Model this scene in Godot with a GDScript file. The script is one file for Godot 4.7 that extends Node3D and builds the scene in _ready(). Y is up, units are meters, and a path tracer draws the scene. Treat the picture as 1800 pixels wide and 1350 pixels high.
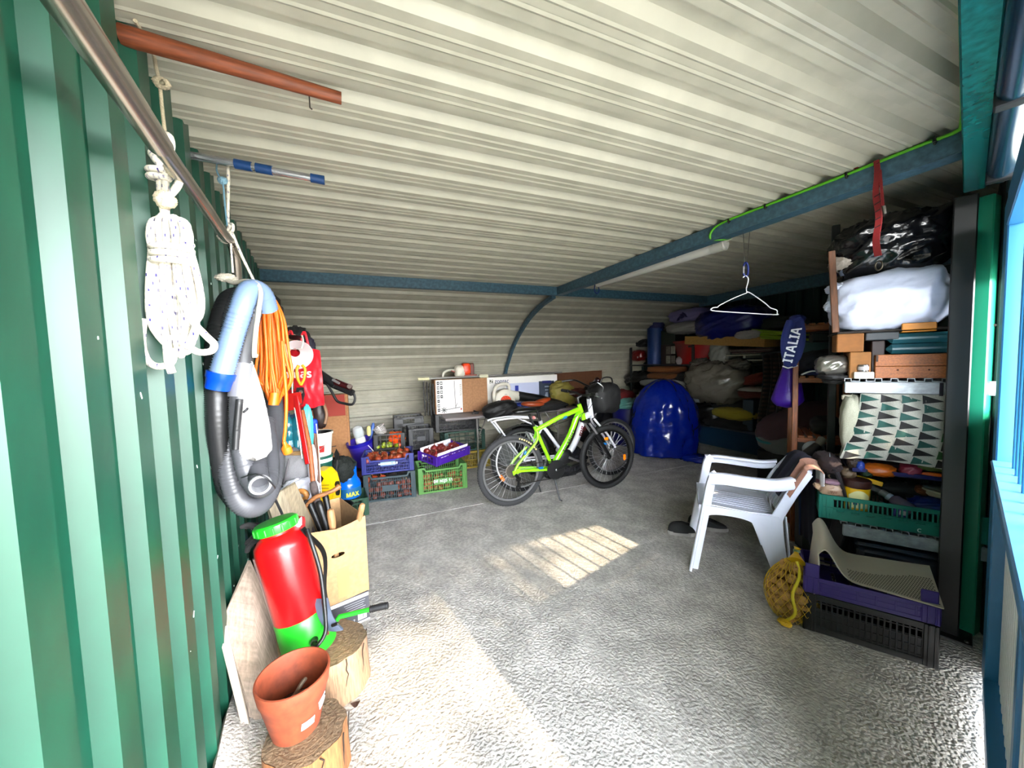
extends Node3D
# An open-fronted metal store shed. Metres, y up, the camera stands in the doorway at x = 0, z = 0.

var org := Vector3.ZERO      # what mesh builders subtract: the base of the thing being built
var mats := {}
var texs := {}
var used := {}
var fonts := {}


class B:
	# collects triangles with smoothing groups; faces are given counter-clockwise seen from outside
	var v := PackedVector3Array()
	var g := PackedInt32Array()
	var n := 0
	var o := Vector3.ZERO
	func _init(origin := Vector3.ZERO): o = origin
	func tri(a: Vector3, b: Vector3, c: Vector3, s := -1):
		v.append(a - o); v.append(c - o); v.append(b - o); g.append(s)
	func quad(a: Vector3, b: Vector3, c: Vector3, d: Vector3, s := -1):
		tri(a, b, c, s); tri(a, c, d, s)
	func box(c: Vector3, s: Vector3, r := 0.004, q := Basis()) -> B:
		# a box with chamfered edges
		var h := s * 0.5
		r = minf(r, minf(h.x, minf(h.y, h.z)) * 0.95)
		var p := {}
		for i in 8:
			var e := Vector3(1 if i & 1 else -1, 1 if i & 2 else -1, 1 if i & 4 else -1)
			for k in 3:
				var w := Vector3(h.x - r, h.y - r, h.z - r)
				w[k] = h[k]
				p[i * 3 + k] = c + q * (w * e)
		for k in 3:
			var a := (k + 1) % 3
			var b := (k + 2) % 3
			for sgn in 2:
				var i0: int = sgn << k
				var i1 := i0 | (1 << a)
				var i2 := i1 | (1 << b)
				var i3 := i0 | (1 << b)
				if sgn: quad(p[i0 * 3 + k], p[i1 * 3 + k], p[i2 * 3 + k], p[i3 * 3 + k])
				else: quad(p[i0 * 3 + k], p[i3 * 3 + k], p[i2 * 3 + k], p[i1 * 3 + k])
			for m in 4:
				var j: int = ((m & 1) << a) | ((m >> 1) << b)
				var j2 := j | (1 << k)
				if ((m & 1) == 1) == ((m >> 1) == 1): quad(p[j * 3 + a], p[j * 3 + b], p[j2 * 3 + b], p[j2 * 3 + a])
				else: quad(p[j * 3 + b], p[j * 3 + a], p[j2 * 3 + a], p[j2 * 3 + b])
		for i in 8:
			var odd := ((i & 1) + ((i >> 1) & 1) + ((i >> 2) & 1)) % 2
			if odd: tri(p[i * 3], p[i * 3 + 1], p[i * 3 + 2])
			else: tri(p[i * 3], p[i * 3 + 2], p[i * 3 + 1])
		return self
	func bar(a: Vector3, b: Vector3, w: float, t: float, up := Vector3.UP, r := 0.003) -> B:
		# a rectangular bar from a to b, w across, t along up
		var z := (b - a).normalized()
		if absf(z.dot(up)) > 0.95: up = Vector3.RIGHT
		var x := up.cross(z).normalized()
		return box((a + b) * 0.5, Vector3(w, t, a.distance_to(b)), r, Basis(x, z.cross(x), z))
	func tube(pts: Array, rad, sides := 8, closed := false, caps := true) -> B:
		var m := pts.size()
		var up := Vector3.UP
		var rings := []
		var px := Vector3.ZERO
		n += 2
		for i in m:
			var t: Vector3
			if closed: t = (pts[(i + 1) % m] - pts[(i + m - 1) % m])
			else: t = pts[mini(i + 1, m - 1)] - pts[maxi(i - 1, 0)]
			t = t.normalized() if t.length() > 1e-7 else Vector3.FORWARD
			if px == Vector3.ZERO: px = (up if absf(t.dot(up)) < 0.9 else Vector3.RIGHT).cross(t).normalized()
			else: px = (px - t * px.dot(t)).normalized()
			var py := t.cross(px)
			var r: float = rad[i] if rad is Array else rad
			var ring := []
			for k in sides:
				var a := TAU * k / sides
				ring.append(pts[i] + (px * cos(a) + py * sin(a)) * r)
			rings.append(ring)
		for i in (m if closed else m - 1):
			var ra = rings[i]
			var rb = rings[(i + 1) % m]
			var sh := 0
			if closed and i == m - 1:
				var best := 1e9
				for k in sides:
					var d: float = ra[0].distance_to(rb[k])
					if d < best: best = d; sh = k
			for k in sides:
				var k2 := (k + 1) % sides
				quad(ra[k], ra[k2], rb[(k2 + sh) % sides], rb[(k + sh) % sides], n)
		if caps and not closed:
			for k in range(1, sides - 1):
				tri(rings[0][0], rings[0][k + 1], rings[0][k])
				tri(rings[m - 1][0], rings[m - 1][k], rings[m - 1][k + 1])
		return self
	func lathe(prof: Array, seg := 24, xf := Transform3D(), sharp := 0.6) -> B:
		# prof: Vector2(radius, height) from bottom to top, outside first
		n += 2
		for i in prof.size() - 1:
			if i > 0:
				var d0: Vector2 = (prof[i] - prof[i - 1]).normalized()
				var d1: Vector2 = (prof[i + 1] - prof[i]).normalized()
				if absf(d0.angle_to(d1)) > sharp: n += 1
			for k in seg:
				var a := TAU * k / seg
				var b := TAU * (k + 1) / seg
				var p0: Vector2 = prof[i]
				var p1: Vector2 = prof[i + 1]
				var w := xf * Vector3(p0.x * cos(a), p0.y, -p0.x * sin(a))
				var x := xf * Vector3(p0.x * cos(b), p0.y, -p0.x * sin(b))
				var y := xf * Vector3(p1.x * cos(b), p1.y, -p1.x * sin(b))
				var z := xf * Vector3(p1.x * cos(a), p1.y, -p1.x * sin(a))
				if p0.x < 1e-6: tri(w, y, z, n)
				elif p1.x < 1e-6: tri(w, x, y, n)
				else: quad(w, x, y, z, n)
		return self
	func grid(f: Callable, nu: int, nv: int, wrap_u := false) -> B:
		n += 2
		var p := []
		for j in nv + 1:
			for i in nu + 1:
				p.append(f.call(float(i) / nu if not (wrap_u and i == nu) else 0.0, float(j) / nv))
		for j in nv:
			for i in nu:
				var a := j * (nu + 1) + i
				quad(p[a], p[a + 1], p[a + nu + 2], p[a + nu + 1], n)
		return self
	func sheet(f: Callable, nu: int, nv: int, th := 0.003) -> B:
		# a cloth or plate of real thickness over the surface f(u, v)
		var p := []
		var q := []
		for j in nv + 1:
			for i in nu + 1:
				p.append(f.call(float(i) / nu, float(j) / nv))
		for j in nv + 1:
			for i in nu + 1:
				var du: Vector3 = p[j * (nu + 1) + mini(i + 1, nu)] - p[j * (nu + 1) + maxi(i - 1, 0)]
				var dv: Vector3 = p[mini(j + 1, nv) * (nu + 1) + i] - p[maxi(j - 1, 0) * (nu + 1) + i]
				q.append(p[j * (nu + 1) + i] - du.cross(dv).normalized() * th)
		n += 2
		for j in nv:
			for i in nu:
				var a := j * (nu + 1) + i
				quad(p[a], p[a + 1], p[a + nu + 2], p[a + nu + 1], n)
				quad(q[a], q[a + nu + 1], q[a + nu + 2], q[a + 1], n + 1)
		n += 1
		for i in nu:
			var b := nv * (nu + 1) + i
			quad(q[i], q[i + 1], p[i + 1], p[i])
			quad(p[b], p[b + 1], q[b + 1], q[b])
		for j in nv:
			var a := j * (nu + 1)
			var b := a + nu
			quad(p[a], p[a + nu + 1], q[a + nu + 1], q[a])
			quad(q[b], q[b + nu + 1], p[b + nu + 1], p[b])
		return self
	func blob(c: Vector3, r: Vector3, amp := 0.1, freq := 1.5, rs := 1, pw := 2.0, q := Basis(), nu := 36, nv := 22, ridged := true) -> B:
		# a soft bag or bundle: a rounded box (pw > 2) or ellipsoid with folds
		var f := FastNoiseLite.new()
		f.seed = rs; f.frequency = freq; f.noise_type = FastNoiseLite.TYPE_SIMPLEX
		f.fractal_type = FastNoiseLite.FRACTAL_RIDGED if ridged else FastNoiseLite.FRACTAL_FBM
		f.fractal_octaves = 3
		return grid(func(u, w):
			var a: float = u * TAU
			var b: float = (w - 0.5) * PI
			var d := Vector3(cos(b) * cos(a), sin(b), -cos(b) * sin(a))
			var k := pow(pow(absf(d.x), pw) + pow(absf(d.y), pw) + pow(absf(d.z), pw), -1.0 / pw)
			k *= 1.0 + amp * f.get_noise_3dv(d)
			return c + q * (d * k * r), nu, nv, true)
	func sweep(pts: Array, prof: Array, up := Vector3.UP, k := []) -> B:
		# a closed outline (x across, y along up) carried along a path; k scales it
		n += 2
		var rings := []
		for i in pts.size():
			var t: Vector3 = (pts[mini(i + 1, pts.size() - 1)] - pts[maxi(i - 1, 0)]).normalized()
			var x := up.cross(t).normalized()
			var y := t.cross(x)
			var f: float = k[i] if k.size() else 1.0
			rings.append(prof.map(func(p): return pts[i] + (x * p.x + y * p.y) * f))
		var m := prof.size()
		for i in pts.size() - 1:
			for j in m: quad(rings[i][j], rings[i][(j + 1) % m], rings[i + 1][(j + 1) % m], rings[i + 1][j], n)
		for j in range(1, m - 1):
			tri(rings[0][0], rings[0][j + 1], rings[0][j])
			tri(rings[-1][0], rings[-1][j], rings[-1][j + 1])
		return self
	func extrude(poly: PackedVector2Array, depth: float, xf := Transform3D()) -> B:
		# a flat outline (counter-clockwise) given thickness along +z of xf
		if Geometry2D.is_polygon_clockwise(poly): poly.reverse()
		var ix := Geometry2D.triangulate_polygon(poly)
		for i in range(0, ix.size(), 3):
			var a := poly[ix[i]]
			var b := poly[ix[i + 1]]
			var c := poly[ix[i + 2]]
			if (b - a).cross(c - a) < 0.0:
				var t := b
				b = c; c = t
			tri(xf * Vector3(a.x, a.y, depth), xf * Vector3(b.x, b.y, depth), xf * Vector3(c.x, c.y, depth))
			tri(xf * Vector3(a.x, a.y, 0), xf * Vector3(c.x, c.y, 0), xf * Vector3(b.x, b.y, 0))
		for i in poly.size():
			var a := poly[i]
			var b := poly[(i + 1) % poly.size()]
			quad(xf * Vector3(a.x, a.y, 0), xf * Vector3(b.x, b.y, 0), xf * Vector3(b.x, b.y, depth), xf * Vector3(a.x, a.y, depth))
		return self
	func ball(c: Vector3, r: Vector3, nu := 14, nv := 9) -> B:
		return grid(func(u, w):
			var a: float = u * TAU
			var b: float = (w - 0.5) * PI
			return c + Vector3(r.x * cos(b) * cos(a), r.y * sin(b), -r.z * cos(b) * sin(a)), nu, nv, true)
	func commit() -> ArrayMesh:
		var st := SurfaceTool.new()
		st.begin(Mesh.PRIMITIVE_TRIANGLES)
		for t in g.size():
			st.set_smooth_group(g[t])
			for k in 3: st.add_vertex(v[t * 3 + k])
		st.generate_normals()
		st.index()
		return st.commit()
	func base() -> Vector3:
		var lo := v[0]
		var hi := v[0]
		for p in v:
			lo = lo.min(p); hi = hi.max(p)
		return Vector3((lo.x + hi.x) * 0.5, lo.y, (lo.z + hi.z) * 0.5)


func nb() -> B: return B.new(org)

func noise_tex(key: String, freq: float, lo: float, hi: float, size := 512, type := FastNoiseLite.TYPE_SIMPLEX, oct := 4, rs := 1) -> Texture2D:
	if not texs.has(key):
		var f := FastNoiseLite.new()
		f.seed = rs; f.frequency = freq; f.noise_type = type; f.fractal_octaves = oct
		var r := Gradient.new()
		r.set_color(0, Color(lo, lo, lo)); r.set_color(1, Color(hi, hi, hi))
		var t := NoiseTexture2D.new()
		t.width = size; t.height = size; t.seamless = true; t.noise = f; t.color_ramp = r
		texs[key] = t
	return texs[key]

func mat(c: Color, rough := 0.6, metal := 0.0, kind := "", more := {}) -> StandardMaterial3D:
	# kind: "" plain, "dusty" mottled, "cloth" woven, "wood" grained along x / y / z by more.along, "card" paper board
	var key := "%s|%s|%s|%s|%s" % [c, rough, metal, kind, more]
	if mats.has(key): return mats[key]
	var m := StandardMaterial3D.new()
	m.albedo_color = c; m.roughness = rough; m.metallic = metal
	m.uv1_triplanar = kind != ""
	match kind:
		"dusty":
			m.albedo_texture = noise_tex("dusty", 0.02, 0.72, 1.0)
			m.uv1_scale = Vector3.ONE * 2.2
		"cloth":
			m.albedo_texture = noise_tex("cloth", 0.05, 0.78, 1.0)
			m.uv1_scale = Vector3.ONE * 6.0
			m.heightmap_enabled = true; m.heightmap_texture = noise_tex("weave", 0.2, 0.0, 1.0, 256); m.heightmap_scale = 0.15
			m.rim_enabled = true; m.rim = 0.25; m.rim_tint = 0.6
		"wood":
			m.albedo_texture = noise_tex("grain", 0.02, 0.62, 1.0, 512, FastNoiseLite.TYPE_SIMPLEX, 5, 4)
			var s := Vector3(14, 14, 14)
			s["xyz".find(more.get("along", "y"))] = 1.3
			m.uv1_scale = s * more.get("grain", 0.6)
		"card":
			m.albedo_texture = noise_tex("card", 0.03, 0.86, 1.0)
			m.uv1_scale = Vector3(1.5, 1.5, 1.5)
		"rough":
			m.albedo_texture = noise_tex("dusty", 0.02, 0.72, 1.0)
			m.uv1_scale = Vector3.ONE * 3.0
			m.heightmap_enabled = true; m.heightmap_texture = noise_tex("bumps", 0.04, 0.0, 1.0); m.heightmap_scale = more.get("bump", 0.5)
		"film":
			m.heightmap_enabled = true; m.heightmap_texture = noise_tex("creases", 0.012, 0.0, 1.0, 512, FastNoiseLite.TYPE_CELLULAR, 3, 9); m.heightmap_scale = more.get("bump", 1.0)
			m.uv1_scale = Vector3.ONE * more.get("scale", 1.3)
	if more.has("clear"): m.clearcoat_enabled = true; m.clearcoat = more.clear; m.clearcoat_roughness = 0.25
	if more.has("back"): m.backlight_enabled = true; m.backlight = more.back
	if more.has("alpha"):
		m.transparency = BaseMaterial3D.TRANSPARENCY_ALPHA; m.albedo_color.a = more.alpha
	mats[key] = m
	return m

func numbered(called: String) -> String:
	used[called] = used.get(called, -1) + 1
	return called if used[called] == 0 else "%s_%03d" % [called, used[called]]

func metas(o: Node, label: String, category := "", group := "", kind := ""):
	if label: o.set_meta("label", label)
	if category: o.set_meta("category", category)
	if group: o.set_meta("group", group)
	if kind: o.set_meta("kind", kind)

func mi(called: String, b, m: Material, parent: Node) -> MeshInstance3D:
	var o := MeshInstance3D.new()
	o.name = called
	if b is B and b.o != org:        # built before its thing was: same place, new origin
		var shift: Vector3 = b.o - org
		for i in b.v.size(): b.v[i] += shift
		b.o = org
	o.mesh = b.commit() if b is B else b
	o.material_override = m
	o.cast_shadow = GeometryInstance3D.SHADOW_CASTING_SETTING_DOUBLE_SIDED
	parent.add_child(o, true)
	return o

# a thing with parts; its parts are built in world coordinates (org is set to its base)
func thing(called: String, label: String, category: String, at: Vector3, group := "", kind := "") -> Node3D:
	var o := Node3D.new()
	o.name = numbered(called)
	o.position = at
	add_child(o)
	metas(o, label, category, group, kind)
	org = at
	return o

# a thing with parts built in its own coordinates and turned into place
func local(called: String, label: String, category: String, at: Vector3, turn := Vector3.ZERO, group := "", kind := "") -> Node3D:
	var o := thing(called, label, category, at, group, kind)
	o.rotation = turn
	org = Vector3.ZERO
	return o

func part(called: String, b, m: Material, parent: Node) -> MeshInstance3D: return mi(called, b, m, parent)

# a thing that is one mesh, built in world coordinates and given its own base
func solid(called: String, label: String, category: String, b: B, m: Material, group := "", kind := "") -> MeshInstance3D:
	for i in b.v.size(): b.v[i] += b.o
	var at := b.base()
	for i in b.v.size(): b.v[i] -= at
	b.o = org
	var o := mi(numbered(called), b, m, self)
	o.position = at
	metas(o, label, category, group, kind)
	return o

func copy_of(o: Node3D, called: String, label: String, at: Vector3, turn := Vector3.ZERO, size := 1.0) -> Node3D:
	var c: Node3D = o.duplicate()
	c.name = numbered(called)
	add_child(c)
	c.position = at; c.rotation = turn; c.scale = Vector3.ONE * size
	if label: c.set_meta("label", label)
	return c

func text_part(called: String, s: String, height: float, m: Material, parent: Node, xf: Transform3D, font := "Droid Sans", depth := 0.001, bold := false) -> MeshInstance3D:
	var key := font + str(bold)
	if not fonts.has(key):
		var f := SystemFont.new()
		f.font_names = PackedStringArray([font]); f.font_weight = 700 if bold else 400
		fonts[key] = f
	var t := TextMesh.new()
	t.text = s; t.font = fonts[key]; t.font_size = 32; t.pixel_size = height / 24.0; t.depth = depth; t.curve_step = 1.0
	var o := mi(called, t, m, parent)
	o.transform = xf
	return o

func curve(pts: Array, per := 6, closed := false) -> Array:
	# a smooth path through the points (Catmull-Rom)
	var out := []
	var m := pts.size()
	for i in (m if closed else m - 1):
		var a: Vector3 = pts[(i - 1 + m) % m] if closed or i > 0 else pts[i]
		var b: Vector3 = pts[i]
		var c: Vector3 = pts[(i + 1) % m]
		var d: Vector3 = pts[(i + 2) % m] if closed or i + 2 < m else c
		for k in per:
			out.append(b.cubic_interpolate(c, a, d, float(k) / per))
	if not closed: out.append(pts[m - 1])
	return out

func yaw(deg: float) -> Basis: return Basis(Vector3.UP, deg_to_rad(deg))


func _ready():
	# ---- camera, sky, sun, exposure
	var cam := Camera3D.new()
	cam.name = "camera"
	cam.transform = Transform3D(Basis(Vector3(0.91922, -0.02874, 0.39270), Vector3(0.05015, 0.99776, -0.04435), Vector3(-0.39054, 0.06046, 0.91860)), Vector3(0, 1.4, 0))
	cam.fov = 92.52; cam.near = 0.02
	add_child(cam)
	cam.current = true
	var sky_mat := ProceduralSkyMaterial.new()
	sky_mat.sky_top_color = Color(0.74, 0.78, 0.84); sky_mat.sky_horizon_color = Color(0.95, 0.95, 0.94)
	sky_mat.ground_horizon_color = Color(0.62, 0.60, 0.55); sky_mat.ground_bottom_color = Color(0.45, 0.43, 0.40)
	sky_mat.sky_curve = 0.2; sky_mat.sky_energy_multiplier = 6.0; sky_mat.ground_energy_multiplier = 2.0
	var sky := Sky.new()
	sky.sky_material = sky_mat
	var env := Environment.new()
	env.background_mode = Environment.BG_SKY; env.sky = sky
	env.tonemap_mode = Environment.TONE_MAPPER_LINEAR; env.tonemap_exposure = 1.25
	env.sdfgi_enabled = true; env.ssao_enabled = true; env.ssil_enabled = true
	var we := WorldEnvironment.new()
	we.name = "environment"; we.environment = env
	add_child(we)
	var sun := DirectionalLight3D.new()
	sun.name = "sun"
	sun.light_color = Color(1.0, 0.93, 0.80); sun.light_energy = 3.6; sun.light_angular_distance = 0.53; sun.shadow_enabled = true
	sun.basis = Basis.looking_at(Vector3(-0.186, -0.614, -0.983).normalized(), Vector3.UP)
	add_child(sun)
	build_shell()
	build_front()
	build_steel()
	build_hanging()
	build_left_floor()
	build_left_back()
	build_crates()
	build_table()
	build_bikes()
	build_right_back()
	build_wood_shelf()
	build_rack()
	build_chair()
	build_overhead()


# ------------------------------------------------------------------ the shell
func rib(d: float, deep: float) -> float:
	# trapezoid rib of a roof sheet: distance from the middle of the rib -> height of the sheet above its pan
	d = absf(d)
	if d < 0.018: return deep
	if d < 0.040: return deep * (0.040 - d) / 0.022
	if absf(d - 0.080) < 0.007: return -0.0035
	return 0.0

func wall_x(z: float) -> float: return -0.383 + 0.098 * z

func build_shell():
	var floor_mat := mat(Color(0.80, 0.775, 0.74), 0.9, 0.0, "", {"floor": 1})
	floor_mat.uv1_triplanar = true; floor_mat.uv1_world_triplanar = true
	floor_mat.albedo_texture = noise_tex("concrete", 0.006, 0.80, 1.0, 1024, FastNoiseLite.TYPE_SIMPLEX, 6, 12)
	floor_mat.uv1_scale = Vector3.ONE * 0.55
	floor_mat.heightmap_enabled = true
	floor_mat.heightmap_texture = noise_tex("stipple", 0.085, 0.0, 1.0, 1024, FastNoiseLite.TYPE_SIMPLEX, 3, 5)
	floor_mat.heightmap_scale = 0.45
	floor_mat.detail_enabled = true; floor_mat.detail_blend_mode = BaseMaterial3D.BLEND_MODE_MUL
	floor_mat.detail_albedo = noise_tex("speck", 0.09, 0.80, 1.0, 512, FastNoiseLite.TYPE_SIMPLEX, 3, 21)
	floor_mat.uv2_triplanar = true; floor_mat.uv2_world_triplanar = true; floor_mat.uv2_scale = Vector3.ONE * 1.3
	org = Vector3.ZERO
	var fl := thing("floor", "rough brushed grey concrete floor slab with trowel texture", "", Vector3.ZERO, "", "structure")
	# three pours with thin joints between them
	var edges := [0.9, -3.42, -4.55, -6.2]
	for i in 3:
		var b := nb()
		var z0: float = edges[i] - (0.004 if i else 0.0)
		var z1: float = edges[i + 1] + 0.004
		var y0 := 0.0
		b.box(Vector3(2.3, -0.06, (z0 + z1) * 0.5), Vector3(6.4, 0.12, z0 - z1), 0.003)
		part("slab", b, floor_mat, fl)
	var j := nb()
	for z in [-3.42, -4.55]: j.box(Vector3(2.3, -0.07, z), Vector3(6.4, 0.125, 0.009), 0.0005)
	part("joint", j, mat(Color(0.35, 0.33, 0.30), 0.95), fl)
	# ground outside, in the sun
	org = Vector3.ZERO
	var gb := nb().box(Vector3(2, -0.16, 12.9), Vector3(40, 0.2, 24), 0.002)
	solid("ground", "pale paved yard outside the open front", "", gb, mat(Color(0.60, 0.57, 0.51), 0.9, 0.0, "rough"), "", "structure")

	# ceiling and curved back wall: sheets a metre wide, ribs every 0.2 m along the section
	var sheet_mat := mat(Color(0.70, 0.685, 0.615), 0.45, 0.0, "", {"roof": 1})
	sheet_mat.uv1_triplanar = true
	sheet_mat.albedo_texture = noise_tex("roofgrime", 0.010, 0.90, 1.0, 512, FastNoiseLite.TYPE_SIMPLEX, 5, 31)
	sheet_mat.uv1_scale = Vector3.ONE * 0.8
	var path := [Vector2(-1.2, 2.285), Vector2(3.9, 2.285), Vector2(4.22, 2.25), Vector2(4.50, 2.165), Vector2(4.74, 2.06), Vector2(5.02, 1.93), Vector2(5.24, 1.795), Vector2(5.44, 1.635), Vector2(5.61, 1.46), Vector2(5.74, 1.26), Vector2(5.82, 1.06), Vector2(5.86, 0.84), Vector2(5.88, 0.60), Vector2(5.88, -0.02)]
	# smooth the bend, then measure along it
	var c2 := Curve2D.new()
	for i in path.size():
		var t: Vector2 = (path[mini(i + 1, path.size() - 1)] - path[maxi(i - 1, 0)]) * 0.16
		if i < 2 or i > path.size() - 2: t = Vector2.ZERO
		c2.add_point(path[i], -t, t)
	c2.bake_interval = 0.004
	var total := c2.get_baked_length()
	var ceil_o := thing("ceiling", "cream ribbed metal roof sheets running flat overhead", "", Vector3.ZERO, "", "structure")
	var back_o := thing("wall_back", "cream ribbed metal sheets curving down as the back wall", "", Vector3.ZERO, "", "structure")
	var phase := 1.2 + 0.754            # distance along the section of one rib
	var offs := [-0.100, -0.088, -0.080, -0.072, -0.040, -0.018, 0.018, 0.040, 0.072, 0.080, 0.088]
	var first := -9
	for sh in range(0, 11):
		var k0 := first + sh * 5
		var prof := []
		for k in range(k0, k0 + 5):
			for of in offs:
				var s: float = phase + 0.2 * k + of
				if s < 0.0 or s > total: continue
				prof.append(prof_at(c2, s, rib(of, 0.028)))
		# the sheet laps over the next one by a finger's width
		var s_end: float = minf(phase + 0.2 * (k0 + 5) - 0.092, total)
		if s_end <= 0.0 or prof.size() < 2: continue
		prof.append(prof_at(c2, s_end, -0.0015))
		var x0 := -1.15
		var x1 := 5.45
		var b := nb()
		for i in prof.size() - 1:
			var p: Array = prof[i]
			var q: Array = prof[i + 1]
			var a0 := Vector3(x0, p[0].y, -p[0].x)
			var b0 := Vector3(x0, q[0].y, -q[0].x)
			var a1 := Vector3(x0, p[1].y, -p[1].x)
			var b1 := Vector3(x0, q[1].y, -q[1].x)
			var dx := Vector3(x1 - x0, 0, 0)
			b.quad(a0, b0, b0 + dx, a0 + dx)
			b.quad(a1, a1 + dx, b1 + dx, b1)
		part("roof_sheet" if s_end < 5.3 else "wall_sheet", b, sheet_mat, ceil_o if s_end < 5.3 else back_o)

	# left wall: green trapezoid sheets
	var green := mat(Color(0.035, 0.29, 0.21), 0.42, 0.0, "", {"leftwall": 1})
	green.uv1_triplanar = true
	green.albedo_texture = noise_tex("greendust", 0.012, 0.80, 1.0, 512, FastNoiseLite.TYPE_SIMPLEX, 5, 41)
	green.uv1_scale = Vector3(1.2, 0.5, 1.2)
	var left_o := thing("wall_left", "dark green trapezoid ribbed metal wall", "", Vector3.ZERO, "", "structure")
	var zs := []
	var z := 0.6
	for s in 7:
		var b := nb()
		for k in 5:
			var zc := 0.67 - 0.2 * (s * 5 + k)
			var prof := [[0.10, 0.0], [0.058, 0.0], [0.040, 0.032], [-0.040, 0.032], [-0.058, 0.0], [-0.10, 0.0]]
			for i in 5:
				var za: float = zc + prof[i][0]
				var zb: float = zc + prof[i + 1][0]
				var pa := Vector3(wall_x(za) + prof[i][1], 0, za)
				var pb := Vector3(wall_x(zb) + prof[i + 1][1], 0, zb)
				var up := Vector3(0, 2.31, 0)
				var dn := Vector3(0, -0.05, 0)
				b.quad(pa + dn, pa + up, pb + up, pb + dn)
				var o2 := Vector3(-0.012, 0, 0)
				b.quad(pa + dn + o2, pb + dn + o2, pb + up + o2, pa + up + o2)
		part("wall_sheet", b, green, left_o)
	# specks of white paint and scratches on the green sheets
	var fleck := nb()
	var rng := RandomNumberGenerator.new()
	rng.seed = 11
	for i in 60:
		var zz := rng.randf_range(-2.6, -0.7)
		var yy := rng.randf_range(0.15, 1.9)
		var loc := fposmod(0.67 - zz + 0.1, 0.2) - 0.1
		var xx := wall_x(zz) + (0.032 if absf(loc) < 0.038 else 0.0)
		if absf(loc) > 0.036 and absf(loc) < 0.06: continue
		var sz := rng.randf_range(0.002, 0.006)
		fleck.box(Vector3(xx + 0.0006, yy, zz), Vector3(0.001, sz * rng.randf_range(0.8, 3.0), sz * 0.6), 0.0002, Basis(Vector3.RIGHT, rng.randf_range(-1, 1)))
	for y in 7:
		var t := y / 6.0
		fleck.box(Vector3(wall_x(-1.06) + 0.0326, 0.20 + 0.16 * t, -1.06 - 0.016 * sin(t * 2.6)), Vector3(0.001, 0.018, 0.005 * (1.2 - t)), 0.0002, Basis(Vector3.RIGHT, 0.3 - 0.8 * t))
	part("paint_fleck", fleck, mat(Color(0.85, 0.92, 0.87), 0.6), left_o).set_meta("kind", "stuff")

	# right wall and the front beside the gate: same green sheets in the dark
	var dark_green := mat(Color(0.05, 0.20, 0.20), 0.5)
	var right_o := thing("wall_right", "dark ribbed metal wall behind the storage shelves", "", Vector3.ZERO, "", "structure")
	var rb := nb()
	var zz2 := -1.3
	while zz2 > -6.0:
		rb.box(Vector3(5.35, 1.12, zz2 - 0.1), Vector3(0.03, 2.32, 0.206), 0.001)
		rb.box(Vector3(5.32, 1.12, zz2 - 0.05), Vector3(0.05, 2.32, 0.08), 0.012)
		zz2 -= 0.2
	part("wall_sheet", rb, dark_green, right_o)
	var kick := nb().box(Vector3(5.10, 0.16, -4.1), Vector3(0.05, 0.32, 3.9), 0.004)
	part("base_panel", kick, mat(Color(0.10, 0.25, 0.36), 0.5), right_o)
	# white chunk of cement along the foot of the green wall
	var cb := nb()
	cb.sheet(func(u, w):
		var zc: float = -0.9 - 0.95 * u
		return Vector3(wall_x(zc) + 0.02 + 0.17 * w + 0.02 * sin(u * 19.0) * w, 0.075 * (1.0 - w) * (0.8 + 0.3 * sin(u * 11.0)) + 0.003, zc), 24, 5, 0.05)
	solid("trim_1", "broken pale cement fillet along the foot of the green wall", "", cb, mat(Color(0.74, 0.71, 0.68), 0.95, 0.0, "rough"), "", "structure")

func prof_at(c: Curve2D, s: float, h: float) -> Array:
	var p := c.sample_baked(s, true)
	var d := c.sample_baked(minf(s + 0.02, c.get_baked_length()), true) - c.sample_baked(maxf(s - 0.02, 0.0), true)
	d = d.normalized()
	var nrm := Vector2(-d.y, d.x)       # away from the room
	return [p + nrm * h, p + nrm * (h + 0.012)]


# ------------------------------------------------------------------ front: gate, posts, header
func gate_at(x: float, y: float, off := 0.0) -> Vector3:
	# a point in the plane of the gate; off is towards the room
	return Vector3(x - 0.273 * off, y, -0.58 - (x - 2.4) * 0.2843 - 0.962 * off)

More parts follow.
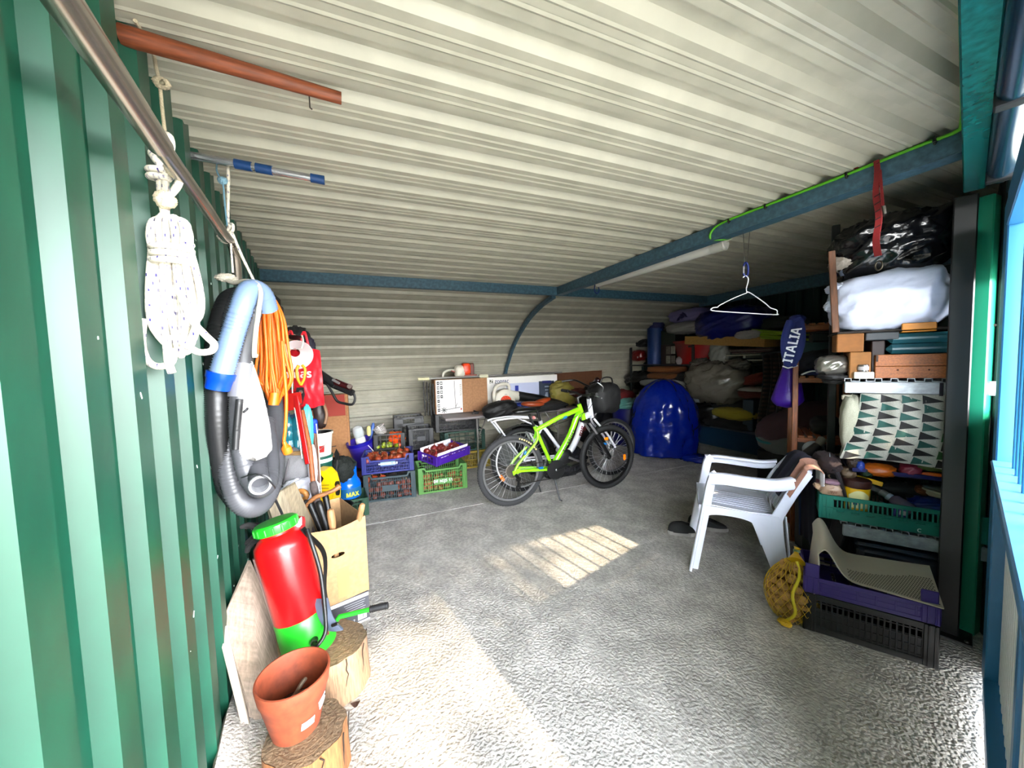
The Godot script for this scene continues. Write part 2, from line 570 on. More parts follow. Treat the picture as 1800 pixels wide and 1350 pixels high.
func build_front():
	var blue := mat(Color(0.16, 0.42, 0.60), 0.35)
	var gx := Vector3(0.962, 0, -0.2735)
	var gq := Basis(gx, Vector3.UP, gx.cross(Vector3.UP))
	var door := thing("door_1", "blue steel gate leaf with barred window above a ribbed white panel", "", gate_at(2.43, 0), "", "structure")
	var fr := nb()
	var put := func(b: B, xa: float, xb: float, ya: float, yb: float, th: float, off := 0.0):
		b.box((gate_at(xa, ya, off) + gate_at(xb, yb, off)) * 0.5, Vector3((xb - xa) / 0.962, yb - ya, th), 0.004, gq)
	put.call(fr, 2.20, 2.43, 0.03, 1.96, 0.060, -0.010)
	put.call(fr, 0.79, 0.92, 0.03, 1.96, 0.045)
	put.call(fr, 0.92, 2.20, 1.84, 1.96, 0.045)
	put.call(fr, 0.92, 2.20, 0.90, 0.975, 0.05)
	put.call(fr, 0.92, 2.20, 0.03, 0.12, 0.045)
	put.call(fr, 1.50, 1.56, 0.12, 0.90, 0.03, -0.02)
	part("frame", fr, blue, door)
	var sill := nb()
	put.call(sill, 0.92, 2.20, 0.962, 0.978, 0.062, 0.0)
	part("sill_ledge", sill, mat(Color(0.28, 0.50, 0.68), 0.3), door)
	var bars := 0
	var x := 2.09
	while x > 0.98:
		var b := nb().tube([gate_at(x, 0.97, -0.02), gate_at(x, 1.85, -0.02)], 0.009, 8)
		part("bar", b, blue, door)
		x -= 0.112
	for k in 9: part("bolt", nb().ball(gate_at(2.198, 1.0 + 0.1 * k, -0.032), Vector3.ONE * 0.005, 8, 5), mat(Color(0.75, 0.80, 0.82), 0.3, 0.8), door)
	var pan := nb()
	x = 2.215
	while x > 0.93:
		put.call(pan, x - 0.055, x, 0.12, 0.90, 0.006, -0.026)
		put.call(pan, x - 0.040, x - 0.015, 0.12, 0.90, 0.014, -0.020)
		x -= 0.055
	part("ribbed_panel", pan, mat(Color(0.80, 0.82, 0.83), 0.4), door)
	var hin := nb()
	for y in [0.3, 1.0, 1.7]: hin.tube([gate_at(2.45, y), gate_at(2.45, y + 0.12)], 0.014, 10)
	part("hinge", hin, blue, door)

	# fixed side light right of the gate: low dark panel and post, an open gap above
	var post := nb()
	post.box(Vector3(2.76, 1.05, -0.735), Vector3(0.12, 2.1, 0.06), 0.005)
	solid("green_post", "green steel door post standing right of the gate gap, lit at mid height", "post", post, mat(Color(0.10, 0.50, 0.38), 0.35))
	var low := nb()
	put.call(low, 2.39, 2.90, 0.0, 1.12, 0.02, -0.05)
	put.call(low, 2.39, 2.90, 1.72, 2.12, 0.02, -0.05)
	put.call(low, 2.39, 2.54, 1.12, 1.72, 0.012, -0.05)
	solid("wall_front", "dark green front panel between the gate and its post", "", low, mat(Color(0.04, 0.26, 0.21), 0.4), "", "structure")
	var fw := nb()
	put.call(fw, 2.83, 5.45, -0.02, 2.33, 0.03)
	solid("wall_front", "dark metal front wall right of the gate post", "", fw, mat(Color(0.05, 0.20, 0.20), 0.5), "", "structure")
	var head := nb()
	put.call(head, -0.75, 5.45, 2.10, 2.31, 0.02)
	solid("trim_2", "dark steel band closing the front above the gate", "", head, mat(Color(0.08, 0.20, 0.24), 0.5), "", "structure")
	# header beam just inside the gate
	var hb := nb()
	put.call(hb, -0.45, 2.60, 2.10, 2.112, 0.062, 0.10)
	put.call(hb, -0.45, 2.60, 2.112, 2.27, 0.012, 0.10)
	put.call(hb, -0.45, 2.60, 2.27, 2.282, 0.062, 0.10)
	solid("header_beam", "glossy teal steel header beam running above the gate opening", "beam", hb, mat(Color(0.07, 0.40, 0.40), 0.22, 0.1, "dusty"))
	var track := thing("gate_track", "dark blue round gate track mounted outside the header beam", "track", gate_at(1.7, 2.06), "")
	part("tube", nb().tube([gate_at(0.7, 2.10, 0.035), gate_at(2.45, 2.10, 0.035)], 0.035, 18), mat(Color(0.09, 0.22, 0.30), 0.25, 0.3), track)
	for xx in [0.9, 1.7, 2.4]:
		var br := nb()
		put.call(br, xx - 0.02, xx + 0.02, 2.06, 2.14, 0.085, 0.03)
		part("bracket", br, mat(Color(0.03, 0.05, 0.07), 0.5), track)
	# black post that carries the header
	var bp := local("black_post", "black square steel post standing at the end of the storage rack", "post", Vector3(2.64, 0, -0.775), Vector3(0, deg_to_rad(16), 0))
	part("column", nb().box(Vector3(0, 1.05, 0), Vector3(0.075, 2.1, 0.075), 0.005), mat(Color(0.035, 0.04, 0.05), 0.4), bp)
	part("foot_plate", nb().box(Vector3(0, 0.006, 0), Vector3(0.16, 0.012, 0.16), 0.002), mat(Color(0.05, 0.055, 0.06), 0.5), bp)
	for sx in [-1, 1]:
		for sz in [-1, 1]: part("bolt", B.new().lathe([Vector2(0.009, 0.012), Vector2(0.009, 0.022), Vector2(0.0, 0.022)], 6, Transform3D(Basis(), Vector3(sx * 0.062, 0, sz * 0.062))), mat(Color(0.3, 0.3, 0.3), 0.4, 0.9), bp)

	# a tree in the yard: its crown breaks the sunlight that enters by the gate
	var tree := thing("tree", "leafy tree in the yard shading the gate", "tree", Vector3(4.1, -0.06, 10.2))
	var bark := mat(Color(0.35, 0.27, 0.20), 0.9, 0.0, "rough")
	part("trunk", nb().tube(curve([Vector3(4.4, -0.1, 10.6), Vector3(4.3, 2.4, 10.4), Vector3(3.9, 4.8, 10.0), Vector3(3.2, 7.4, 9.6)], 5), [0.16, 0.15, 0.145, 0.14, 0.14, 0.13, 0.13, 0.12, 0.12, 0.11, 0.10, 0.09, 0.08, 0.07, 0.06, 0.05], 12), bark, tree)
	var lf := B.new()
	lf.sheet(func(u, w): return Vector3((u - 0.5) * 0.09 * sin(PI * clampf(w, 0.04, 0.96)), 0.012 * cos(PI * (u - 0.5)), (w - 0.5) * 0.16), 2, 4, 0.001)
	var mm := MultiMesh.new()
	mm.transform_format = MultiMesh.TRANSFORM_3D
	mm.mesh = lf.commit()
	var rng := RandomNumberGenerator.new()
	rng.seed = 5
	var sdir := Vector3(0.186, 0.614, 0.983)
	var spots := []
	# clumps of leaves: [x on the gate, height on the gate, radius, leaves] seen along the sun from the gate
	for c in [[0.30, 1.75, 0.45, 300], [-0.10, 1.25, 0.25, 80], [0.62, 1.35, 0.20, 70], [0.05, 0.72, 0.30, 80], [0.60, 0.50, 0.22, 45], [0.30, 0.2, 0.3, 50], [1.20, 1.55, 0.35, 200], [1.80, 1.85, 0.30, 90], [1.05, 1.1, 0.2, 80], [0.0, 2.1, 0.6, 350], [0.8, 2.2, 0.5, 300], [1.5, 2.35, 0.5, 280], [2.3, 2.4, 0.4, 160]]:
		for k in c[3]:
			var r: Vector3 = Vector3(rng.randfn(), rng.randfn(), rng.randfn()) * float(c[2]) * 0.55
			spots.append(gate_at(c[0], c[1]) + sdir * 10.0 + r)
	mm.instance_count = spots.size()
	for i in spots.size():
		mm.set_instance_transform(i, Transform3D(Basis.from_euler(Vector3(rng.randf_range(-1, 1), rng.randf_range(0, TAU), rng.randf_range(-1, 1))), spots[i] - org))
	var mmi := MultiMeshInstance3D.new()
	mmi.name = "foliage"
	mmi.multimesh = mm
	mmi.material_override = mat(Color(0.20, 0.38, 0.12), 0.6, 0.0, "", {"back": Color(0.2, 0.35, 0.08)})
	mmi.set_meta("kind", "stuff")
	tree.add_child(mmi)
	# pale wall across the yard, what the gap beside the gate looks out on
	solid("yard_wall", "pale rendered wall across the yard seen through the gate gap", "wall", nb().box(Vector3(8.5, 1.0, 3.4), Vector3(0.2, 2.2, 9.0), 0.01), mat(Color(0.85, 0.83, 0.76), 0.9, 0.0, "rough"), "", "structure")


# ------------------------------------------------------------------ steelwork
func build_steel():
	var steel := mat(Color(0.27, 0.41, 0.48), 0.42, 0.0, "dusty")
	# roof beam running back over the middle
	var b := nb().box(Vector3(2.305, 2.236, -2.29), Vector3(0.05, 0.092, 3.24), 0.004)
	b.box(Vector3(2.325, 2.190, -2.29), Vector3(0.09, 0.006, 3.24), 0.001)
	solid("roof_beam", "blue painted steel beam running back under the roof with a green cable on it", "beam", b, steel)
	b = nb().box(Vector3(2.0, 2.235, -3.93), Vector3(5.9, 0.105, 0.05), 0.004)
	solid("cross_beam", "blue steel beam crossing the shed where the roof starts to curve", "beam", b, steel)
	b = nb().box(Vector3(4.86, 2.215, -2.7), Vector3(0.06, 0.14, 2.7), 0.004)
	solid("side_beam", "dark blue steel beam above the storage shelves on the far side", "beam", b, steel)
	# curved rib
	var pts := []
	for p in [Vector2(2.19, 4.02), Vector2(2.13, 4.36), Vector2(2.02, 4.70), Vector2(1.90, 4.94), Vector2(1.76, 5.17), Vector2(1.60, 5.37), Vector2(1.43, 5.53), Vector2(1.30, 5.64), Vector2(1.19, 5.70)]:
		pts.append(Vector3(2.305, p.x, -p.y))
	pts = curve(pts, 5)
	b = nb()
	for i in pts.size() - 1: b.bar(pts[i], pts[i + 1] + (pts[i + 1] - pts[i]) * 0.12, 0.055, 0.045, Vector3(0, 0.7, 0.7), 0.002)
	solid("curved_rib", "slim blue curved steel rib following the bend of the back wall", "rib", b, steel)
	solid("rust_bracket", "small rusty angle bracket at the foot of the curved rib", "bracket", nb().box(Vector3(2.42, 1.19, -5.69), Vector3(0.34, 0.02, 0.06), 0.003), mat(Color(0.45, 0.22, 0.14), 0.8))


# ------------------------------------------------------------------ hanging along the left wall
func ribbed(pts: Array, r: float, pitch: float, sides := 14) -> B:
	# a corrugated hose along a path
	var c := Curve3D.new()
	c.bake_interval = pitch * 0.5
	for p in pts: c.add_point(p)
	var bk := c.get_baked_points()
	var rad := []
	var out := []
	for i in bk.size():
		out.append(bk[i]); rad.append(r * (1.0 if i % 2 else 0.86))
	return nb().tube(out, rad, sides)

func fleck_mat() -> StandardMaterial3D:
	var key := "flecked rope"
	if mats.has(key): return mats[key]
	var im := Image.create(256, 256, false, Image.FORMAT_RGB8)
	im.fill(Color(0.90, 0.87, 0.80))
	var rng := RandomNumberGenerator.new()
	rng.seed = 3
	for i in 500:      # strand shading of the braid is in the fibres' own tone
		im.fill_rect(Rect2i(rng.randi_range(0, 250), rng.randi_range(0, 250), 3, 6), Color(0.84, 0.80, 0.70).lerp(Color(0.95, 0.93, 0.88), rng.randf()))
	for y in 8:
		for x in 8:
			im.fill_rect(Rect2i(x * 32 + (16 if y % 2 else 0) + rng.randi_range(0, 6), y * 32 + rng.randi_range(0, 8), 6, 13), Color(0.16, 0.14, 0.45))
	var m := StandardMaterial3D.new()
	m.albedo_texture = ImageTexture.create_from_image(im)
	m.uv1_triplanar = true; m.uv1_scale = Vector3.ONE * 6.5; m.roughness = 0.85
	m.heightmap_enabled = true; m.heightmap_texture = noise_tex("weave", 0.2, 0.0, 1.0, 256); m.heightmap_scale = 0.12
	mats[key] = m
	return m

func hank(top: Vector3, w: Array, h: float, strands: int, rs: int, side: Vector3, deep: Vector3, thick := 0.02) -> Array:
	# one long cord wound up and down into a hanging bundle; w: half widths from the top down
	var rng := RandomNumberGenerator.new()
	rng.seed = rs
	var slots := []
	for k in strands: slots.append((k + 0.5) / strands * 2.0 - 1.0)
	for k in range(strands - 1, 0, -1):
		if rng.randf() < 0.55:
			var j := rng.randi_range(maxi(0, k - 4), k)
			var t = slots[k]
			slots[k] = slots[j]; slots[j] = t
	var pts := []
	var m := w.size()
	for k in strands:
		var c: float = slots[k]
		var d := rng.randf_range(-1, 1)
		var hh := h * rng.randf_range(0.86, 1.03) * (1.0 - 0.10 * c * c)
		var wob := rng.randf_range(-0.35, 0.35)
		for i in m:
			var q := i if k % 2 == 0 else m - 1 - i
			var t := float(q) / (m - 1)
			var cc := lerpf(c, c * 0.8 + wob, t * (1.0 - t) * 3.0)
			var wd: float = w[q]
			pts.append(top + side * cc * wd + deep * d * thick * (0.5 + wd * 6.0) + Vector3(0, -hh * t - (0.012 * c * c if q == 0 else 0.0), 0))
	return pts

func build_hanging():
	var steel := mat(Color(0.62, 0.58, 0.54), 0.24, 0.9)
	# galvanised pole: a wide tube that holds a thinner one with a bent end
	var pole := thing("galvanised_pole", "long shiny metal pole hung along the green wall with a bent end", "pole", Vector3(-0.36, 1.87, -1.0))
	part("outer_tube", nb().tube([Vector3(-0.185, 1.895, 0.75), Vector3(-0.366, 1.892, -1.06)], 0.023, 20), steel, pole)
	part("inner_tube", nb().tube(curve([Vector3(-0.362, 1.893, -1.0), Vector3(-0.40, 1.905, -1.42), Vector3(-0.43, 1.91, -1.72), Vector3(-0.457, 1.938, -1.928), Vector3(-0.449, 1.876, -1.942), Vector3(-0.447, 1.765, -1.934)], 6), 0.0185, 18), steel, pole)
	var twine := mat(Color(0.80, 0.74, 0.62), 0.9, 0.0, "cloth")
	# wooden pole in a hollow of the roof
	var w := thing("wooden_pole", "reddish brown wooden pole hung flat under the roof", "pole", Vector3(-0.23, 2.2, -1.25))
	part("shaft", nb().tube([Vector3(-0.50, 2.250, -1.275), Vector3(0.003, 2.235, -1.302)], [0.024, 0.017], 14), mat(Color(0.56, 0.28, 0.14), 0.55, 0.0, "wood", {"along": "x"}), w)
	part("nail", nb().tube([Vector3(-0.087, 2.236, -1.314), Vector3(-0.087, 2.236, -1.314) + Vector3(0, -0.042, 0), Vector3(-0.087, 2.236, -1.314) + Vector3(0.006, -0.046, 0)], 0.0022, 6), mat(Color(0.3, 0.28, 0.26), 0.5, 0.8), w)
	var cord := thing("twine", "knotted natural twine tying the wooden pole to the metal pole", "twine", Vector3(-0.438, 2.162, -1.303))
	part("strand", nb().tube(curve([Vector3(-0.46, 2.275, -1.25), Vector3(-0.477, 2.294, -1.383), Vector3(-0.466, 2.244, -1.364), Vector3(-0.454, 2.186, -1.344), Vector3(-0.451, 2.108, -1.338), Vector3(-0.450, 2.051, -1.344), Vector3(-0.431, 2.004, -1.312), Vector3(-0.421, 1.955, -1.293), Vector3(-0.412, 1.937, -1.299)], 4), 0.0045, 8), twine, cord)
	part("knot", nb().blob(Vector3(-0.445, 2.184, -1.329), Vector3(0.016, 0.012, 0.014), 0.35, 2.0, 4).tube(curve([Vector3(-0.440, 2.176, -1.316), Vector3(-0.425, 2.173, -1.298), Vector3(-0.422, 2.163, -1.302)], 4), [0.006, 0.006, 0.006, 0.006, 0.006, 0.006, 0.006, 0.007, 0.009], 7), twine, cord)

	# telescopic aluminium pole with blue grips
	var tp := thing("telescopic_pole", "aluminium telescopic pole with three blue grips under the roof", "pole", Vector3(-0.3, 2.15, -1.8))
	var a := Vector3(-0.60, 2.222, -1.805)
	var b := Vector3(-0.080, 2.190, -1.782)
	var along := (b - a).normalized()
	part("tube", nb().tube([a, b], 0.0145, 14), mat(Color(0.78, 0.78, 0.80), 0.25, 0.85), tp)
	var blue := mat(Color(0.04, 0.22, 0.42), 0.45)
	for p in [[Vector3(-0.394, 2.207, -1.833), Vector3(-0.337, 2.204, -1.825)], [Vector3(-0.324, 2.203, -1.818), Vector3(-0.267, 2.200, -1.811)], [Vector3(-0.130, 2.193, -1.796), Vector3(-0.079, 2.190, -1.787)]]:
		part("grip", nb().tube([a + along * (p[0] - a).dot(along), a + along * (p[1] - a).dot(along)], 0.018, 14), blue, tp)
	var bt := thing("blue_twine", "frayed pale blue twine knotted round the telescopic pole", "twine", Vector3(-0.430, 2.136, -1.755))
	part("strand", nb().tube(curve([Vector3(-0.475, 2.235, -1.884), Vector3(-0.453, 2.169, -1.789), Vector3(-0.440, 2.134, -1.781), Vector3(-0.433, 2.120, -1.777), Vector3(-0.442, 2.032, -1.819), Vector3(-0.448, 1.957, -1.860)], 4), 0.003, 6), mat(Color(0.42, 0.58, 0.66), 0.9), bt)
	part("knot", nb().blob(Vector3(-0.434, 2.131, -1.779), Vector3(0.014, 0.012, 0.012), 0.4, 2.5, 8), mat(Color(0.50, 0.65, 0.72), 0.9), bt)
	var wr := thing("white_cord", "thin white cord from the telescopic pole to the hank of orange cable", "cord", Vector3(-0.441, 1.933, -1.856))
	part("strand", nb().tube(curve([Vector3(-0.436, 2.230, -1.864), Vector3(-0.419, 2.157, -1.796), Vector3(-0.437, 2.063, -1.840), Vector3(-0.453, 1.999, -1.887), Vector3(-0.439, 1.964, -1.879), Vector3(-0.423, 1.887, -1.932), Vector3(-0.397, 1.786, -2.023), Vector3(-0.379, 1.747, -2.056), Vector3(-0.354, 1.744, -2.067), Vector3(-0.354, 1.702, -2.054), Vector3(-0.368, 1.685, -2.048)], 4), 0.006, 8), fleck_mat(), wr)
	part("knot", nb().tube(curve([Vector3(-0.453, 1.985, -1.864), Vector3(-0.426, 1.985, -1.831), Vector3(-0.425, 1.960, -1.829), Vector3(-0.447, 1.958, -1.849), Vector3(-0.432, 1.977, -1.822)], 5), 0.006, 8), fleck_mat(), wr)
	part("pole_loop", nb().tube(curve([Vector3(-0.447, 1.975, -1.861), Vector3(-0.430, 1.937, -1.829), Vector3(-0.442, 1.915, -1.833), Vector3(-0.468, 1.921, -1.855), Vector3(-0.497, 1.957, -1.914)], 5), 0.006, 8), fleck_mat(), wr)
	part("loose_end", nb().tube(curve([Vector3(-0.441, 1.933, -1.856), Vector3(-0.440, 1.863, -1.851), Vector3(-0.439, 1.796, -1.846)], 4), 0.004, 7), fleck_mat(), wr)

	# coil of white rope with blue flecks
	var fl := fleck_mat()
	var rope := thing("rope_coil", "large hank of white rope with blue flecks hanging from the metal pole", "rope", Vector3(-0.452, 1.405, -1.227))
	var side := Vector3(0.919, 0.0, 0.393)
	var deep := Vector3(-0.39, 0, 0.92)
	part("coil", nb().tube(curve(hank(Vector3(-0.421, 1.792, -1.239), [0.040, 0.050, 0.046, 0.052, 0.058, 0.063, 0.066, 0.060, 0.030], 0.345, 26, 21, side, deep), 5), 0.0085, 9), fl, rope)
	part("wrapping", nb().tube(helix(Vector3(-0.420, 1.705, -1.233), 0.045, 0.030, 3.1, 0.017, side, deep), 0.0085, 9), fl, rope)
	part("head_loop", nb().tube(curve([Vector3(-0.431, 1.801, -1.233), Vector3(-0.450, 1.776, -1.239), Vector3(-0.461, 1.740, -1.242), Vector3(-0.461, 1.714, -1.251), Vector3(-0.443, 1.710, -1.243)], 5), 0.0085, 9), fl, rope)
	part("hanging_strand", nb().tube(curve([Vector3(-0.420, 1.779, -1.227), Vector3(-0.434, 1.809, -1.246), Vector3(-0.443, 1.858, -1.264), Vector3(-0.443, 1.910, -1.267), Vector3(-0.440, 1.949, -1.274), Vector3(-0.422, 1.968, -1.267), Vector3(-0.412, 1.990, -1.259), Vector3(-0.414, 2.010, -1.256), Vector3(-0.470, 2.068, -1.376), Vector3(-0.494, 2.027, -1.362), Vector3(-0.461, 1.966, -1.289), Vector3(-0.441, 1.939, -1.268)], 5), 0.0085, 9).tube(curve([Vector3(-0.432, 1.791, -1.249), Vector3(-0.434, 1.857, -1.260), Vector3(-0.432, 1.887, -1.261), Vector3(-0.422, 1.918, -1.248)], 4), 0.0085, 9), fl, rope)
	part("side_loop", nb().tube(curve([Vector3(-0.422, 1.852, -1.244), Vector3(-0.397, 1.869, -1.223), Vector3(-0.386, 1.895, -1.220), Vector3(-0.389, 1.918, -1.223), Vector3(-0.407, 1.924, -1.231)], 5), 0.0085, 9), fl, rope)
	part("hitch", nb().tube(helix(Vector3(-0.442, 1.918, -1.267), 0.026, 0.018, 2.1, 0.017, side, deep), 0.008, 9), fl, rope)
	part("knot", nb().blob(Vector3(-0.427, 1.841, -1.240), Vector3(0.021, 0.021, 0.02), 0.22, 2.0, 5).blob(Vector3(-0.396, 1.911, -1.214), Vector3(0.017, 0.019, 0.017), 0.25, 2.0, 6), mat(Color(0.88, 0.82, 0.70), 0.9, 0.0, "cloth"), rope)
	part("loose_loop", nb().tube(curve([Vector3(-0.400, 1.593, -1.206), Vector3(-0.376, 1.532, -1.181), Vector3(-0.343, 1.488, -1.164), Vector3(-0.325, 1.466, -1.155), Vector3(-0.333, 1.449, -1.157), Vector3(-0.361, 1.447, -1.169), Vector3(-0.384, 1.461, -1.180), Vector3(-0.406, 1.476, -1.201)], 5), 0.0085, 9), fl, rope)
	part("loose_end", nb().tube(curve([Vector3(-0.434, 1.491, -1.203), Vector3(-0.432, 1.448, -1.194), Vector3(-0.430, 1.419, -1.191), Vector3(-0.424, 1.397, -1.187)], 4), 0.009, 9), fl, rope)
	part("low_loop", nb().tube(curve([Vector3(-0.491, 1.537, -1.241), Vector3(-0.498, 1.479, -1.240), Vector3(-0.486, 1.432, -1.227), Vector3(-0.458, 1.414, -1.208), Vector3(-0.428, 1.422, -1.196), Vector3(-0.419, 1.447, -1.194)], 5), 0.0085, 9), fl, rope)

	# pool vacuum hoses
	var grey := mat(Color(0.30, 0.30, 0.315), 0.38)
	var dark := mat(Color(0.13, 0.13, 0.135), 0.4)
	var pale := mat(Color(0.47, 0.56, 0.70), 0.36)
	var h1 := thing("pale_blue_hose", "pale blue corrugated hose with a bright blue cuff hanging in front", "hose", Vector3(-0.473, 1.318, -1.676))
	part("hose", ribbed(curve([Vector3(-0.317, 1.639, -1.783), Vector3(-0.322, 1.690, -1.745), Vector3(-0.339, 1.705, -1.710), Vector3(-0.355, 1.686, -1.672), Vector3(-0.376, 1.620, -1.655), Vector3(-0.407, 1.525, -1.651), Vector3(-0.431, 1.442, -1.645), Vector3(-0.452, 1.376, -1.649)], 8), 0.040, 0.0125), pale, h1)
	var cuff_m := mat(Color(0.02, 0.26, 0.78), 0.3)
	part("cuff", nb().tube([Vector3(-0.448, 1.391, -1.649), Vector3(-0.454, 1.370, -1.650), Vector3(-0.455, 1.366, -1.650), Vector3(-0.465, 1.331, -1.652)], [0.046, 0.045, 0.041, 0.038], 18), cuff_m, h1)
	var h2 := thing("grey_hose", "grey corrugated hose hanging in the longest loop of the hose bundle", "hose", Vector3(-0.420, 0.839, -1.688), "pool hoses")
	part("hose", ribbed(curve([Vector3(-0.399, 1.711, -1.823), Vector3(-0.431, 1.603, -1.786), Vector3(-0.447, 1.467, -1.751), Vector3(-0.463, 1.291, -1.735), Vector3(-0.469, 1.116, -1.727), Vector3(-0.463, 0.995, -1.716), Vector3(-0.443, 0.896, -1.712), Vector3(-0.410, 0.852, -1.728), Vector3(-0.378, 0.852, -1.779), Vector3(-0.357, 0.913, -1.862), Vector3(-0.362, 1.022, -2.001), Vector3(-0.386, 1.193, -2.175), Vector3(-0.413, 1.424, -2.289), Vector3(-0.420, 1.659, -2.264), Vector3(-0.421, 1.748, -2.107)], 8), 0.041, 0.0125), grey, h2)
	var h3 := thing("grey_hose", "grey corrugated hose of the inner loop with a loose open end", "hose", Vector3(-0.398, 0.958, -1.621), "pool hoses")
	part("hose", ribbed(curve([Vector3(-0.355, 1.657, -1.757), Vector3(-0.380, 1.531, -1.727), Vector3(-0.400, 1.377, -1.693), Vector3(-0.411, 1.207, -1.664), Vector3(-0.401, 1.071, -1.640), Vector3(-0.381, 0.982, -1.637), Vector3(-0.355, 0.936, -1.666), Vector3(-0.343, 0.955, -1.749), Vector3(-0.359, 1.049, -1.871), Vector3(-0.390, 1.159, -2.000)], 8), 0.034, 0.0125), grey, h3)
	part("smooth_sleeve", nb().tube([Vector3(-0.393, 1.421, -1.698), Vector3(-0.407, 1.296, -1.679)], 0.037, 16), mat(Color(0.45, 0.45, 0.47), 0.35), h3)
	part("clamp_spring", ribbed([Vector3(-0.393, 1.292, -1.619), Vector3(-0.408, 1.182, -1.618), Vector3(-0.415, 1.110, -1.616)], 0.013, 0.007, 8), dark, h3)
	var h4 := thing("dark_hose", "dark grey corrugated hose at the back of the bundle against the wall", "hose", Vector3(-0.541, 1.144, -1.868))
	part("hose", ribbed(curve([Vector3(-0.432, 1.716, -1.924), Vector3(-0.460, 1.678, -1.847), Vector3(-0.480, 1.557, -1.782), Vector3(-0.485, 1.423, -1.732), Vector3(-0.483, 1.252, -1.698), Vector3(-0.488, 1.099, -1.712), Vector3(-0.484, 0.956, -1.744), Vector3(-0.461, 0.874, -1.772)], 8), 0.040, 0.0125), dark, h4)
	var h5 := thing("grey_hose", "grey hose end with a pale open mouth at the bottom of the bundle", "hose", Vector3(-0.337, 0.986, -1.564), "pool hoses")
	part("hose", ribbed(curve([Vector3(-0.399, 1.222, -1.921), Vector3(-0.383, 1.096, -1.776), Vector3(-0.361, 1.030, -1.653), Vector3(-0.342, 0.990, -1.583)], 8), 0.034, 0.0125), grey, h5)
	part("mouth_ring", nb().lathe([Vector2(0.026, 0.0), Vector2(0.035, 0.0), Vector2(0.037, 0.008), Vector2(0.035, 0.014), Vector2(0.027, 0.014), Vector2(0.025, -0.05)], 20, Transform3D(Basis.looking_at(Vector3(0.25, -0.1, 0.9), Vector3.UP) * Basis(Vector3.RIGHT, -PI / 2), Vector3(-0.336, 0.986, -1.558))), mat(Color(0.55, 0.55, 0.56), 0.4), h5)
	var strap := thing("hose_strap", "pale woven strap looped over the top of the hoses", "strap", Vector3(-0.351, 1.311, -1.668))
	part("band", nb().tube(curve([Vector3(-0.462, 1.766, -1.810), Vector3(-0.425, 1.743, -1.782), Vector3(-0.375, 1.741, -1.728), Vector3(-0.330, 1.726, -1.686), Vector3(-0.313, 1.686, -1.660), Vector3(-0.319, 1.619, -1.641), Vector3(-0.333, 1.524, -1.630), Vector3(-0.340, 1.450, -1.628), Vector3(-0.334, 1.456, -1.626)], 5), 0.0085, 8).blob(Vector3(-0.454, 1.766, -1.806), Vector3(0.03, 0.014, 0.014), 0.4, 2.0, 3), mat(Color(0.80, 0.77, 0.70), 0.9, 0.0, "cloth"), strap)
	part("wire_tie", nb().tube(curve([Vector3(-0.394, 1.012, -1.579), Vector3(-0.341, 1.030, -1.536), Vector3(-0.307, 1.008, -1.531), Vector3(-0.293, 0.959, -1.576)], 4), 0.003, 6), dark, strap)
	part("wire_tie", nb().tube([Vector3(-0.379, 1.245, -1.599), Vector3(-0.367, 1.255, -1.594), Vector3(-0.368, 1.258, -1.606)], 0.004, 6), dark, strap)
	# black hose under-run clip
	var ho := thing("black_hook", "thin black iron hook hanging behind the hoses beside the boards", "hook", Vector3(-0.378, 0.772, -2.024))
	part("rod", nb().tube(curve([Vector3(-0.361, 0.871, -1.861), Vector3(-0.360, 0.844, -1.880), Vector3(-0.354, 0.792, -1.918), Vector3(-0.335, 0.705, -1.947)], 3), 0.006, 8), dark, ho)

	# orange extension cable
	var orange := mat(Color(0.93, 0.42, 0.05), 0.45)
	var oc := thing("extension_cable", "hank of orange extension cable hanging beside the hoses", "cable", Vector3(-0.391, 1.260, -2.062))
	part("hank", nb().tube(curve(hank(Vector3(-0.362, 1.728, -2.081), [0.030, 0.055, 0.068, 0.072, 0.074, 0.080, 0.088, 0.090, 0.055], 0.485, 30, 31, side, deep), 5), 0.0068, 8), orange, oc)
	part("tail", nb().tube(curve([Vector3(-0.309, 1.526, -2.012), Vector3(-0.303, 1.367, -1.988), Vector3(-0.301, 1.261, -1.981), Vector3(-0.311, 1.129, -1.976), Vector3(-0.321, 1.063, -1.976), Vector3(-0.318, 1.036, -1.973)], 5), 0.0075, 8), orange, oc)
	part("plug", nb().lathe([Vector2(0, 0), Vector2(0.018, 0.0), Vector2(0.021, 0.008), Vector2(0.021, 0.03), Vector2(0.010, 0.045), Vector2(0.008, 0.06)], 14, Transform3D(Basis(Vector3(0.4, 0, 1).normalized(), 0.25), Vector3(-0.305, 1.004, -1.965))), orange, oc)
	part("socket", nb().tube([Vector3(-0.349, 1.289, -1.992), Vector3(-0.355, 1.232, -1.990)], [0.020, 0.022], 12), orange, oc)
	# white cloth bag
	var wb := nb()
	wb.grid(func(u, w2):
		var an: float = u * TAU
		var t: float = w2
		var wd := 0.010 + 0.052 * pow(sin(PI * clampf(t * 0.46 + 0.06, 0, 1)), 0.9)
		if t > 0.9: wd *= sqrt(maxf(0.0, 1.0 - pow((t - 0.9) / 0.1, 2.0)))
		var cen: Vector3 = Vector3(-0.383, 1.429, -1.710).lerp(Vector3(-0.356, 1.066, -1.610), t)
		return cen + side * wd * cos(an) * (1.0 + 0.10 * sin(an * 5.0 + t * 6.0)) + deep * wd * 0.55 * sin(an) + Vector3(0, 0.006 * sin(an * 3.0 + t * 9.0), 0), 30, 26, true)
	solid("cloth_bag", "white cotton bag hanging full between the hoses and the orange cable", "bag", wb, mat(Color(0.86, 0.83, 0.82), 0.9, 0.0, "cloth"))

	# red carrier bag with white lettering
	var d0 := 2.62
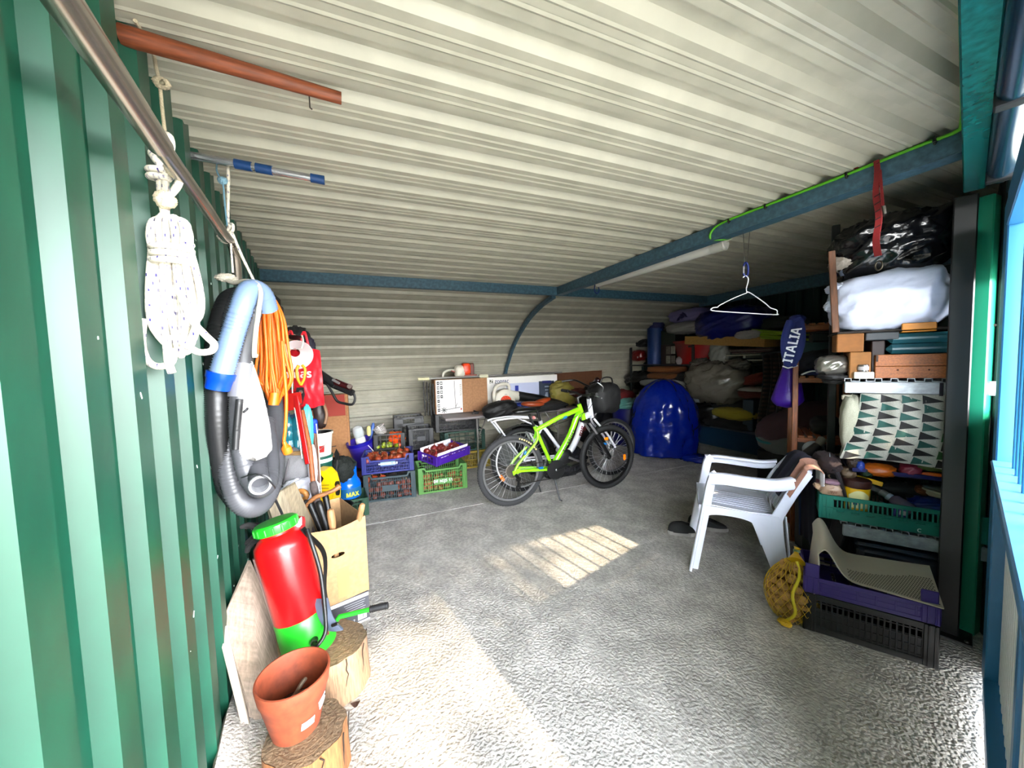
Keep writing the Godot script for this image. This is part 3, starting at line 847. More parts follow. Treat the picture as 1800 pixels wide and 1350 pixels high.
	var tl := Vector3(-0.508, 1.547, -3.121)
	var tr := Vector3(-0.225, 1.512, -2.955)
	var bl := Vector3(-0.533, 1.102, -3.037)
	var brr := Vector3(-0.211, 1.134, -2.881)
	var rb := nb()
	var nz := FastNoiseLite.new()
	nz.seed = 8; nz.frequency = 5.0
	rb.sheet(func(u, w2):
		var p: Vector3 = tl.lerp(tr, u).lerp(bl.lerp(brr, u), w2)
		return p + deep * (0.045 * sin(PI * u) * sin(PI * clampf(w2, 0.08, 1.0)) + 0.012 * nz.get_noise_2d(u * 1.6, w2 * 0.5)) + Vector3(0, 0.014 * sin(u * 9.0) * (1.0 - w2) + 0.012 * sin(u * 13.0 + 1.0) * w2, 0), 30, 22, 0.004)
	rb.sheet(func(u, w2):
		var p: Vector3 = tr.lerp(tl, u).lerp(brr.lerp(bl, u), w2)
		return p - deep * (0.05 * sin(PI * u) * sin(PI * w2)), 12, 10, 0.004)
	var bag := thing("carrier_bag", "red plastic carrier bag with white lettering hanging on the left side", "bag", bl)
	var bag_m := mat(Color(0.80, 0.11, 0.16), 0.38, 0.0, "film", {"bump": 0.8})
	part("body", rb, bag_m, bag)
	var face := Basis(side, Vector3.UP, deep)
	text_part("lettering", "rebajas", 0.060, mat(Color(0.93, 0.86, 0.86), 0.5), bag, Transform3D(face, tl.lerp(tr, 0.44).lerp(bl.lerp(brr, 0.44), 0.42) + deep * 0.058 - org), "Droid Sans", 0.002, true)
	for s in 2:
		var hx := 0.25 + 0.32 * s
		part("handle", nb().tube(curve([tl.lerp(tr, hx) + Vector3(0, -0.01, 0), tl.lerp(tr, hx + 0.02) + Vector3(0, 0.09, 0), tl.lerp(tr, hx + 0.10) + Vector3(0, 0.13, 0), tl.lerp(tr, hx + 0.16) + Vector3(0, 0.05, 0), tl.lerp(tr, hx + 0.17) + Vector3(0, -0.01, 0)], 4), 0.009, 7), bag_m, bag)
	# white cone collar in front of the bag
	var col := nb()
	var ax := Basis.looking_at(Vector3(0.25, -0.25, 0.93), Vector3.UP) * Basis(Vector3.RIGHT, PI / 2)
	col.lathe([Vector2(0.030, 0.075), Vector2(0.098, 0.0), Vector2(0.100, 0.001), Vector2(0.032, 0.078), Vector2(0.030, 0.075)], 32, Transform3D(ax, Vector3(-0.356, 1.487, -2.857)))
	var ct := thing("cone_collar", "white translucent plastic cone hanging over the red bag", "collar", Vector3(-0.359, 1.426, -2.854))
	part("cone", col, mat(Color(0.86, 0.80, 0.80), 0.4, 0.0, "", {"back": Color(0.5, 0.45, 0.45)}), ct)
	part("strap", nb().tube(curve([Vector3(-0.390, 1.525, -2.830), Vector3(-0.408, 1.579, -2.863), Vector3(-0.420, 1.613, -2.914)], 4), 0.006, 6).tube(curve([Vector3(-0.320, 1.526, -2.801), Vector3(-0.310, 1.576, -2.821), Vector3(-0.320, 1.618, -2.872)], 4), 0.006, 6).bar(Vector3(-0.395, 1.524, -2.821), Vector3(-0.326, 1.526, -2.792), 0.012, 0.004), mat(Color(0.85, 0.83, 0.78), 0.8), ct)

	# secateurs with yellow handles
	var sec := thing("secateurs", "secateurs with yellow handles hanging in front of the red bag", "secateurs", Vector3(-0.341, 1.198, -2.799))
	var yel := mat(Color(0.85, 0.60, 0.10), 0.4)
	for s in [-1, 1]:
		part("handle", nb().tube(curve([Vector3(-0.337, 1.285, -2.803), Vector3(-0.335, 1.330, -2.805) + side * 0.022 * s, Vector3(-0.332, 1.387, -2.807) + side * 0.028 * s, Vector3(-0.334, 1.417, -2.810) + side * 0.012 * s], 5), 0.009, 8), yel, sec)
	part("blade", nb().extrude(PackedVector2Array([Vector2(-0.022, 0.0), Vector2(0.020, 0.0), Vector2(0.024, -0.05), Vector2(0.004, -0.115), Vector2(-0.02, -0.07), Vector2(-0.028, -0.03)]), 0.012, Transform3D(face, Vector3(-0.338, 1.270, -2.802))), mat(Color(0.30, 0.30, 0.31), 0.35, 0.8), sec)
	part("pivot", nb().lathe([Vector2(0, 0), Vector2(0.012, 0), Vector2(0.012, 0.006), Vector2(0, 0.006)], 12, Transform3D(face * Basis(Vector3.RIGHT, PI / 2), Vector3(-0.336, 1.241, -2.778))), mat(Color(0.75, 0.73, 0.70), 0.3, 0.9), sec)
	var tag := thing("seed_tag", "small green printed card tag hanging beside the secateurs", "tag", Vector3(-0.399, 1.261, -2.817))
	part("card", nb().box(Vector3(-0.398, 1.287, -2.818), Vector3(0.040, 0.058, 0.003), 0.001, face), mat(Color(0.03, 0.30, 0.12), 0.5), tag)
	part("string", nb().tube([Vector3(-0.397, 1.314, -2.819), Vector3(-0.372, 1.426, -2.827)], 0.0016, 5), mat(Color(0.85, 0.8, 0.75), 0.8), tag)
	part("print_line", nb().box(Vector3(-0.398, 1.291, -2.818) + deep * 0.002, Vector3(0.028, 0.007, 0.002), 0.0005, face), mat(Color(0.88, 0.9, 0.86), 0.5), tag)
	# red bow saw / lopper hanging down
	var red := mat(Color(0.62, 0.05, 0.06), 0.4)
	var lop := thing("red_lopper", "long red metal lopper hanging below the red bag", "lopper", Vector3(-0.312, 0.787, -2.650))
	part("arm", nb().bar(Vector3(-0.367, 1.240, -2.758), Vector3(-0.308, 0.784, -2.649), 0.030, 0.014, deep), red, lop)
	part("head", nb().extrude(PackedVector2Array([Vector2(-0.055, 0.0), Vector2(0.045, 0.01), Vector2(0.05, -0.06), Vector2(0.03, -0.11), Vector2(-0.05, -0.10)]), 0.02, Transform3D(face, Vector3(-0.375, 1.232, -2.772))), mat(Color(0.66, 0.09, 0.07), 0.4), lop)
	part("cord", nb().tube(curve([Vector3(-0.374, 1.426, -2.817), Vector3(-0.387, 1.239, -2.788), Vector3(-0.363, 1.057, -2.723), Vector3(-0.345, 0.877, -2.682), Vector3(-0.341, 0.819, -2.676)], 4), 0.004, 6), mat(Color(0.85, 0.82, 0.80), 0.8), lop)
	part("spring", ribbed([Vector3(-0.355, 1.202, -2.751), Vector3(-0.343, 1.158, -2.743)], 0.012, 0.008, 8), mat(Color(0.3, 0.28, 0.27), 0.4, 0.8), lop)

func helix(c: Vector3, rx: float, rz: float, turns: float, pitch: float, side: Vector3, deep: Vector3) -> Array:
	var out := []
	for i in int(turns * 14) + 1:
		var a := TAU * i / 14.0
		out.append(c + side * rx * cos(a) + deep * rz * sin(a) + Vector3(0, pitch * (i / 14.0 - turns * 0.5), 0))
	return out


# ------------------------------------------------------------------ on the floor along the left wall
func stump(called: String, label: String, at: Vector3, r: float, h: float, rs: int, side_c: Color):
	var f := FastNoiseLite.new()
	f.seed = rs; f.frequency = 0.7
	var t := local(called, label, "log", at, Vector3.ZERO, "log stumps used as stands")
	var rad := func(a: float, y: float) -> float: return r * (1.0 + 0.09 * f.get_noise_2d(cos(a) * 1.6 + 5.0, sin(a) * 1.6) + 0.02 * sin(a * 9.0 + rs) + (0.05 * (1.0 - y) * (1.0 - y)))
	part("trunk", B.new().grid(func(u, w): var a: float = u * TAU; var q: float = rad.call(a, w); return Vector3(q * cos(a), w * h, -q * sin(a)), 56, 8, true), mat(side_c, 0.85, 0.0, "wood", {"along": "y", "grain": 0.9}), t)
	var top := B.new().grid(func(u, w): var a: float = u * TAU; var q: float = rad.call(a, 1.0) * (1.0 - w) * 0.995; return Vector3(q * cos(a), h + 0.001 + 0.002 * f.get_noise_2d(q * 40.0, a), -q * sin(a)), 56, 10, true)
	part("cut_face", top, mat(Color(0.50, 0.41, 0.31), 0.9, 0.0, "rough", {"bump": 0.25}), t)
	# growth rings and drying cracks
	var rg := B.new()
	for k in range(1, 5):
		var pts := []
		for i in 40:
			var a := TAU * i / 40.0
			var q: float = rad.call(a, 1.0) * k / 5.3
			pts.append(Vector3(q * cos(a), h + 0.001, -q * sin(a)))
		rg.tube(pts, 0.0012, 4, true)
	part("growth_ring", rg, mat(Color(0.38, 0.29, 0.20), 0.9), t)
	var cr := B.new()
	for a in [0.15, -0.5, -1.1]:
		var pts := []
		for i in 8:
			var y := i / 7.0
			var aa: float = a + 0.05 * f.get_noise_1d(y * 5.0 + a * 9.0) * 3.0
			var q: float = rad.call(aa, y) + 0.0006
			pts.append(Vector3(q * cos(aa), h * (1.0 - y * 0.9), -q * sin(aa)))
		cr.tube(pts, 0.0022, 4)
	part("crack", cr, mat(Color(0.16, 0.11, 0.07), 0.95), t)

func build_left_floor():
	var side := Vector3(0.919, 0.0, 0.393)
	var deep := Vector3(-0.39, 0, 0.92)
	var face := Basis(side, Vector3.UP, deep)
	# leaning boards
	var board := mat(Color(0.66, 0.58, 0.51), 0.85, 0.0, "wood", {"along": "y", "grain": 0.5})
	var pink := mat(Color(0.68, 0.55, 0.52), 0.85, 0.0, "wood", {"along": "y", "grain": 0.5})
	var b := nb()
	# big board: corners on the photograph's outline, leaning on the green wall
	var put := func(bb: B, bl: Vector3, br: Vector3, tr: Vector3, tl: Vector3, th: float):
		bb.sheet(func(u, w): return bl.lerp(br, u).lerp(tl.lerp(tr, u), w), 1, 1, th)
	put.call(b, Vector3(-0.375, 0.000, -1.532), Vector3(-0.329, 0.000, -1.952), Vector3(-0.466, 0.560, -1.906), Vector3(-0.540, 0.400, -1.757), 0.016)
	solid("chipboard_sheet", "broad grey chipboard sheet leaning on the green wall behind the flower pot", "board", b, board, "boards leaning on the green wall")
	b = nb()
	put.call(b, Vector3(-0.414, 0.000, -1.512), Vector3(-0.392, 0.000, -1.506), Vector3(-0.519, 0.390, -1.737), Vector3(-0.533, 0.400, -1.712), 0.010)
	solid("torn_panel", "thin split panel with torn edge behind the chipboard sheet", "board", b, mat(Color(0.72, 0.66, 0.60), 0.9, 0.0, "card"), "boards leaning on the green wall")
	b = nb()
	put.call(b, Vector3(-0.380, 0.000, -1.736), Vector3(-0.303, 0.000, -1.836), Vector3(-0.476, 0.440, -1.916), Vector3(-0.514, 0.420, -1.871), 0.022)
	solid("pine_plank", "narrow yellowish plank leaning left of the red sprayer", "plank", b, mat(Color(0.70, 0.60, 0.44), 0.8, 0.0, "wood", {"along": "y"}), "boards leaning on the green wall")
	b = nb()
	put.call(b, Vector3(-0.336, 0.000, -1.868), Vector3(-0.241, 0.000, -2.047), Vector3(-0.370, 0.620, -1.840), Vector3(-0.433, 0.600, -1.809), 0.014)
	solid("pink_board", "pinkish weathered board leaning behind the red sprayer", "board", b, pink, "boards leaning on the green wall")
	b = nb()
	put.call(b, Vector3(-0.292, 0.000, -2.182), Vector3(-0.226, 0.000, -2.442), Vector3(-0.367, 0.780, -2.152), Vector3(-0.429, 0.760, -2.087), 0.018)
	solid("grey_plank", "tall grey plank leaning below the hoses behind the carton", "plank", b, mat(Color(0.66, 0.60, 0.50), 0.85, 0.0, "wood", {"along": "y"}), "boards leaning on the green wall")
	b = nb()
	put.call(b, Vector3(-0.269, 0.000, -2.404), Vector3(-0.190, 0.000, -2.690), Vector3(-0.313, 0.800, -2.175), Vector3(-0.369, 0.780, -2.153), 0.016)
	solid("grey_plank", "second tall plank leaning behind the carton beside the grey sack", "plank", b, mat(Color(0.58, 0.52, 0.42), 0.85, 0.0, "wood", {"along": "y"}), "boards leaning on the green wall")

	stump("log_stump", "pale log stump standing under the red sprayer", Vector3(-0.16, 0, -1.75), 0.145, 0.19, 3, Color(0.66, 0.52, 0.40))
	stump("log_stump", "brown log stump standing under the terracotta pot", Vector3(-0.215, 0, -1.37), 0.125, 0.17, 7, Color(0.62, 0.40, 0.22))

	# terracotta pot, tilted towards the wall by the uneven stump
	var pot := local("flower_pot", "terracotta pot with two white stickers standing on the front log stump", "pot", Vector3(-0.245, 0.173, -1.395), Vector3(0, 0, 0))
	var terra := mat(Color(0.62, 0.28, 0.15), 0.75, 0.0, "dusty")
	part("body", B.new().lathe([Vector2(0, 0), Vector2(0.068, 0), Vector2(0.073, 0.006), Vector2(0.102, 0.140), Vector2(0.106, 0.146), Vector2(0.113, 0.192), Vector2(0.112, 0.197), Vector2(0.107, 0.198), Vector2(0.104, 0.192), Vector2(0.099, 0.146), Vector2(0.095, 0.138), Vector2(0.066, 0.012), Vector2(0, 0.012)], 48), terra, pot)
	var paper := mat(Color(0.90, 0.90, 0.92), 0.6)
	var st := func(a: float, y: float, w: float, h: float, tilt: float):
		var bb := B.new()
		bb.sheet(func(u, v):
			var p := Vector2((u - 0.5) * w, (v - 0.5) * h).rotated(tilt)
			var r := 0.0745 + 0.0290 * ((y + p.y) / 0.140) + 0.0009
			var an: float = a + p.x / r
			return Vector3(r * cos(an), y + p.y, -r * sin(an)), 8, 4, 0.0006)
		return part("sticker", bb, paper, pot)
	st.call(-1.02, 0.062, 0.042, 0.026, -0.05)
	var s2: MeshInstance3D = st.call(-0.42, 0.095, 0.036, 0.040, 0.35)
	part("printed_bar", B.new().box(Vector3(0.0935, 0.108, 0.030), Vector3(0.002, 0.004, 0.010), 0.0005, Basis(Vector3.UP, 0.35)), mat(Color(0.08, 0.08, 0.08), 0.6), pot)
	var cl := nb()
	var pr := thing("pot_rope", "short end of thin rope lying inside the terracotta pot", "rope", Vector3(-0.245, 0.19, -1.395))
	part("strand", nb().tube(curve([Vector3(-0.29, 0.255, -1.36), Vector3(-0.27, 0.275, -1.38), Vector3(-0.245, 0.285, -1.40), Vector3(-0.225, 0.305, -1.42), Vector3(-0.213, 0.320, -1.41), Vector3(-0.222, 0.322, -1.39), Vector3(-0.236, 0.295, -1.39), Vector3(-0.21, 0.278, -1.41), Vector3(-0.20, 0.24, -1.43)], 6), 0.0062, 8), mat(Color(0.62, 0.54, 0.46), 0.9, 0.0, "cloth"), pr)
	part("pebble_fill", nb().lathe([Vector2(0, 0.24), Vector2(0.083, 0.24), Vector2(0.083, 0.232), Vector2(0, 0.232)], 24, Transform3D(Basis(), Vector3(-0.245, 0, -1.395))), mat(Color(0.25, 0.17, 0.12), 0.95, 0.0, "rough"), pr)

	# red sprayer leaning back
	var sp0 := Vector3(-0.235, 0.198, -1.745)
	var up := (Vector3(-0.338, 0.720, -1.797) - sp0).normalized()
	var sq := Basis(up.cross(Vector3.BACK).normalized(), up, Vector3.ZERO)
	sq.x = (Vector3(1, 0, 0.35) - up * up.dot(Vector3(1, 0, 0.35))).normalized()
	sq.z = sq.x.cross(up)
	var sx := Transform3D(sq, sp0)
	var spr := thing("garden_sprayer", "red pressure sprayer with green cap and green base leaning on the stump", "sprayer", sp0)
	var red := mat(Color(0.72, 0.03, 0.05), 0.28)
	var grn := mat(Color(0.12, 0.66, 0.13), 0.35)
	part("tank", nb().lathe([Vector2(0.098, 0.16), Vector2(0.100, 0.165), Vector2(0.100, 0.46), Vector2(0.097, 0.485), Vector2(0.080, 0.508), Vector2(0.070, 0.516), Vector2(0.066, 0.520), Vector2(0.066, 0.545), Vector2(0, 0.545)], 40, sx), red, spr)
	part("base", nb().lathe([Vector2(0, 0), Vector2(0.100, 0), Vector2(0.104, 0.006), Vector2(0.103, 0.155), Vector2(0.099, 0.163), Vector2(0, 0.163)], 40, sx), grn, spr)
	var cap := nb().lathe([Vector2(0.060, 0.532), Vector2(0.080, 0.532), Vector2(0.082, 0.536), Vector2(0.080, 0.566), Vector2(0.074, 0.572), Vector2(0.060, 0.574), Vector2(0, 0.568)], 40, sx)
	for k in 16:
		var a := TAU * k / 16
		cap.box(sx * Vector3(0.082 * cos(a), 0.550, 0.082 * sin(a)), Vector3(0.006, 0.028, 0.009), 0.002, sq * Basis(Vector3.UP, -a))
	part("cap", cap, grn, spr)
	part("outlet", nb().tube([sx * Vector3(0.070, 0.07, 0.075), sx * Vector3(0.078, 0.07, 0.098)], 0.014, 12), mat(Color(0.10, 0.16, 0.07), 0.5), spr)
	part("vent", nb().box(sx * Vector3(0.102, 0.070, 0.030), Vector3(0.004, 0.045, 0.014), 0.002, sq * Basis(Vector3.UP, -0.28)), mat(Color(0.35, 0.20, 0.12), 0.6), spr)
	var blk := mat(Color(0.035, 0.033, 0.035), 0.45)
	part("hose", nb().tube(curve([sx * Vector3(0.079, 0.07, 0.10), sx * Vector3(0.100, 0.068, 0.115), sx * Vector3(0.128, 0.10, 0.085), sx * Vector3(0.138, 0.20, 0.06), sx * Vector3(0.142, 0.32, 0.035), sx * Vector3(0.132, 0.44, 0.02), sx * Vector3(0.118, 0.50, 0.0)], 6), 0.0085, 10), blk, spr)
	var sl := nb().sheet(func(u, w): return sx * Vector3(0.100 + 0.035 * sin(PI * w), 0.17 + 0.34 * w, -0.035 + 0.030 * u + 0.02 * sin(w * 8.0)), 4, 20, 0.004)
	part("carry_strap", sl, blk, spr)
	part("strap_pad", nb().sheet(func(u, w): var p: Vector3 = Vector3(-0.178, 0.421, -1.709).lerp(Vector3(-0.124, 0.312, -1.647), w) + side * (u - 0.5) * 0.056; return p + deep * (0.02 * sin(PI * w) + 0.004 * sin(u * PI)), 6, 12, 0.010), mat(Color(0.27, 0.30, 0.36), 0.55), spr)
	part("pad_buckle", nb().box(Vector3(-0.128, 0.347, -1.623), Vector3(0.032, 0.012, 0.010), 0.003, face * Basis(Vector3.BACK, 0.35)), blk, spr)
	part("pump_lever", nb().tube([sx * Vector3(0.09, 0.05, 0.02), Vector3(-0.116, 0.314, -1.720), Vector3(0.007, 0.329, -1.690)], [0.011, 0.010, 0.010], 10), grn, spr)
	part("lever_grip", ribbed([Vector3(0.007, 0.329, -1.690), Vector3(0.082, 0.338, -1.670)], 0.0155, 0.012, 12), mat(Color(0.06, 0.06, 0.065), 0.6), spr)

	# work gloves with red cuffs lying on top of the sprayer
	var gl := mat(Color(0.15, 0.14, 0.14), 0.85, 0.0, "cloth")
	var g1 := thing("work_glove", "dark grey work glove with red cuff draped across the sprayer cap", "glove", Vector3(-0.373, 0.675, -1.896))
	part("hand", nb().blob(Vector3(-0.376, 0.701, -1.899), Vector3(0.065, 0.022, 0.035), 0.10, 1.5, 9, 2.6, face * Basis(Vector3.BACK, 0.10)), gl, g1)
	for k in 4:
		part("finger", nb().tube(curve([Vector3(-0.407, 0.697, -1.912) + deep * (0.018 * (k - 1.5)), Vector3(-0.451, 0.696, -1.942) + deep * (0.020 * (k - 1.5)) + Vector3(0, 0.010 * (k - 1), 0), Vector3(-0.482, 0.685, -1.954) + deep * (0.026 * (k - 1.5)) + Vector3(0, 0.012 * (k - 1), 0)], 4), [0.012, 0.012, 0.012, 0.012, 0.0115, 0.011, 0.0105, 0.010, 0.006], 9), gl, g1)
	part("thumb", nb().tube(curve([Vector3(-0.370, 0.694, -1.864), Vector3(-0.405, 0.675, -1.866), Vector3(-0.436, 0.658, -1.878)], 4), [0.013, 0.013, 0.012, 0.012, 0.011, 0.011, 0.010, 0.009, 0.006], 9), gl, g1)
	part("cuff", nb().blob(Vector3(-0.294, 0.701, -1.864), Vector3(0.046, 0.030, 0.038), 0.14, 2.0, 12, 4.0, face), mat(Color(0.66, 0.06, 0.08), 0.7, 0.0, "cloth"), g1)
	part("care_label", nb().sheet(func(u, w): return Vector3(-0.271, 0.695, -1.800).lerp(Vector3(-0.246, 0.719, -1.802), u) + Vector3(0, 0.034 * w, 0.004 * sin(w * 6.0)), 6, 8, 0.001), mat(Color(0.85, 0.78, 0.82), 0.7), g1)
	var g2 := thing("work_glove", "second dark work glove hanging with spread fingers behind the sprayer cap", "glove", Vector3(-0.471, 0.604, -1.987))
	part("hand", nb().blob(Vector3(-0.455, 0.625, -1.993), Vector3(0.050, 0.020, 0.04), 0.12, 1.5, 10, 2.6, face * Basis(Vector3.BACK, 0.6)), gl, g2)
	for k in 4:
		part("finger", nb().tube(curve([Vector3(-0.464, 0.614, -1.991), Vector3(-0.483, 0.596, -1.992) + deep * (0.02 * (k - 1.5)) + side * 0.008 * (k - 1.5), Vector3(-0.499, 0.576, -1.998) + deep * (0.024 * (k - 1.5)) + side * 0.018 * (k - 1.5)], 4), [0.012, 0.012, 0.012, 0.012, 0.0115, 0.011, 0.0105, 0.010, 0.006], 9), gl, g2)

	# grey printed box and the open carton on it
	var gb := local("printed_box", "dark grey printed box lying under the open carton", "box", Vector3(-0.17, 0, -2.20), Vector3(0, deg_to_rad(16), 0))
	part("body", B.new().box(Vector3(0, 0.08, 0), Vector3(0.30, 0.16, 0.24), 0.003), mat(Color(0.25, 0.25, 0.27), 0.55), gb)
	part("white_edge", B.new().box(Vector3(0.0, 0.148, 0.1215), Vector3(0.296, 0.018, 0.002), 0.0005).box(Vector3(0.0, 0.006, 0.1215), Vector3(0.296, 0.010, 0.002), 0.0005), paper, gb)
	var tx := B.new()
	for k in 5: tx.box(Vector3(0.075, 0.125 - 0.012 * k, 0.1212), Vector3(0.110 - 0.012 * (k % 3), 0.0022, 0.001), 0.0003)
	part("text_line", tx, mat(Color(0.62, 0.62, 0.63), 0.6), gb)
	part("barcode_panel", B.new().box(Vector3(0.11, 0.036, 0.1212), Vector3(0.046, 0.034, 0.001), 0.0003), paper, gb)
	var bc := B.new()
	for k in 9: bc.box(Vector3(0.092 + 0.0045 * k, 0.038, 0.1219), Vector3(0.0016 + 0.0008 * (k % 3), 0.026, 0.0008), 0.0002)
	part("barcode", bc, mat(Color(0.2, 0.2, 0.2), 0.6), gb)
	text_part("print", "17", 0.014, paper, gb, Transform3D(Basis(), Vector3(0.062, 0.026, 0.1215)))

	var kraft := mat(Color(0.66, 0.52, 0.36), 0.8, 0.0, "card")
	var ca := local("carton", "open brown cardboard carton full of tool handles with hand hole in front", "carton", Vector3(-0.20, 0.162, -2.275), Vector3(0, deg_to_rad(20), 0))
	var W := 0.30
	var D := 0.40
	var H := 0.42
	# front wall bulging and dipping in the middle, with a hand hole
	var hole := PackedVector2Array()
	for i in 20: hole.append(Vector2(0.034 * cos(TAU * i / 20.0), 0.255 + 0.012 * sin(TAU * i / 20.0)))
	var outer := PackedVector2Array([Vector2(-W / 2, 0), Vector2(W / 2, 0), Vector2(W / 2, H), Vector2(W * 0.25, H - 0.016), Vector2(0, H - 0.026), Vector2(-W * 0.25, H - 0.012), Vector2(-W / 2, H)])
	var fr := B.new()
	var merged := PackedVector2Array()
	# the outline with a slit to the hole
	merged.append_array(outer.slice(0, 5))
	merged.append(Vector2(0.0, 0.267))
	for i in 20: merged.append(Vector2(0.034 * sin(TAU * i / 20.0 + 0.001), 0.255 + 0.012 * cos(TAU * i / 20.0 + 0.001)))
	merged.append(Vector2(-0.0005, 0.2671)); merged.append(Vector2(-0.0005, H - 0.026))
	merged.append_array(outer.slice(5))
	fr.extrude(merged, 0.004, Transform3D(Basis(), Vector3(0, 0, D / 2)))
	part("front_panel", fr, kraft, ca)
	part("back_panel", B.new().box(Vector3(0, H / 2, -D / 2), Vector3(W, H, 0.004), 0.001), kraft, ca)
	for s in [-1, 1]: part("side_panel", B.new().box(Vector3(s * W / 2, H / 2 - 0.003, 0), Vector3(0.004, H, D), 0.001), kraft, ca)
	part("bottom_panel", B.new().box(Vector3(0, 0.003, 0), Vector3(W - 0.01, 0.005, D - 0.01), 0.001), kraft, ca)
	part("tape", B.new().box(Vector3(0.02, 0.10, D / 2 + 0.0045), Vector3(0.062, 0.16, 0.0008), 0.0002), mat(Color(0.62, 0.49, 0.32), 0.35), ca)

	# tools in the carton
	var foam := mat(Color(0.36, 0.31, 0.30), 0.9, 0.0, "rough", {"bump": 0.15})
	var wood := mat(Color(0.72, 0.52, 0.34), 0.55, 0.0, "wood", {"along": "y"})
	var tool := func(called: String, label: String, cat: String, a: Vector3, bb: Vector3, r: float, m: Material, grip: String, shaft_r: float, shaft_m: Material):
		var t := thing(called, label, cat, bb, "", "")
		var ax := (a - bb).normalized()
		part(grip, nb().tube([a + ax * r * 0.3, a, a.lerp(bb, 0.06), a.lerp(bb, 0.25), a.lerp(bb, 0.5)], [r * 0.45, r * 0.85, r, r * 0.92, r * 0.98], 14), m, t)
		part("shaft", nb().tube([a.lerp(bb, 0.48), bb], shaft_r, 10), shaft_m, t)
	tool.call("shears", "garden tool with long grey foam grip leaning left in the carton", "tool", Vector3(-0.391, 0.710, -2.429), Vector3(-0.17, 0.20, -2.28), 0.022, foam, "foam_grip", 0.019, blk)
	tool.call("shears", "garden tool with short grey foam grip standing upright in the carton", "tool", Vector3(-0.266, 0.713, -2.463), Vector3(-0.185, 0.19, -2.36), 0.022, foam, "foam_grip", 0.016, blk)
	tool.call("lopper_handle", "black handled lopper with red collar in the carton", "tool", Vector3(-0.280, 0.641, -2.355), Vector3(-0.13, 0.2, -2.25), 0.019, blk, "grip", 0.017, mat(Color(0.82, 0.10, 0.05), 0.4))
	tool.call("lopper_handle", "black ridged handle standing between the lopper and the far carton side", "tool", Vector3(-0.225, 0.648, -2.289), Vector3(-0.12, 0.2, -2.20), 0.019, blk, "grip", 0.016, blk)
	tool.call("lopper_handle", "dark tapered handle at the back of the carton", "tool", Vector3(-0.208, 0.626, -2.487), Vector3(-0.14, 0.2, -2.36), 0.018, blk, "grip", 0.015, blk)
	tool.call("hammer", "pale wooden hammer handle standing at the carton's dipped front edge", "tool", Vector3(-0.156, 0.649, -2.118), Vector3(-0.135, 0.24, -2.15), 0.0195, wood, "handle", 0.016, wood)
	tool.call("hammer", "pale wooden handle slanting out over the carton's right corner", "tool", Vector3(-0.000, 0.655, -2.107), Vector3(-0.10, 0.25, -2.24), 0.0165, wood, "handle", 0.014, wood)
	var pick := thing("hatchet", "hatchet with curved wooden handle laid across the tools in the carton", "tool", Vector3(-0.288, 0.617, -2.335))
	part("handle", nb().tube(curve([Vector3(-0.319, 0.592, -2.347), Vector3(-0.253, 0.654, -2.344), Vector3(-0.193, 0.671, -2.342), Vector3(-0.145, 0.686, -2.344), Vector3(-0.118, 0.701, -2.355)], 5), [0.011, 0.012, 0.012, 0.012, 0.012, 0.013, 0.013, 0.013, 0.013, 0.0125, 0.012, 0.012, 0.012, 0.0125, 0.013, 0.0135, 0.014, 0.015, 0.0165, 0.0175, 0.016], 12), mat(Color(0.62, 0.40, 0.22), 0.5, 0.0, "wood", {"along": "x"}), pick)
	part("head", nb().bar(Vector3(-0.370, 0.570, -2.345), Vector3(-0.285, 0.645, -2.347), 0.016, 0.030, Vector3.UP, 0.005).bar(Vector3(-0.406, 0.549, -2.359), Vector3(-0.364, 0.573, -2.343), 0.012, 0.012), mat(Color(0.09, 0.075, 0.07), 0.5, 0.6), pick)
	var sawh := thing("hand_saw", "hand saw with yellow wooden grip standing behind the tools", "saw", Vector3(-0.334, 0.607, -2.485))
	var sg := nb()
	var ring := []
	for i in 16: ring.append(Vector3(-0.336, 0.637, -2.487) + side * 0.034 * cos(TAU * i / 16) + Vector3.UP * 0.028 * sin(TAU * i / 16))
	sg.tube(ring, 0.016, 10, true)
	part("grip", sg, mat(Color(0.78, 0.52, 0.24), 0.5, 0.0, "wood", {"along": "x"}), sawh)
	part("blade", nb().extrude(PackedVector2Array([Vector2(-0.03, -0.02), Vector2(0.04, -0.02), Vector2(0.02, -0.33), Vector2(-0.01, -0.33)]), 0.002, Transform3D(face, Vector3(-0.336, 0.637, -2.487))), mat(Color(0.5, 0.5, 0.5), 0.35, 0.9), sawh)

	# leaf on the floor
	var lf := thing("dry_leaf", "curled dry brown leaf on the concrete beside the log stumps", "leaf", Vector3(-0.068, 0.000, -1.592))
	part("blade", nb().sheet(func(u, w): var p: Vector3 = Vector3(-0.085, 0.000, -1.591).lerp(Vector3(-0.050, 0.000, -1.589), u); return p + Vector3(0, 0.004 + 0.012 * pow(u - 0.5, 2) * 4.0, (w - 0.5) * 0.028 * sin(PI * clampf(u, 0.06, 0.94))), 8, 5, 0.0012), mat(Color(0.22, 0.13, 0.09), 0.9), lf)


# ------------------------------------------------------------------ tools and boxes at the back of the left side
func bucket(t: Node3D, called: String, c: Vector3, r0: float, r1: float, h: float, m: Material, tilt := Basis()):
	return part(called, nb().lathe([Vector2(0, 0), Vector2(r0, 0), Vector2(r0 + 0.004, 0.004), Vector2(r1, h * 0.9), Vector2(r1 + 0.007, h * 0.9), Vector2(r1 + 0.008, h), Vector2(r1 - 0.003, h), Vector2(r1 - 0.006, h * 0.9), Vector2(r0 - 0.003, 0.008), Vector2(0, 0.008)], 32, Transform3D(tilt, c)), m, t)

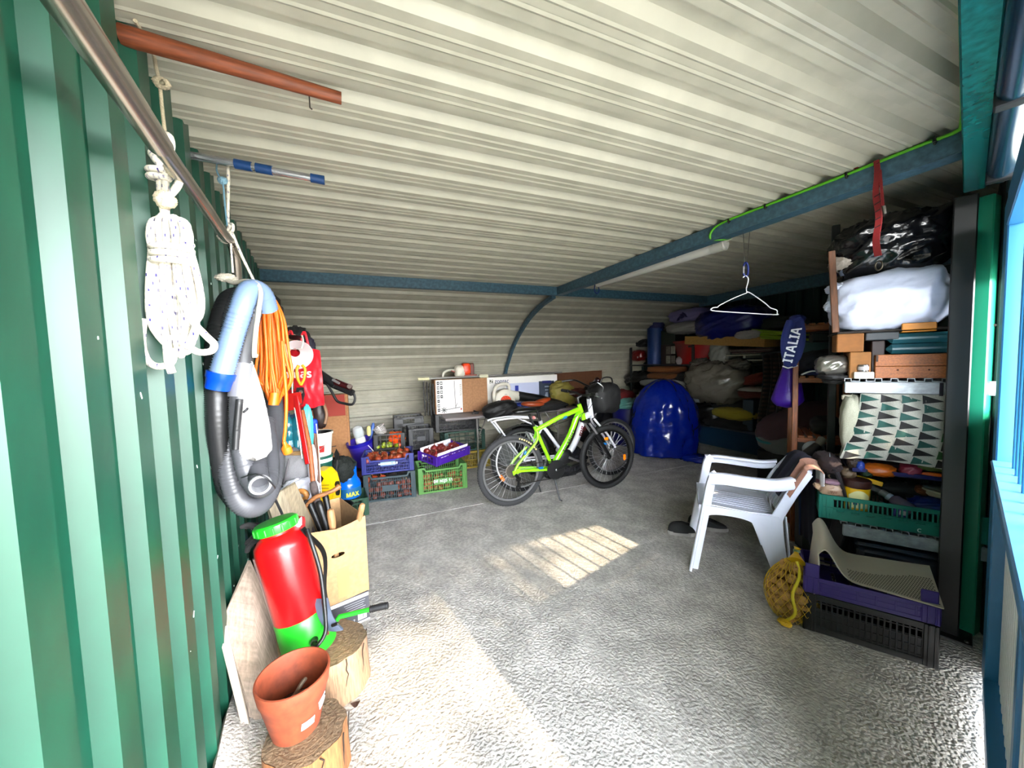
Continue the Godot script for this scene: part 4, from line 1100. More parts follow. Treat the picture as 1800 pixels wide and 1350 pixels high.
func build_left_back():
	var side := Vector3(0.919, 0.0, 0.393)
	var deep := Vector3(-0.39, 0, 0.92)
	var face := Basis(side, Vector3.UP, deep)
	var wood := mat(Color(0.60, 0.42, 0.26), 0.65, 0.0, "wood", {"along": "x"})
	var black := mat(Color(0.03, 0.03, 0.035), 0.5)
	# wall shelf with dark odds and ends, high up
	var sh := thing("wall_shelf", "brown board shelf high on the left wall behind the orange cable", "shelf", Vector3(-0.53, 1.575, -3.1))
	part("board", nb().box(Vector3(-0.54, 1.585, -3.08), Vector3(0.30, 0.022, 0.55), 0.003), wood, sh)
	part("bracket", nb().bar(Vector3(-0.66, 1.40, -3.0), Vector3(-0.44, 1.572, -3.0), 0.02, 0.02), black, sh)
	solid("black_case", "tall black case standing on the high wall shelf behind the orange cable", "case", nb().box(Vector3(-0.565, 1.76, -3.10), Vector3(0.17, 0.33, 0.22), 0.02).box(Vector3(-0.475, 1.73, -3.06), Vector3(0.04, 0.24, 0.14), 0.012), mat(Color(0.045, 0.04, 0.04), 0.6))
	var pan := thing("black_pan", "flat round black pan lying on the edge of the high wall shelf", "pan", Vector3(-0.43, 1.60, -3.0))
	part("dish", nb().lathe([Vector2(0, 0), Vector2(0.075, 0), Vector2(0.10, 0.022), Vector2(0.104, 0.024), Vector2(0.098, 0.026), Vector2(0.073, 0.006), Vector2(0, 0.006)], 30, Transform3D(Basis(), Vector3(-0.43, 1.60, -3.0))), mat(Color(0.08, 0.06, 0.06), 0.35), pan)
	solid("dark_bundle", "dark rolled bundle hanging below the high wall shelf", "bundle", nb().blob(Vector3(-0.421, 1.622, -3.405), Vector3(0.09, 0.10, 0.07), 0.25, 1.6, 4, 2.4), mat(Color(0.06, 0.055, 0.05), 0.8, 0.0, "cloth"))
	solid("navy_bundle", "small navy cloth bundle peeking out beside the red bag", "bundle", nb().blob(Vector3(-0.329, 1.551, -3.252), Vector3(0.05, 0.08, 0.04), 0.2, 1.6, 6, 2.4), mat(Color(0.08, 0.06, 0.15), 0.7, 0.0, "cloth"))
	var peg := thing("work_handle", "red and white tool grip sticking up above the cone collar", "tool", Vector3(-0.413, 1.599, -3.182))
	part("grip", nb().tube(curve([Vector3(-0.428, 1.574, -3.176), Vector3(-0.406, 1.632, -3.171), Vector3(-0.392, 1.585, -3.162)], 5), 0.013, 9), mat(Color(0.70, 0.22, 0.12), 0.5), peg)
	part("cap", nb().ball(Vector3(-0.408, 1.632, -3.161), Vector3.ONE * 0.020, 12, 8), mat(Color(0.70, 0.60, 0.52), 0.5), peg)
	# black and dark red hand tool with strap
	var tr := thing("strap_tool", "black hand tool with dark red grip and hanging black strap beside the red bag", "tool", Vector3(-0.143, 1.176, -3.530))
	part("barrel", nb().tube([Vector3(-0.289, 1.354, -3.603), Vector3(-0.228, 1.297, -3.574), Vector3(-0.162, 1.246, -3.542)], [0.030, 0.036, 0.034], 12), mat(Color(0.10, 0.10, 0.105), 0.3), tr)
	part("grip", nb().tube([Vector3(-0.165, 1.271, -3.534), Vector3(-0.040, 1.213, -3.478)], [0.028, 0.024], 12), mat(Color(0.20, 0.03, 0.04), 0.35), tr)
	part("body", nb().bar(Vector3(-0.262, 1.288, -3.609), Vector3(-0.020, 1.161, -3.498), 0.05, 0.055, Vector3.UP, 0.012), black, tr)
	part("sight_plate", nb().bar(Vector3(-0.185, 1.292, -3.512), Vector3(-0.128, 1.256, -3.485), 0.012, 0.02), mat(Color(0.7, 0.7, 0.7), 0.3, 0.8), tr)
	part("strap", nb().tube(curve([Vector3(-0.020, 1.162, -3.477), Vector3(-0.014, 1.112, -3.470), Vector3(-0.039, 1.069, -3.478), Vector3(-0.102, 1.080, -3.506), Vector3(-0.156, 1.102, -3.530), Vector3(-0.193, 1.177, -3.551), Vector3(-0.230, 1.253, -3.572)], 5), 0.011, 6), black, tr)
	var end := nb().lathe([Vector2(0, 0), Vector2(0.02, 0), Vector2(0.02, 0.012), Vector2(0, 0.012)], 14, Transform3D(face * Basis(Vector3.RIGHT, PI / 2), Vector3(-0.048, 1.230, -3.438)))
	part("end_screw", end, mat(Color(0.6, 0.55, 0.52), 0.4, 0.7), tr)

	# tall cardboard box with a red top, on planks
	var pl := thing("plank_stack", "low stack of dark brown planks on the floor under the tall cardboard box", "planks", Vector3(-0.1, 0, -4.75))
	for k in 6:
		part("plank", nb().box(Vector3(-0.06 + 0.02 * (k % 2), 0.035 + 0.066 * (k / 2), -4.82 + 0.22 * (k % 2)), Vector3(1.15, 0.06, 0.20), 0.004), mat(Color(0.34, 0.17, 0.10), 0.8, 0.0, "wood", {"along": "x"}), pl)
	var c := Vector3(-0.248, 0.691, -4.720)
	var tb := thing("tall_box", "tall brown cardboard box with rust red upper part standing at the back left", "box", Vector3(c.x, 0.205, -4.85))
	var kraft := mat(Color(0.66, 0.46, 0.29), 0.8, 0.0, "card")
	part("body", nb().box(Vector3(-0.265, 0.64, -4.85), Vector3(0.34, 0.87, 0.22), 0.004), kraft, tb)
	part("red_panel", nb().box(Vector3(-0.275, 0.95, -4.7385), Vector3(0.29, 0.246, 0.002), 0.0005), mat(Color(0.55, 0.14, 0.07), 0.7), tb)
	part("flap_line", nb().box(Vector3(-0.265, 0.825, -4.7385), Vector3(0.335, 0.004, 0.002), 0.0005).box(Vector3(-0.12, 0.63, -4.7385), Vector3(0.003, 0.84, 0.002), 0.0005), mat(Color(0.48, 0.31, 0.18), 0.8), tb)
	part("slot", nb().box(Vector3(-0.285, 0.47, -4.739), Vector3(0.07, 0.009, 0.003), 0.001, Basis(Vector3.BACK, 0.08)), black, tb)
	# shelf board with the blue water pack
	var s2 := thing("plank_shelf", "rough wooden plank shelf on the left wall under the teal water bottles", "shelf", Vector3(-0.445, 0.786, -2.979))
	part("board", nb().box(Vector3(-0.493, 0.782, -3.021), Vector3(0.38, 0.020, 0.42), 0.003, yaw(-5)), wood, s2)
	part("edge_strip", nb().box(Vector3(-0.442, 0.836, -2.807), Vector3(0.32, 0.028, 0.018), 0.003, face), mat(Color(0.70, 0.55, 0.36), 0.7, 0.0, "wood", {"along": "x"}), s2)
	var teal := mat(Color(0.12, 0.46, 0.52), 0.18, 0.0, "film", {"bump": 0.5, "clear": 0.8})
	var k := 0
	for p in [Vector3(-0.497, 0.850, -2.897), Vector3(-0.440, 0.844, -2.894), Vector3(-0.386, 0.842, -2.892), Vector3(-0.495, 0.823, -3.046), Vector3(-0.434, 0.816, -3.042)]:
		var bot := thing("water_bottle", ["teal water bottle nearest the hoses on the plank shelf", "middle teal water bottle in the front row of the plank shelf", "teal water bottle beside the red lopper on the plank shelf", "teal bottle behind the gap of the first two on the plank shelf", "teal bottle at the back of the plank shelf behind the lopper"][k], "bottle", p, "teal water bottles on the plank shelf")
		var bc: Vector3 = org + Vector3(0, 0.004, 0)
		part("body", nb().lathe([Vector2(0, 0), Vector2(0.034, 0), Vector2(0.038, 0.006), Vector2(0.037, 0.06), Vector2(0.035, 0.064), Vector2(0.038, 0.07), Vector2(0.037, 0.13), Vector2(0.035, 0.134), Vector2(0.038, 0.14), Vector2(0.037, 0.18), Vector2(0.014, 0.225), Vector2(0, 0.225)], 22, Transform3D(Basis(), bc)), teal, bot)
		part("cap", nb().lathe([Vector2(0.016, 0.222), Vector2(0.016, 0.245), Vector2(0, 0.245)], 14, Transform3D(Basis(), bc)), mat(Color(0.10, 0.30, 0.45), 0.4), bot)
		k += 1
	# turquoise bag, blue sponge, stick handles
	solid("turquoise_bag", "narrow turquoise plastic bag hanging right of the red lopper", "bag", nb().blob(Vector3(-0.322, 0.983, -2.885), Vector3(0.030, 0.14, 0.03), 0.25, 1.6, 15, 2.6), mat(Color(0.30, 0.75, 0.82), 0.4, 0.0, "film"))
	solid("blue_sponge", "bright blue sponge cloth hanging beside the turquoise bag", "sponge", nb().blob(Vector3(-0.295, 0.982, -2.928), Vector3(0.030, 0.052, 0.022), 0.12, 1.6, 16, 5.0), mat(Color(0.03, 0.25, 0.75), 0.7, 0.0, "rough"))
	var stick_m := mat(Color(0.66, 0.36, 0.17), 0.5, 0.0, "wood", {"along": "y"})
	solid("broom_stick", "orange brown broom stick leaning behind the red lopper", "stick", nb().tube([Vector3(-0.339, 1.114, -2.792), Vector3(-0.294, 0.871, -2.681), Vector3(-0.276, 0.568, -2.588)], 0.0155, 12), stick_m)
	solid("rake_stick", "darker wooden stick leaning beside the white bucket", "stick", nb().tube([Vector3(-0.306, 1.093, -2.962), Vector3(-0.286, 0.942, -2.922), Vector3(-0.270, 0.513, -2.843)], 0.014, 12), mat(Color(0.42, 0.22, 0.11), 0.55, 0.0, "wood", {"along": "y"}))
	solid("thin_cane", "thin pale cane with cord leaning over the yellow machine", "cane", nb().tube(curve([Vector3(-0.261, 1.017, -2.807), Vector3(-0.253, 0.847, -2.771), Vector3(-0.250, 0.661, -2.736), Vector3(-0.249, 0.547, -2.728)], 3), 0.004, 7), mat(Color(0.75, 0.68, 0.58), 0.8))
	var bo := thing("brown_bag", "dark brown leather bag hanging below the red bag's corner", "bag", Vector3(-0.270, 0.954, -3.242))
	part("body", nb().blob(Vector3(-0.283, 1.029, -3.307), Vector3(0.05, 0.115, 0.05), 0.10, 1.5, 18, 2.6, Basis(Vector3.BACK, 0.12)), mat(Color(0.12, 0.05, 0.035), 0.5), bo)
	part("trim", nb().tube(curve([Vector3(-0.240, 1.113, -3.218), Vector3(-0.222, 1.033, -3.195), Vector3(-0.238, 0.958, -3.197)], 4), 0.012, 8), mat(Color(0.45, 0.33, 0.24), 0.6), bo)
	# grey sack with white plastic
	var sk := thing("grey_sack", "grey woven sack leaning at the left behind the carton", "sack", Vector3(-0.407, 0.518, -2.782))
	part("body", nb().blob(Vector3(-0.414, 0.662, -2.849), Vector3(0.105, 0.185, 0.07), 0.16, 1.3, 23, 3.0, face * Basis(Vector3.BACK, -0.20)), mat(Color(0.60, 0.59, 0.60), 0.8, 0.0, "cloth"), sk)
	part("fold", nb().tube(curve([Vector3(-0.422, 0.816, -2.732), Vector3(-0.444, 0.728, -2.735), Vector3(-0.473, 0.620, -2.762)], 4), 0.006, 6), mat(Color(0.38, 0.36, 0.37), 0.9), sk)
	solid("plastic_liner", "crumpled white plastic liner below the grey sack behind the saw grip", "plastic", nb().blob(Vector3(-0.368, 0.601, -2.717), Vector3(0.10, 0.07, 0.06), 0.28, 1.8, 24, 2.4), mat(Color(0.80, 0.80, 0.83), 0.35, 0.0, "film"))
	solid("paper_roll", "crushed white paper roll standing between the wooden sticks", "paper", nb().blob(Vector3(-0.294, 0.749, -2.749), Vector3(0.026, 0.13, 0.026), 0.20, 2.0, 25, 2.8), mat(Color(0.84, 0.83, 0.84), 0.7))
	# white bucket in a green one
	var b0 := Vector3(-0.303, 0.551, -3.284)
	var gbk := thing("green_bucket", "dark green bucket under the white bucket by the tall box", "bucket", b0)
	bucket(gbk, "body", b0, 0.085, 0.098, 0.15, mat(Color(0.02, 0.27, 0.22), 0.4))
	part("label_band", nb().lathe([Vector2(0.0985, 0.100), Vector2(0.0995, 0.128)], 30, Transform3D(Basis(), b0)), mat(Color(0.78, 0.86, 0.84), 0.5), gbk)
	var wbk := thing("white_bucket", "white plastic bucket with red print stacked in the green bucket", "bucket", b0 + Vector3(0, 0.145, 0))
	bucket(wbk, "body", b0 + Vector3(0, 0.145, 0), 0.088, 0.108, 0.19, mat(Color(0.78, 0.77, 0.72), 0.45))
	part("print_patch", nb().sheet(func(u, w): var a: float = -1.75 + 0.7 * u; var r: float = 0.0975 + 0.014 * w; return b0 + Vector3(r * cos(a), 0.185 + 0.055 * w, -r * sin(a)), 8, 4, 0.001), mat(Color(0.60, 0.10, 0.09), 0.5), wbk)
	part("black_lining", nb().lathe([Vector2(0, 0.30), Vector2(0.098, 0.30), Vector2(0.1025, 0.334)], 30, Transform3D(Basis(), b0)), black, wbk)
	part("bail", nb().tube(curve([b0 + Vector3(-0.11, 0.32, 0), b0 + Vector3(-0.07, 0.25, 0.105), b0 + Vector3(0.03, 0.22, 0.125), b0 + Vector3(0.11, 0.32, 0)], 5), 0.0025, 6), mat(Color(0.7, 0.7, 0.7), 0.3, 0.9), wbk)
	# yellow machine
	var y0 := Vector3(-0.238, 0.479, -3.034)
	var ym := thing("yellow_washer", "yellow plastic pressure washer body behind the carton", "pressure washer", Vector3(y0.x, 0.35, y0.z))
	var yel := mat(Color(0.85, 0.70, 0.04), 0.35)
	part("housing", nb().extrude(PackedVector2Array([Vector2(-0.07, -0.08), Vector2(0.07, -0.09), Vector2(0.075, 0.02), Vector2(0.055, 0.12), Vector2(0.015, 0.165), Vector2(-0.05, 0.17), Vector2(-0.055, 0.15), Vector2(-0.01, 0.14), Vector2(0.012, 0.11), Vector2(-0.03, 0.04)]), 0.12, Transform3D(face, y0 - deep * 0.06)), yel, ym)
	var slit := nb()
	for q in 5: slit.box(y0 + side * 0.012 + Vector3(0, 0.06 - 0.024 * q, 0) + deep * 0.061, Vector3(0.075 - 0.008 * q, 0.005, 0.003), 0.001, face)
	part("vent_slit", slit, mat(Color(0.45, 0.36, 0.03), 0.6), ym)
	for q in 2: part("wheel", nb().lathe([Vector2(0, 0), Vector2(0.022, 0), Vector2(0.024, 0.004), Vector2(0.024, 0.016), Vector2(0, 0.018)], 18, Transform3D(face * Basis(Vector3.BACK, -PI / 2), y0 + side * 0.07 + Vector3(0, 0.045 - 0.06 * q, 0))), black, ym)
	part("plinth", nb().box(Vector3(y0.x, 0.16, y0.z - 0.03), Vector3(0.16, 0.30, 0.14), 0.01), mat(Color(0.07, 0.07, 0.08), 0.6), ym)
	# two dark trowels and a dark green bundle beside the jug
	for q in 2:
		var p: Vector3 = [Vector3(-0.236, 0.683, -3.319), Vector3(-0.175, 0.678, -3.347)][q]
		var tw := thing("hand_trowel", ["dark narrow hand trowel standing upright in front of the tall box", "dark pointed hand trowel beside the narrow one"][q], "trowel", p - Vector3(0, 0.28, 0))
		part("blade", nb().extrude(PackedVector2Array([Vector2(0, 0.045), Vector2(-0.022, 0.0), Vector2(-0.022 + 0.008 * q, -0.05), Vector2(0.022 - 0.008 * q, -0.05), Vector2(0.022, 0.0)]), 0.004, Transform3D(face, p)), mat(Color(0.10, 0.09, 0.085), 0.5, 0.5), tw)
		part("stem", nb().tube([p + Vector3(0, -0.05, 0), p + Vector3(-0.03, -0.28, 0)], 0.008, 8), mat(Color(0.09, 0.08, 0.075), 0.6), tw)
	solid("green_bundle", "dark green net bundle behind the blue jug", "bundle", nb().blob(Vector3(-0.165, 0.494, -3.549), Vector3(0.10, 0.10, 0.09), 0.30, 1.9, 30, 2.2), mat(Color(0.035, 0.075, 0.045), 0.8, 0.0, "rough"))
	solid("black_tub", "black plastic tub on the floor between the carton and the blue jug", "tub", nb().lathe([Vector2(0, 0), Vector2(0.11, 0), Vector2(0.14, 0.30), Vector2(0.145, 0.31), Vector2(0.135, 0.31), Vector2(0.105, 0.01), Vector2(0, 0.01)], 28, Transform3D(Basis(), Vector3(-0.21, 0, -3.15))), black)
	# blue jug on the dark green crate
	crate("plastic_crate", "small dark green crate on the floor under the blue jug", Vector3(-0.10, 0, -3.80), 4, 0.27, 0.30, 0.17, Color(0.02, 0.22, 0.13), {"nx": 6, "ny": 4})
	var j0 := Vector3(-0.115, 0.175, -3.76)
	var jug := thing("blue_jug", "blue plastic jug with dark green lid and yellow print on the small green crate", "jug", j0)
	part("body", nb().lathe([Vector2(0, 0), Vector2(0.108, 0), Vector2(0.113, 0.01), Vector2(0.113, 0.115), Vector2(0.105, 0.145), Vector2(0.086, 0.175), Vector2(0.081, 0.19), Vector2(0.081, 0.285), Vector2(0.070, 0.300), Vector2(0, 0.300)], 36, Transform3D(Basis(), j0)), mat(Color(0.01, 0.36, 0.80), 0.22), jug)
	part("label_wrap", nb().lathe([Vector2(0.1138, 0.014), Vector2(0.1142, 0.10)], 36, Transform3D(Basis(), j0)), mat(Color(0.05, 0.32, 0.50), 0.4), jug)
	text_part("lettering", "MAX", 0.040, mat(Color(0.82, 0.80, 0.12), 0.5), jug, Transform3D(yaw(18), Vector3(0.035, 0.045, 0.1085)), "Droid Sans", 0.004, true)
	part("lid", nb().lathe([Vector2(0.083, 0.287), Vector2(0.085, 0.315), Vector2(0.078, 0.322), Vector2(0, 0.322)], 32, Transform3D(Basis(), j0)), mat(Color(0.02, 0.10, 0.09), 0.4), jug)
	part("handle", nb().tube(curve([j0 + Vector3(-0.07, 0.32, 0), j0 + Vector3(-0.05, 0.355, 0.02), j0 + Vector3(0.03, 0.365, 0.03), j0 + Vector3(0.07, 0.32, 0.01)], 5), 0.010, 8), mat(Color(0.03, 0.07, 0.06), 0.5), jug)
	part("side_grip", nb().tube(curve([j0 + Vector3(-0.105, 0.06, 0.03), j0 + Vector3(-0.135, 0.085, 0.05), j0 + Vector3(-0.13, 0.13, 0.05), j0 + Vector3(-0.09, 0.15, 0.03)], 5), 0.013, 8), black, jug)


# ------------------------------------------------------------------ plastic crates
func lattice(b: B, a: Vector3, c: Vector3, h: float, nx: int, ny: int, rim: float, t: float, dip := 0.0):
	# an openwork wall from a to c (its bottom edge), h high
	var d := (c - a).normalized()
	var L := a.distance_to(c)
	var q := Basis(d, Vector3.UP, d.cross(Vector3.UP))
	var mid := (a + c) * 0.5
	b.box(mid + Vector3(0, rim * 0.5, 0), Vector3(L, rim, t * 1.5), 0.002, q)
	var top := h - dip
	b.box(mid + Vector3(0, top - rim * 0.5, 0), Vector3(L * (0.72 if dip > 0.0 else 1.0), rim, t * 1.7), 0.002, q)
	if dip > 0.0:
		for s in [-1, 1]:
			b.box(mid + d * s * L * 0.43 + Vector3(0, h - rim * 0.5, 0), Vector3(L * 0.14, rim, t * 1.7), 0.002, q)
			b.box(mid + d * s * L * 0.365 + Vector3(0, h - dip * 0.5 - rim * 0.5, 0), Vector3(rim * 0.8, dip * 1.15, t * 1.6), 0.002, q * Basis(Vector3.BACK, s * -0.5))
	for k in range(1, nx):
		b.box(mid + d * (L * (float(k) / nx - 0.5)) + Vector3(0, top * 0.5, 0), Vector3(0.007, top - rim, t), 0.001, q)
	for k in range(1, ny):
		b.box(mid + Vector3(0, top * k / ny, 0), Vector3(L, 0.007, t * 0.9), 0.001, q)

func crate(called: String, label: String, at: Vector3, deg: float, w: float, d: float, h: float, c: Color, o := {}) -> Node3D:
	var t := local(called, label, "crate", at, Vector3(0, deg_to_rad(deg), 0) if not o.has("turn") else o.turn, o.get("group", ""))
	var m := mat(c, o.get("rough", 0.42), 0.0, "")
	var rim: float = o.get("rim", 0.02)
	var th := 0.006
	var nx: int = o.get("nx", 14)
	var ny: int = o.get("ny", 4)
	var nz: int = maxi(3, int(nx * d / w))
	var dip: float = o.get("dip", 0.0)
	for s in [1, -1]:
		var b := B.new()
		lattice(b, Vector3(-w / 2 * s, 0, d / 2 * s), Vector3(w / 2 * s, 0, d / 2 * s), h, nx, ny, rim, th, dip)
		part("long_side", b, m, t)
		b = B.new()
		lattice(b, Vector3(w / 2 * s, 0, d / 2 * s), Vector3(w / 2 * s, 0, -d / 2 * s), h, nz, ny, rim, th)
		if o.get("grip", false):
			b.box(Vector3(w / 2 * s, h * 0.74, 0), Vector3(th * 1.6, h * 0.26, d * 0.42), 0.002)
		part("short_side", b, m, t)
	var cs: float = o.get("corner", 0.05)
	for sx in [-1, 1]:
		for sz in [-1, 1]:
			var p := B.new().box(Vector3(sx * (w / 2 - cs * 0.32), h / 2, sz * (d / 2 + 0.001)), Vector3(cs, h, th * 2.2), 0.003)
			p.box(Vector3(sx * (w / 2 + 0.001), h / 2, sz * (d / 2 - cs * 0.32)), Vector3(th * 2.2, h, cs), 0.003)
			for k in 2: p.box(Vector3(sx * (w / 2 - cs * (0.1 + 0.4 * k)), h / 2, sz * (d / 2 + 0.008)), Vector3(0.005, h * 0.96, 0.006), 0.001)
			part("corner_post", p, m, t)
	var bb := B.new()
	for k in 7: bb.box(Vector3(w * ((k + 0.5) / 7.0 - 0.5), 0.006, 0), Vector3(w / 9.0, 0.006, d - 0.01), 0.001)
	for k in 3: bb.box(Vector3(0, 0.006, d * (k - 1) * 0.4), Vector3(w - 0.01, 0.008, 0.02), 0.001)
	part("base_grid", bb, m, t)
	if o.has("panel"):
		var pw: float = o.panel
		part("name_panel", B.new().box(Vector3(0, h * o.get("panel_y", 0.52), d / 2 + 0.002), Vector3(pw, h * 0.22, th * 1.6), 0.002), mat(o.get("panel_c", c), 0.5), t)
		if o.has("text"):
			text_part("lettering", o.text, h * 0.115, mat(o.get("text_c", Color(0.85, 0.88, 0.86)), 0.6), t, Transform3D(Basis(), Vector3(0, h * o.get("panel_y", 0.52), d / 2 + 0.0072)), "Droid Sans", 0.001, true)
	return t


# ------------------------------------------------------------------ crates of onions and fruit
func onion_proto(called: String, label: String, c: Color, c2: Color, r: float, group: String) -> Node3D:
	var o := local(called, label, "onion", Vector3.ZERO, Vector3.ZERO, group)
	var m := mat(c, 0.42, 0.0, "wood", {"along": "y", "grain": 2.5})
	part("bulb", B.new().lathe([Vector2(0, 0.03) * r, Vector2(0.30, 0.0) * r, Vector2(0.75, 0.30) * r, Vector2(0.98, 0.72) * r, Vector2(0.97, 1.0) * r, Vector2(0.72, 1.42) * r, Vector2(0.35, 1.66) * r, Vector2(0.14, 1.82) * r, Vector2(0.08, 2.1) * r, Vector2(0, 2.12) * r], 16), m, o)
	part("neck", B.new().tube([Vector3(0, 2.0, 0) * r, Vector3(0.05, 2.3, 0.02) * r, Vector3(0.16, 2.5, 0.05) * r], [0.12 * r, 0.10 * r, 0.03 * r], 6), mat(c2, 0.8), o)
	part("root_tuft", B.new().ball(Vector3(0, 0.02 * r, 0), Vector3(0.2, 0.12, 0.2) * r, 8, 5), mat(c2, 0.9), o)
	return o

func build_crates():
	var teal_grey := Color(0.13, 0.20, 0.22)
	crate("onion_crate", "slate grey crate full of onions on the floor under the blue crate", Vector3(0.295, 0, -4.13), -6.9, 0.50, 0.34, 0.285, teal_grey, {"nx": 26, "ny": 5, "dip": 0.035, "panel": 0.16, "panel_y": 0.45, "group": "vegetable crates"})
	crate("onion_crate", "deep blue crate of onions on top of the slate grey crate", Vector3(0.285, 0.29, -4.13), -6.9, 0.50, 0.33, 0.185, Color(0.05, 0.10, 0.40), {"nx": 30, "ny": 4, "dip": 0.045, "panel": 0.15, "panel_c": Color(0.40, 0.52, 0.60), "text": "AGRUMES ALB", "group": "vegetable crates"})
	crate("green_crate", "light green crate with white lettering on the floor under the purple tray", Vector3(0.835, 0, -4.13), -2, 0.52, 0.34, 0.285, Color(0.27, 0.46, 0.20), {"nx": 22, "ny": 6, "dip": 0.03, "panel": 0.20, "panel_y": 0.42, "text": "DE NIJS 11", "group": "vegetable crates"})
	var pt := crate("onion_tray", "shallow purple tray of onions tilted on the light green crate", Vector3(0.90, 0.325, -4.17), 0, 0.50, 0.30, 0.105, Color(0.24, 0.09, 0.52), {"nx": 10, "ny": 2, "corner": 0.07, "turn": Vector3(deg_to_rad(6), deg_to_rad(30), deg_to_rad(3)), "group": "vegetable crates"})
	var sh := B.new()
	for s in [-1, 1]: sh.sheet(func(u, w): return Vector3((u - 0.5) * 0.46, 0.02 + 0.115 * w, s * (0.125 + 0.02 * w)), 4, 4, 0.003)
	part("tray_panel", B.new().box(Vector3(0, 0.04, 0.150), Vector3(0.46, 0.07, 0.004), 0.001).box(Vector3(0, 0.04, -0.150), Vector3(0.46, 0.07, 0.004), 0.001), mat(Color(0.24, 0.09, 0.52), 0.42), pt)
	part("paper_liner", sh, mat(Color(0.85, 0.83, 0.88), 0.8), pt)
	var dk := Color(0.045, 0.05, 0.06)
	crate("fruit_crate", "black crate of orange persimmons standing behind the blue onion crate", Vector3(0.345, 0.40, -4.72), -4, 0.34, 0.34, 0.19, dk, {"nx": 5, "ny": 3, "group": "black crates"})
	crate("support_crate", "black crate mostly hidden under the crate of persimmons", Vector3(0.345, 0.0, -4.72), -4, 0.36, 0.36, 0.395, dk, {"nx": 12, "ny": 4, "group": "black crates"})
	crate("nested_crate", "black crate with many thin slots standing right of the persimmons", Vector3(0.71, 0.365, -4.70), -3, 0.28, 0.34, 0.255, Color(0.055, 0.065, 0.08), {"nx": 20, "ny": 4, "panel": 0.10, "panel_c": Color(0.10, 0.11, 0.13), "group": "black crates"})
	var bk := crate("handled_crate", "black crate with a hand hole standing behind the slotted crate", Vector3(0.62, 0.42, -5.06), -3, 0.36, 0.30, 0.30, dk, {"nx": 8, "ny": 3, "rim": 0.02, "group": "black crates"})
	var fp := B.new()
	for p in [[-0.125, 0.11, 0.27], [0.125, 0.11, 0.27]]: fp.box(Vector3(p[0], 0.24, 0.155), Vector3(p[1], 0.12, 0.008), 0.002)
	fp.box(Vector3(0, 0.288, 0.155), Vector3(0.36, 0.03, 0.008), 0.002).box(Vector3(0, 0.20, 0.155), Vector3(0.36, 0.04, 0.008), 0.002)
	part("handle_panel", fp, mat(dk, 0.42), bk)
	# black sheeting heaped under the black crates
	solid("black_sheeting", "black plastic sheeting heaped under the slotted black crates", "sheeting", nb().blob(Vector3(0.72, 0.16, -4.82), Vector3(0.40, 0.205, 0.34), 0.20, 1.3, 40, 2.8), mat(Color(0.022, 0.022, 0.025), 0.3, 0.0, "film"))
	crate("teal_crate", "dark teal crate standing on the yellow crate under the long black crate", Vector3(1.30, 0.235, -4.86), -2, 0.53, 0.36, 0.27, Color(0.04, 0.22, 0.17), {"nx": 4, "ny": 4, "group": "stacked crates near the bicycle"})
	crate("yellow_crate", "dull yellow crate at the bottom of the stack behind the bicycle wheel", Vector3(1.36, 0.0, -4.84), -2, 0.52, 0.36, 0.23, Color(0.52, 0.44, 0.10), {"nx": 22, "ny": 4, "group": "stacked crates near the bicycle"})
	crate("black_crate", "long black crate on top of the dark teal crate", Vector3(1.21, 0.51, -4.88), -2, 0.56, 0.36, 0.235, Color(0.05, 0.055, 0.065), {"nx": 30, "ny": 4, "dip": 0.03, "group": "stacked crates near the bicycle"})

	# onions: blue crate, purple tray and some showing in the grey and green crates
	var brown := onion_proto("onion", "", Color(0.64, 0.25, 0.11), Color(0.60, 0.45, 0.28), 0.036, "onions in the blue crate")
	var red := onion_proto("onion", "", Color(0.50, 0.09, 0.09), Color(0.58, 0.40, 0.28), 0.037, "onions in the purple tray")
	var rng := RandomNumberGenerator.new()
	rng.seed = 77
	var first := true
	for k in 30:
		var lx := -0.205 + 0.082 * (k % 6) + rng.randf_range(-0.012, 0.012)
		var lz := 0.115 - 0.062 * (k / 6) + rng.randf_range(-0.008, 0.008)
		var y := 0.395 + rng.randf_range(-0.012, 0.012) + (0.035 if lx > 0.12 and lz > -0.05 else 0.0)
		var p := Vector3(0.285, y, -4.13) + yaw(-6.9) * Vector3(lx, 0, lz)
		var o := brown
		if not first: o = copy_of(brown, "onion", "", p)
		first = false
		o.position = p; o.rotation = Vector3(rng.randf_range(-1, 1), rng.randf_range(0, TAU), rng.randf_range(-1, 1)); o.scale = Vector3.ONE * rng.randf_range(0.85, 1.15)
		o.set_meta("label", "golden brown onion heaped in the deep blue crate")
	first = true
	var tb := Basis.from_euler(Vector3(deg_to_rad(6), deg_to_rad(30), deg_to_rad(3)))
	for k in 26:
		var lx := -0.20 + 0.064 * (k % 7) + rng.randf_range(-0.008, 0.008)
		var lz := 0.095 - 0.063 * (k / 7) + rng.randf_range(-0.008, 0.008)
		var p := Vector3(0.90, 0.325, -4.17) + tb * Vector3(lx, 0.052 + rng.randf_range(-0.006, 0.022), lz)
		var o := red
		if not first: o = copy_of(red, "onion", "", p)
		first = false
		o.position = p; o.rotation = Vector3(rng.randf_range(-1, 1), rng.randf_range(0, TAU), rng.randf_range(-1, 1)); o.scale = Vector3.ONE * rng.randf_range(0.9, 1.15)
		o.set_meta("label", "reddish onion lying in the purple tray")
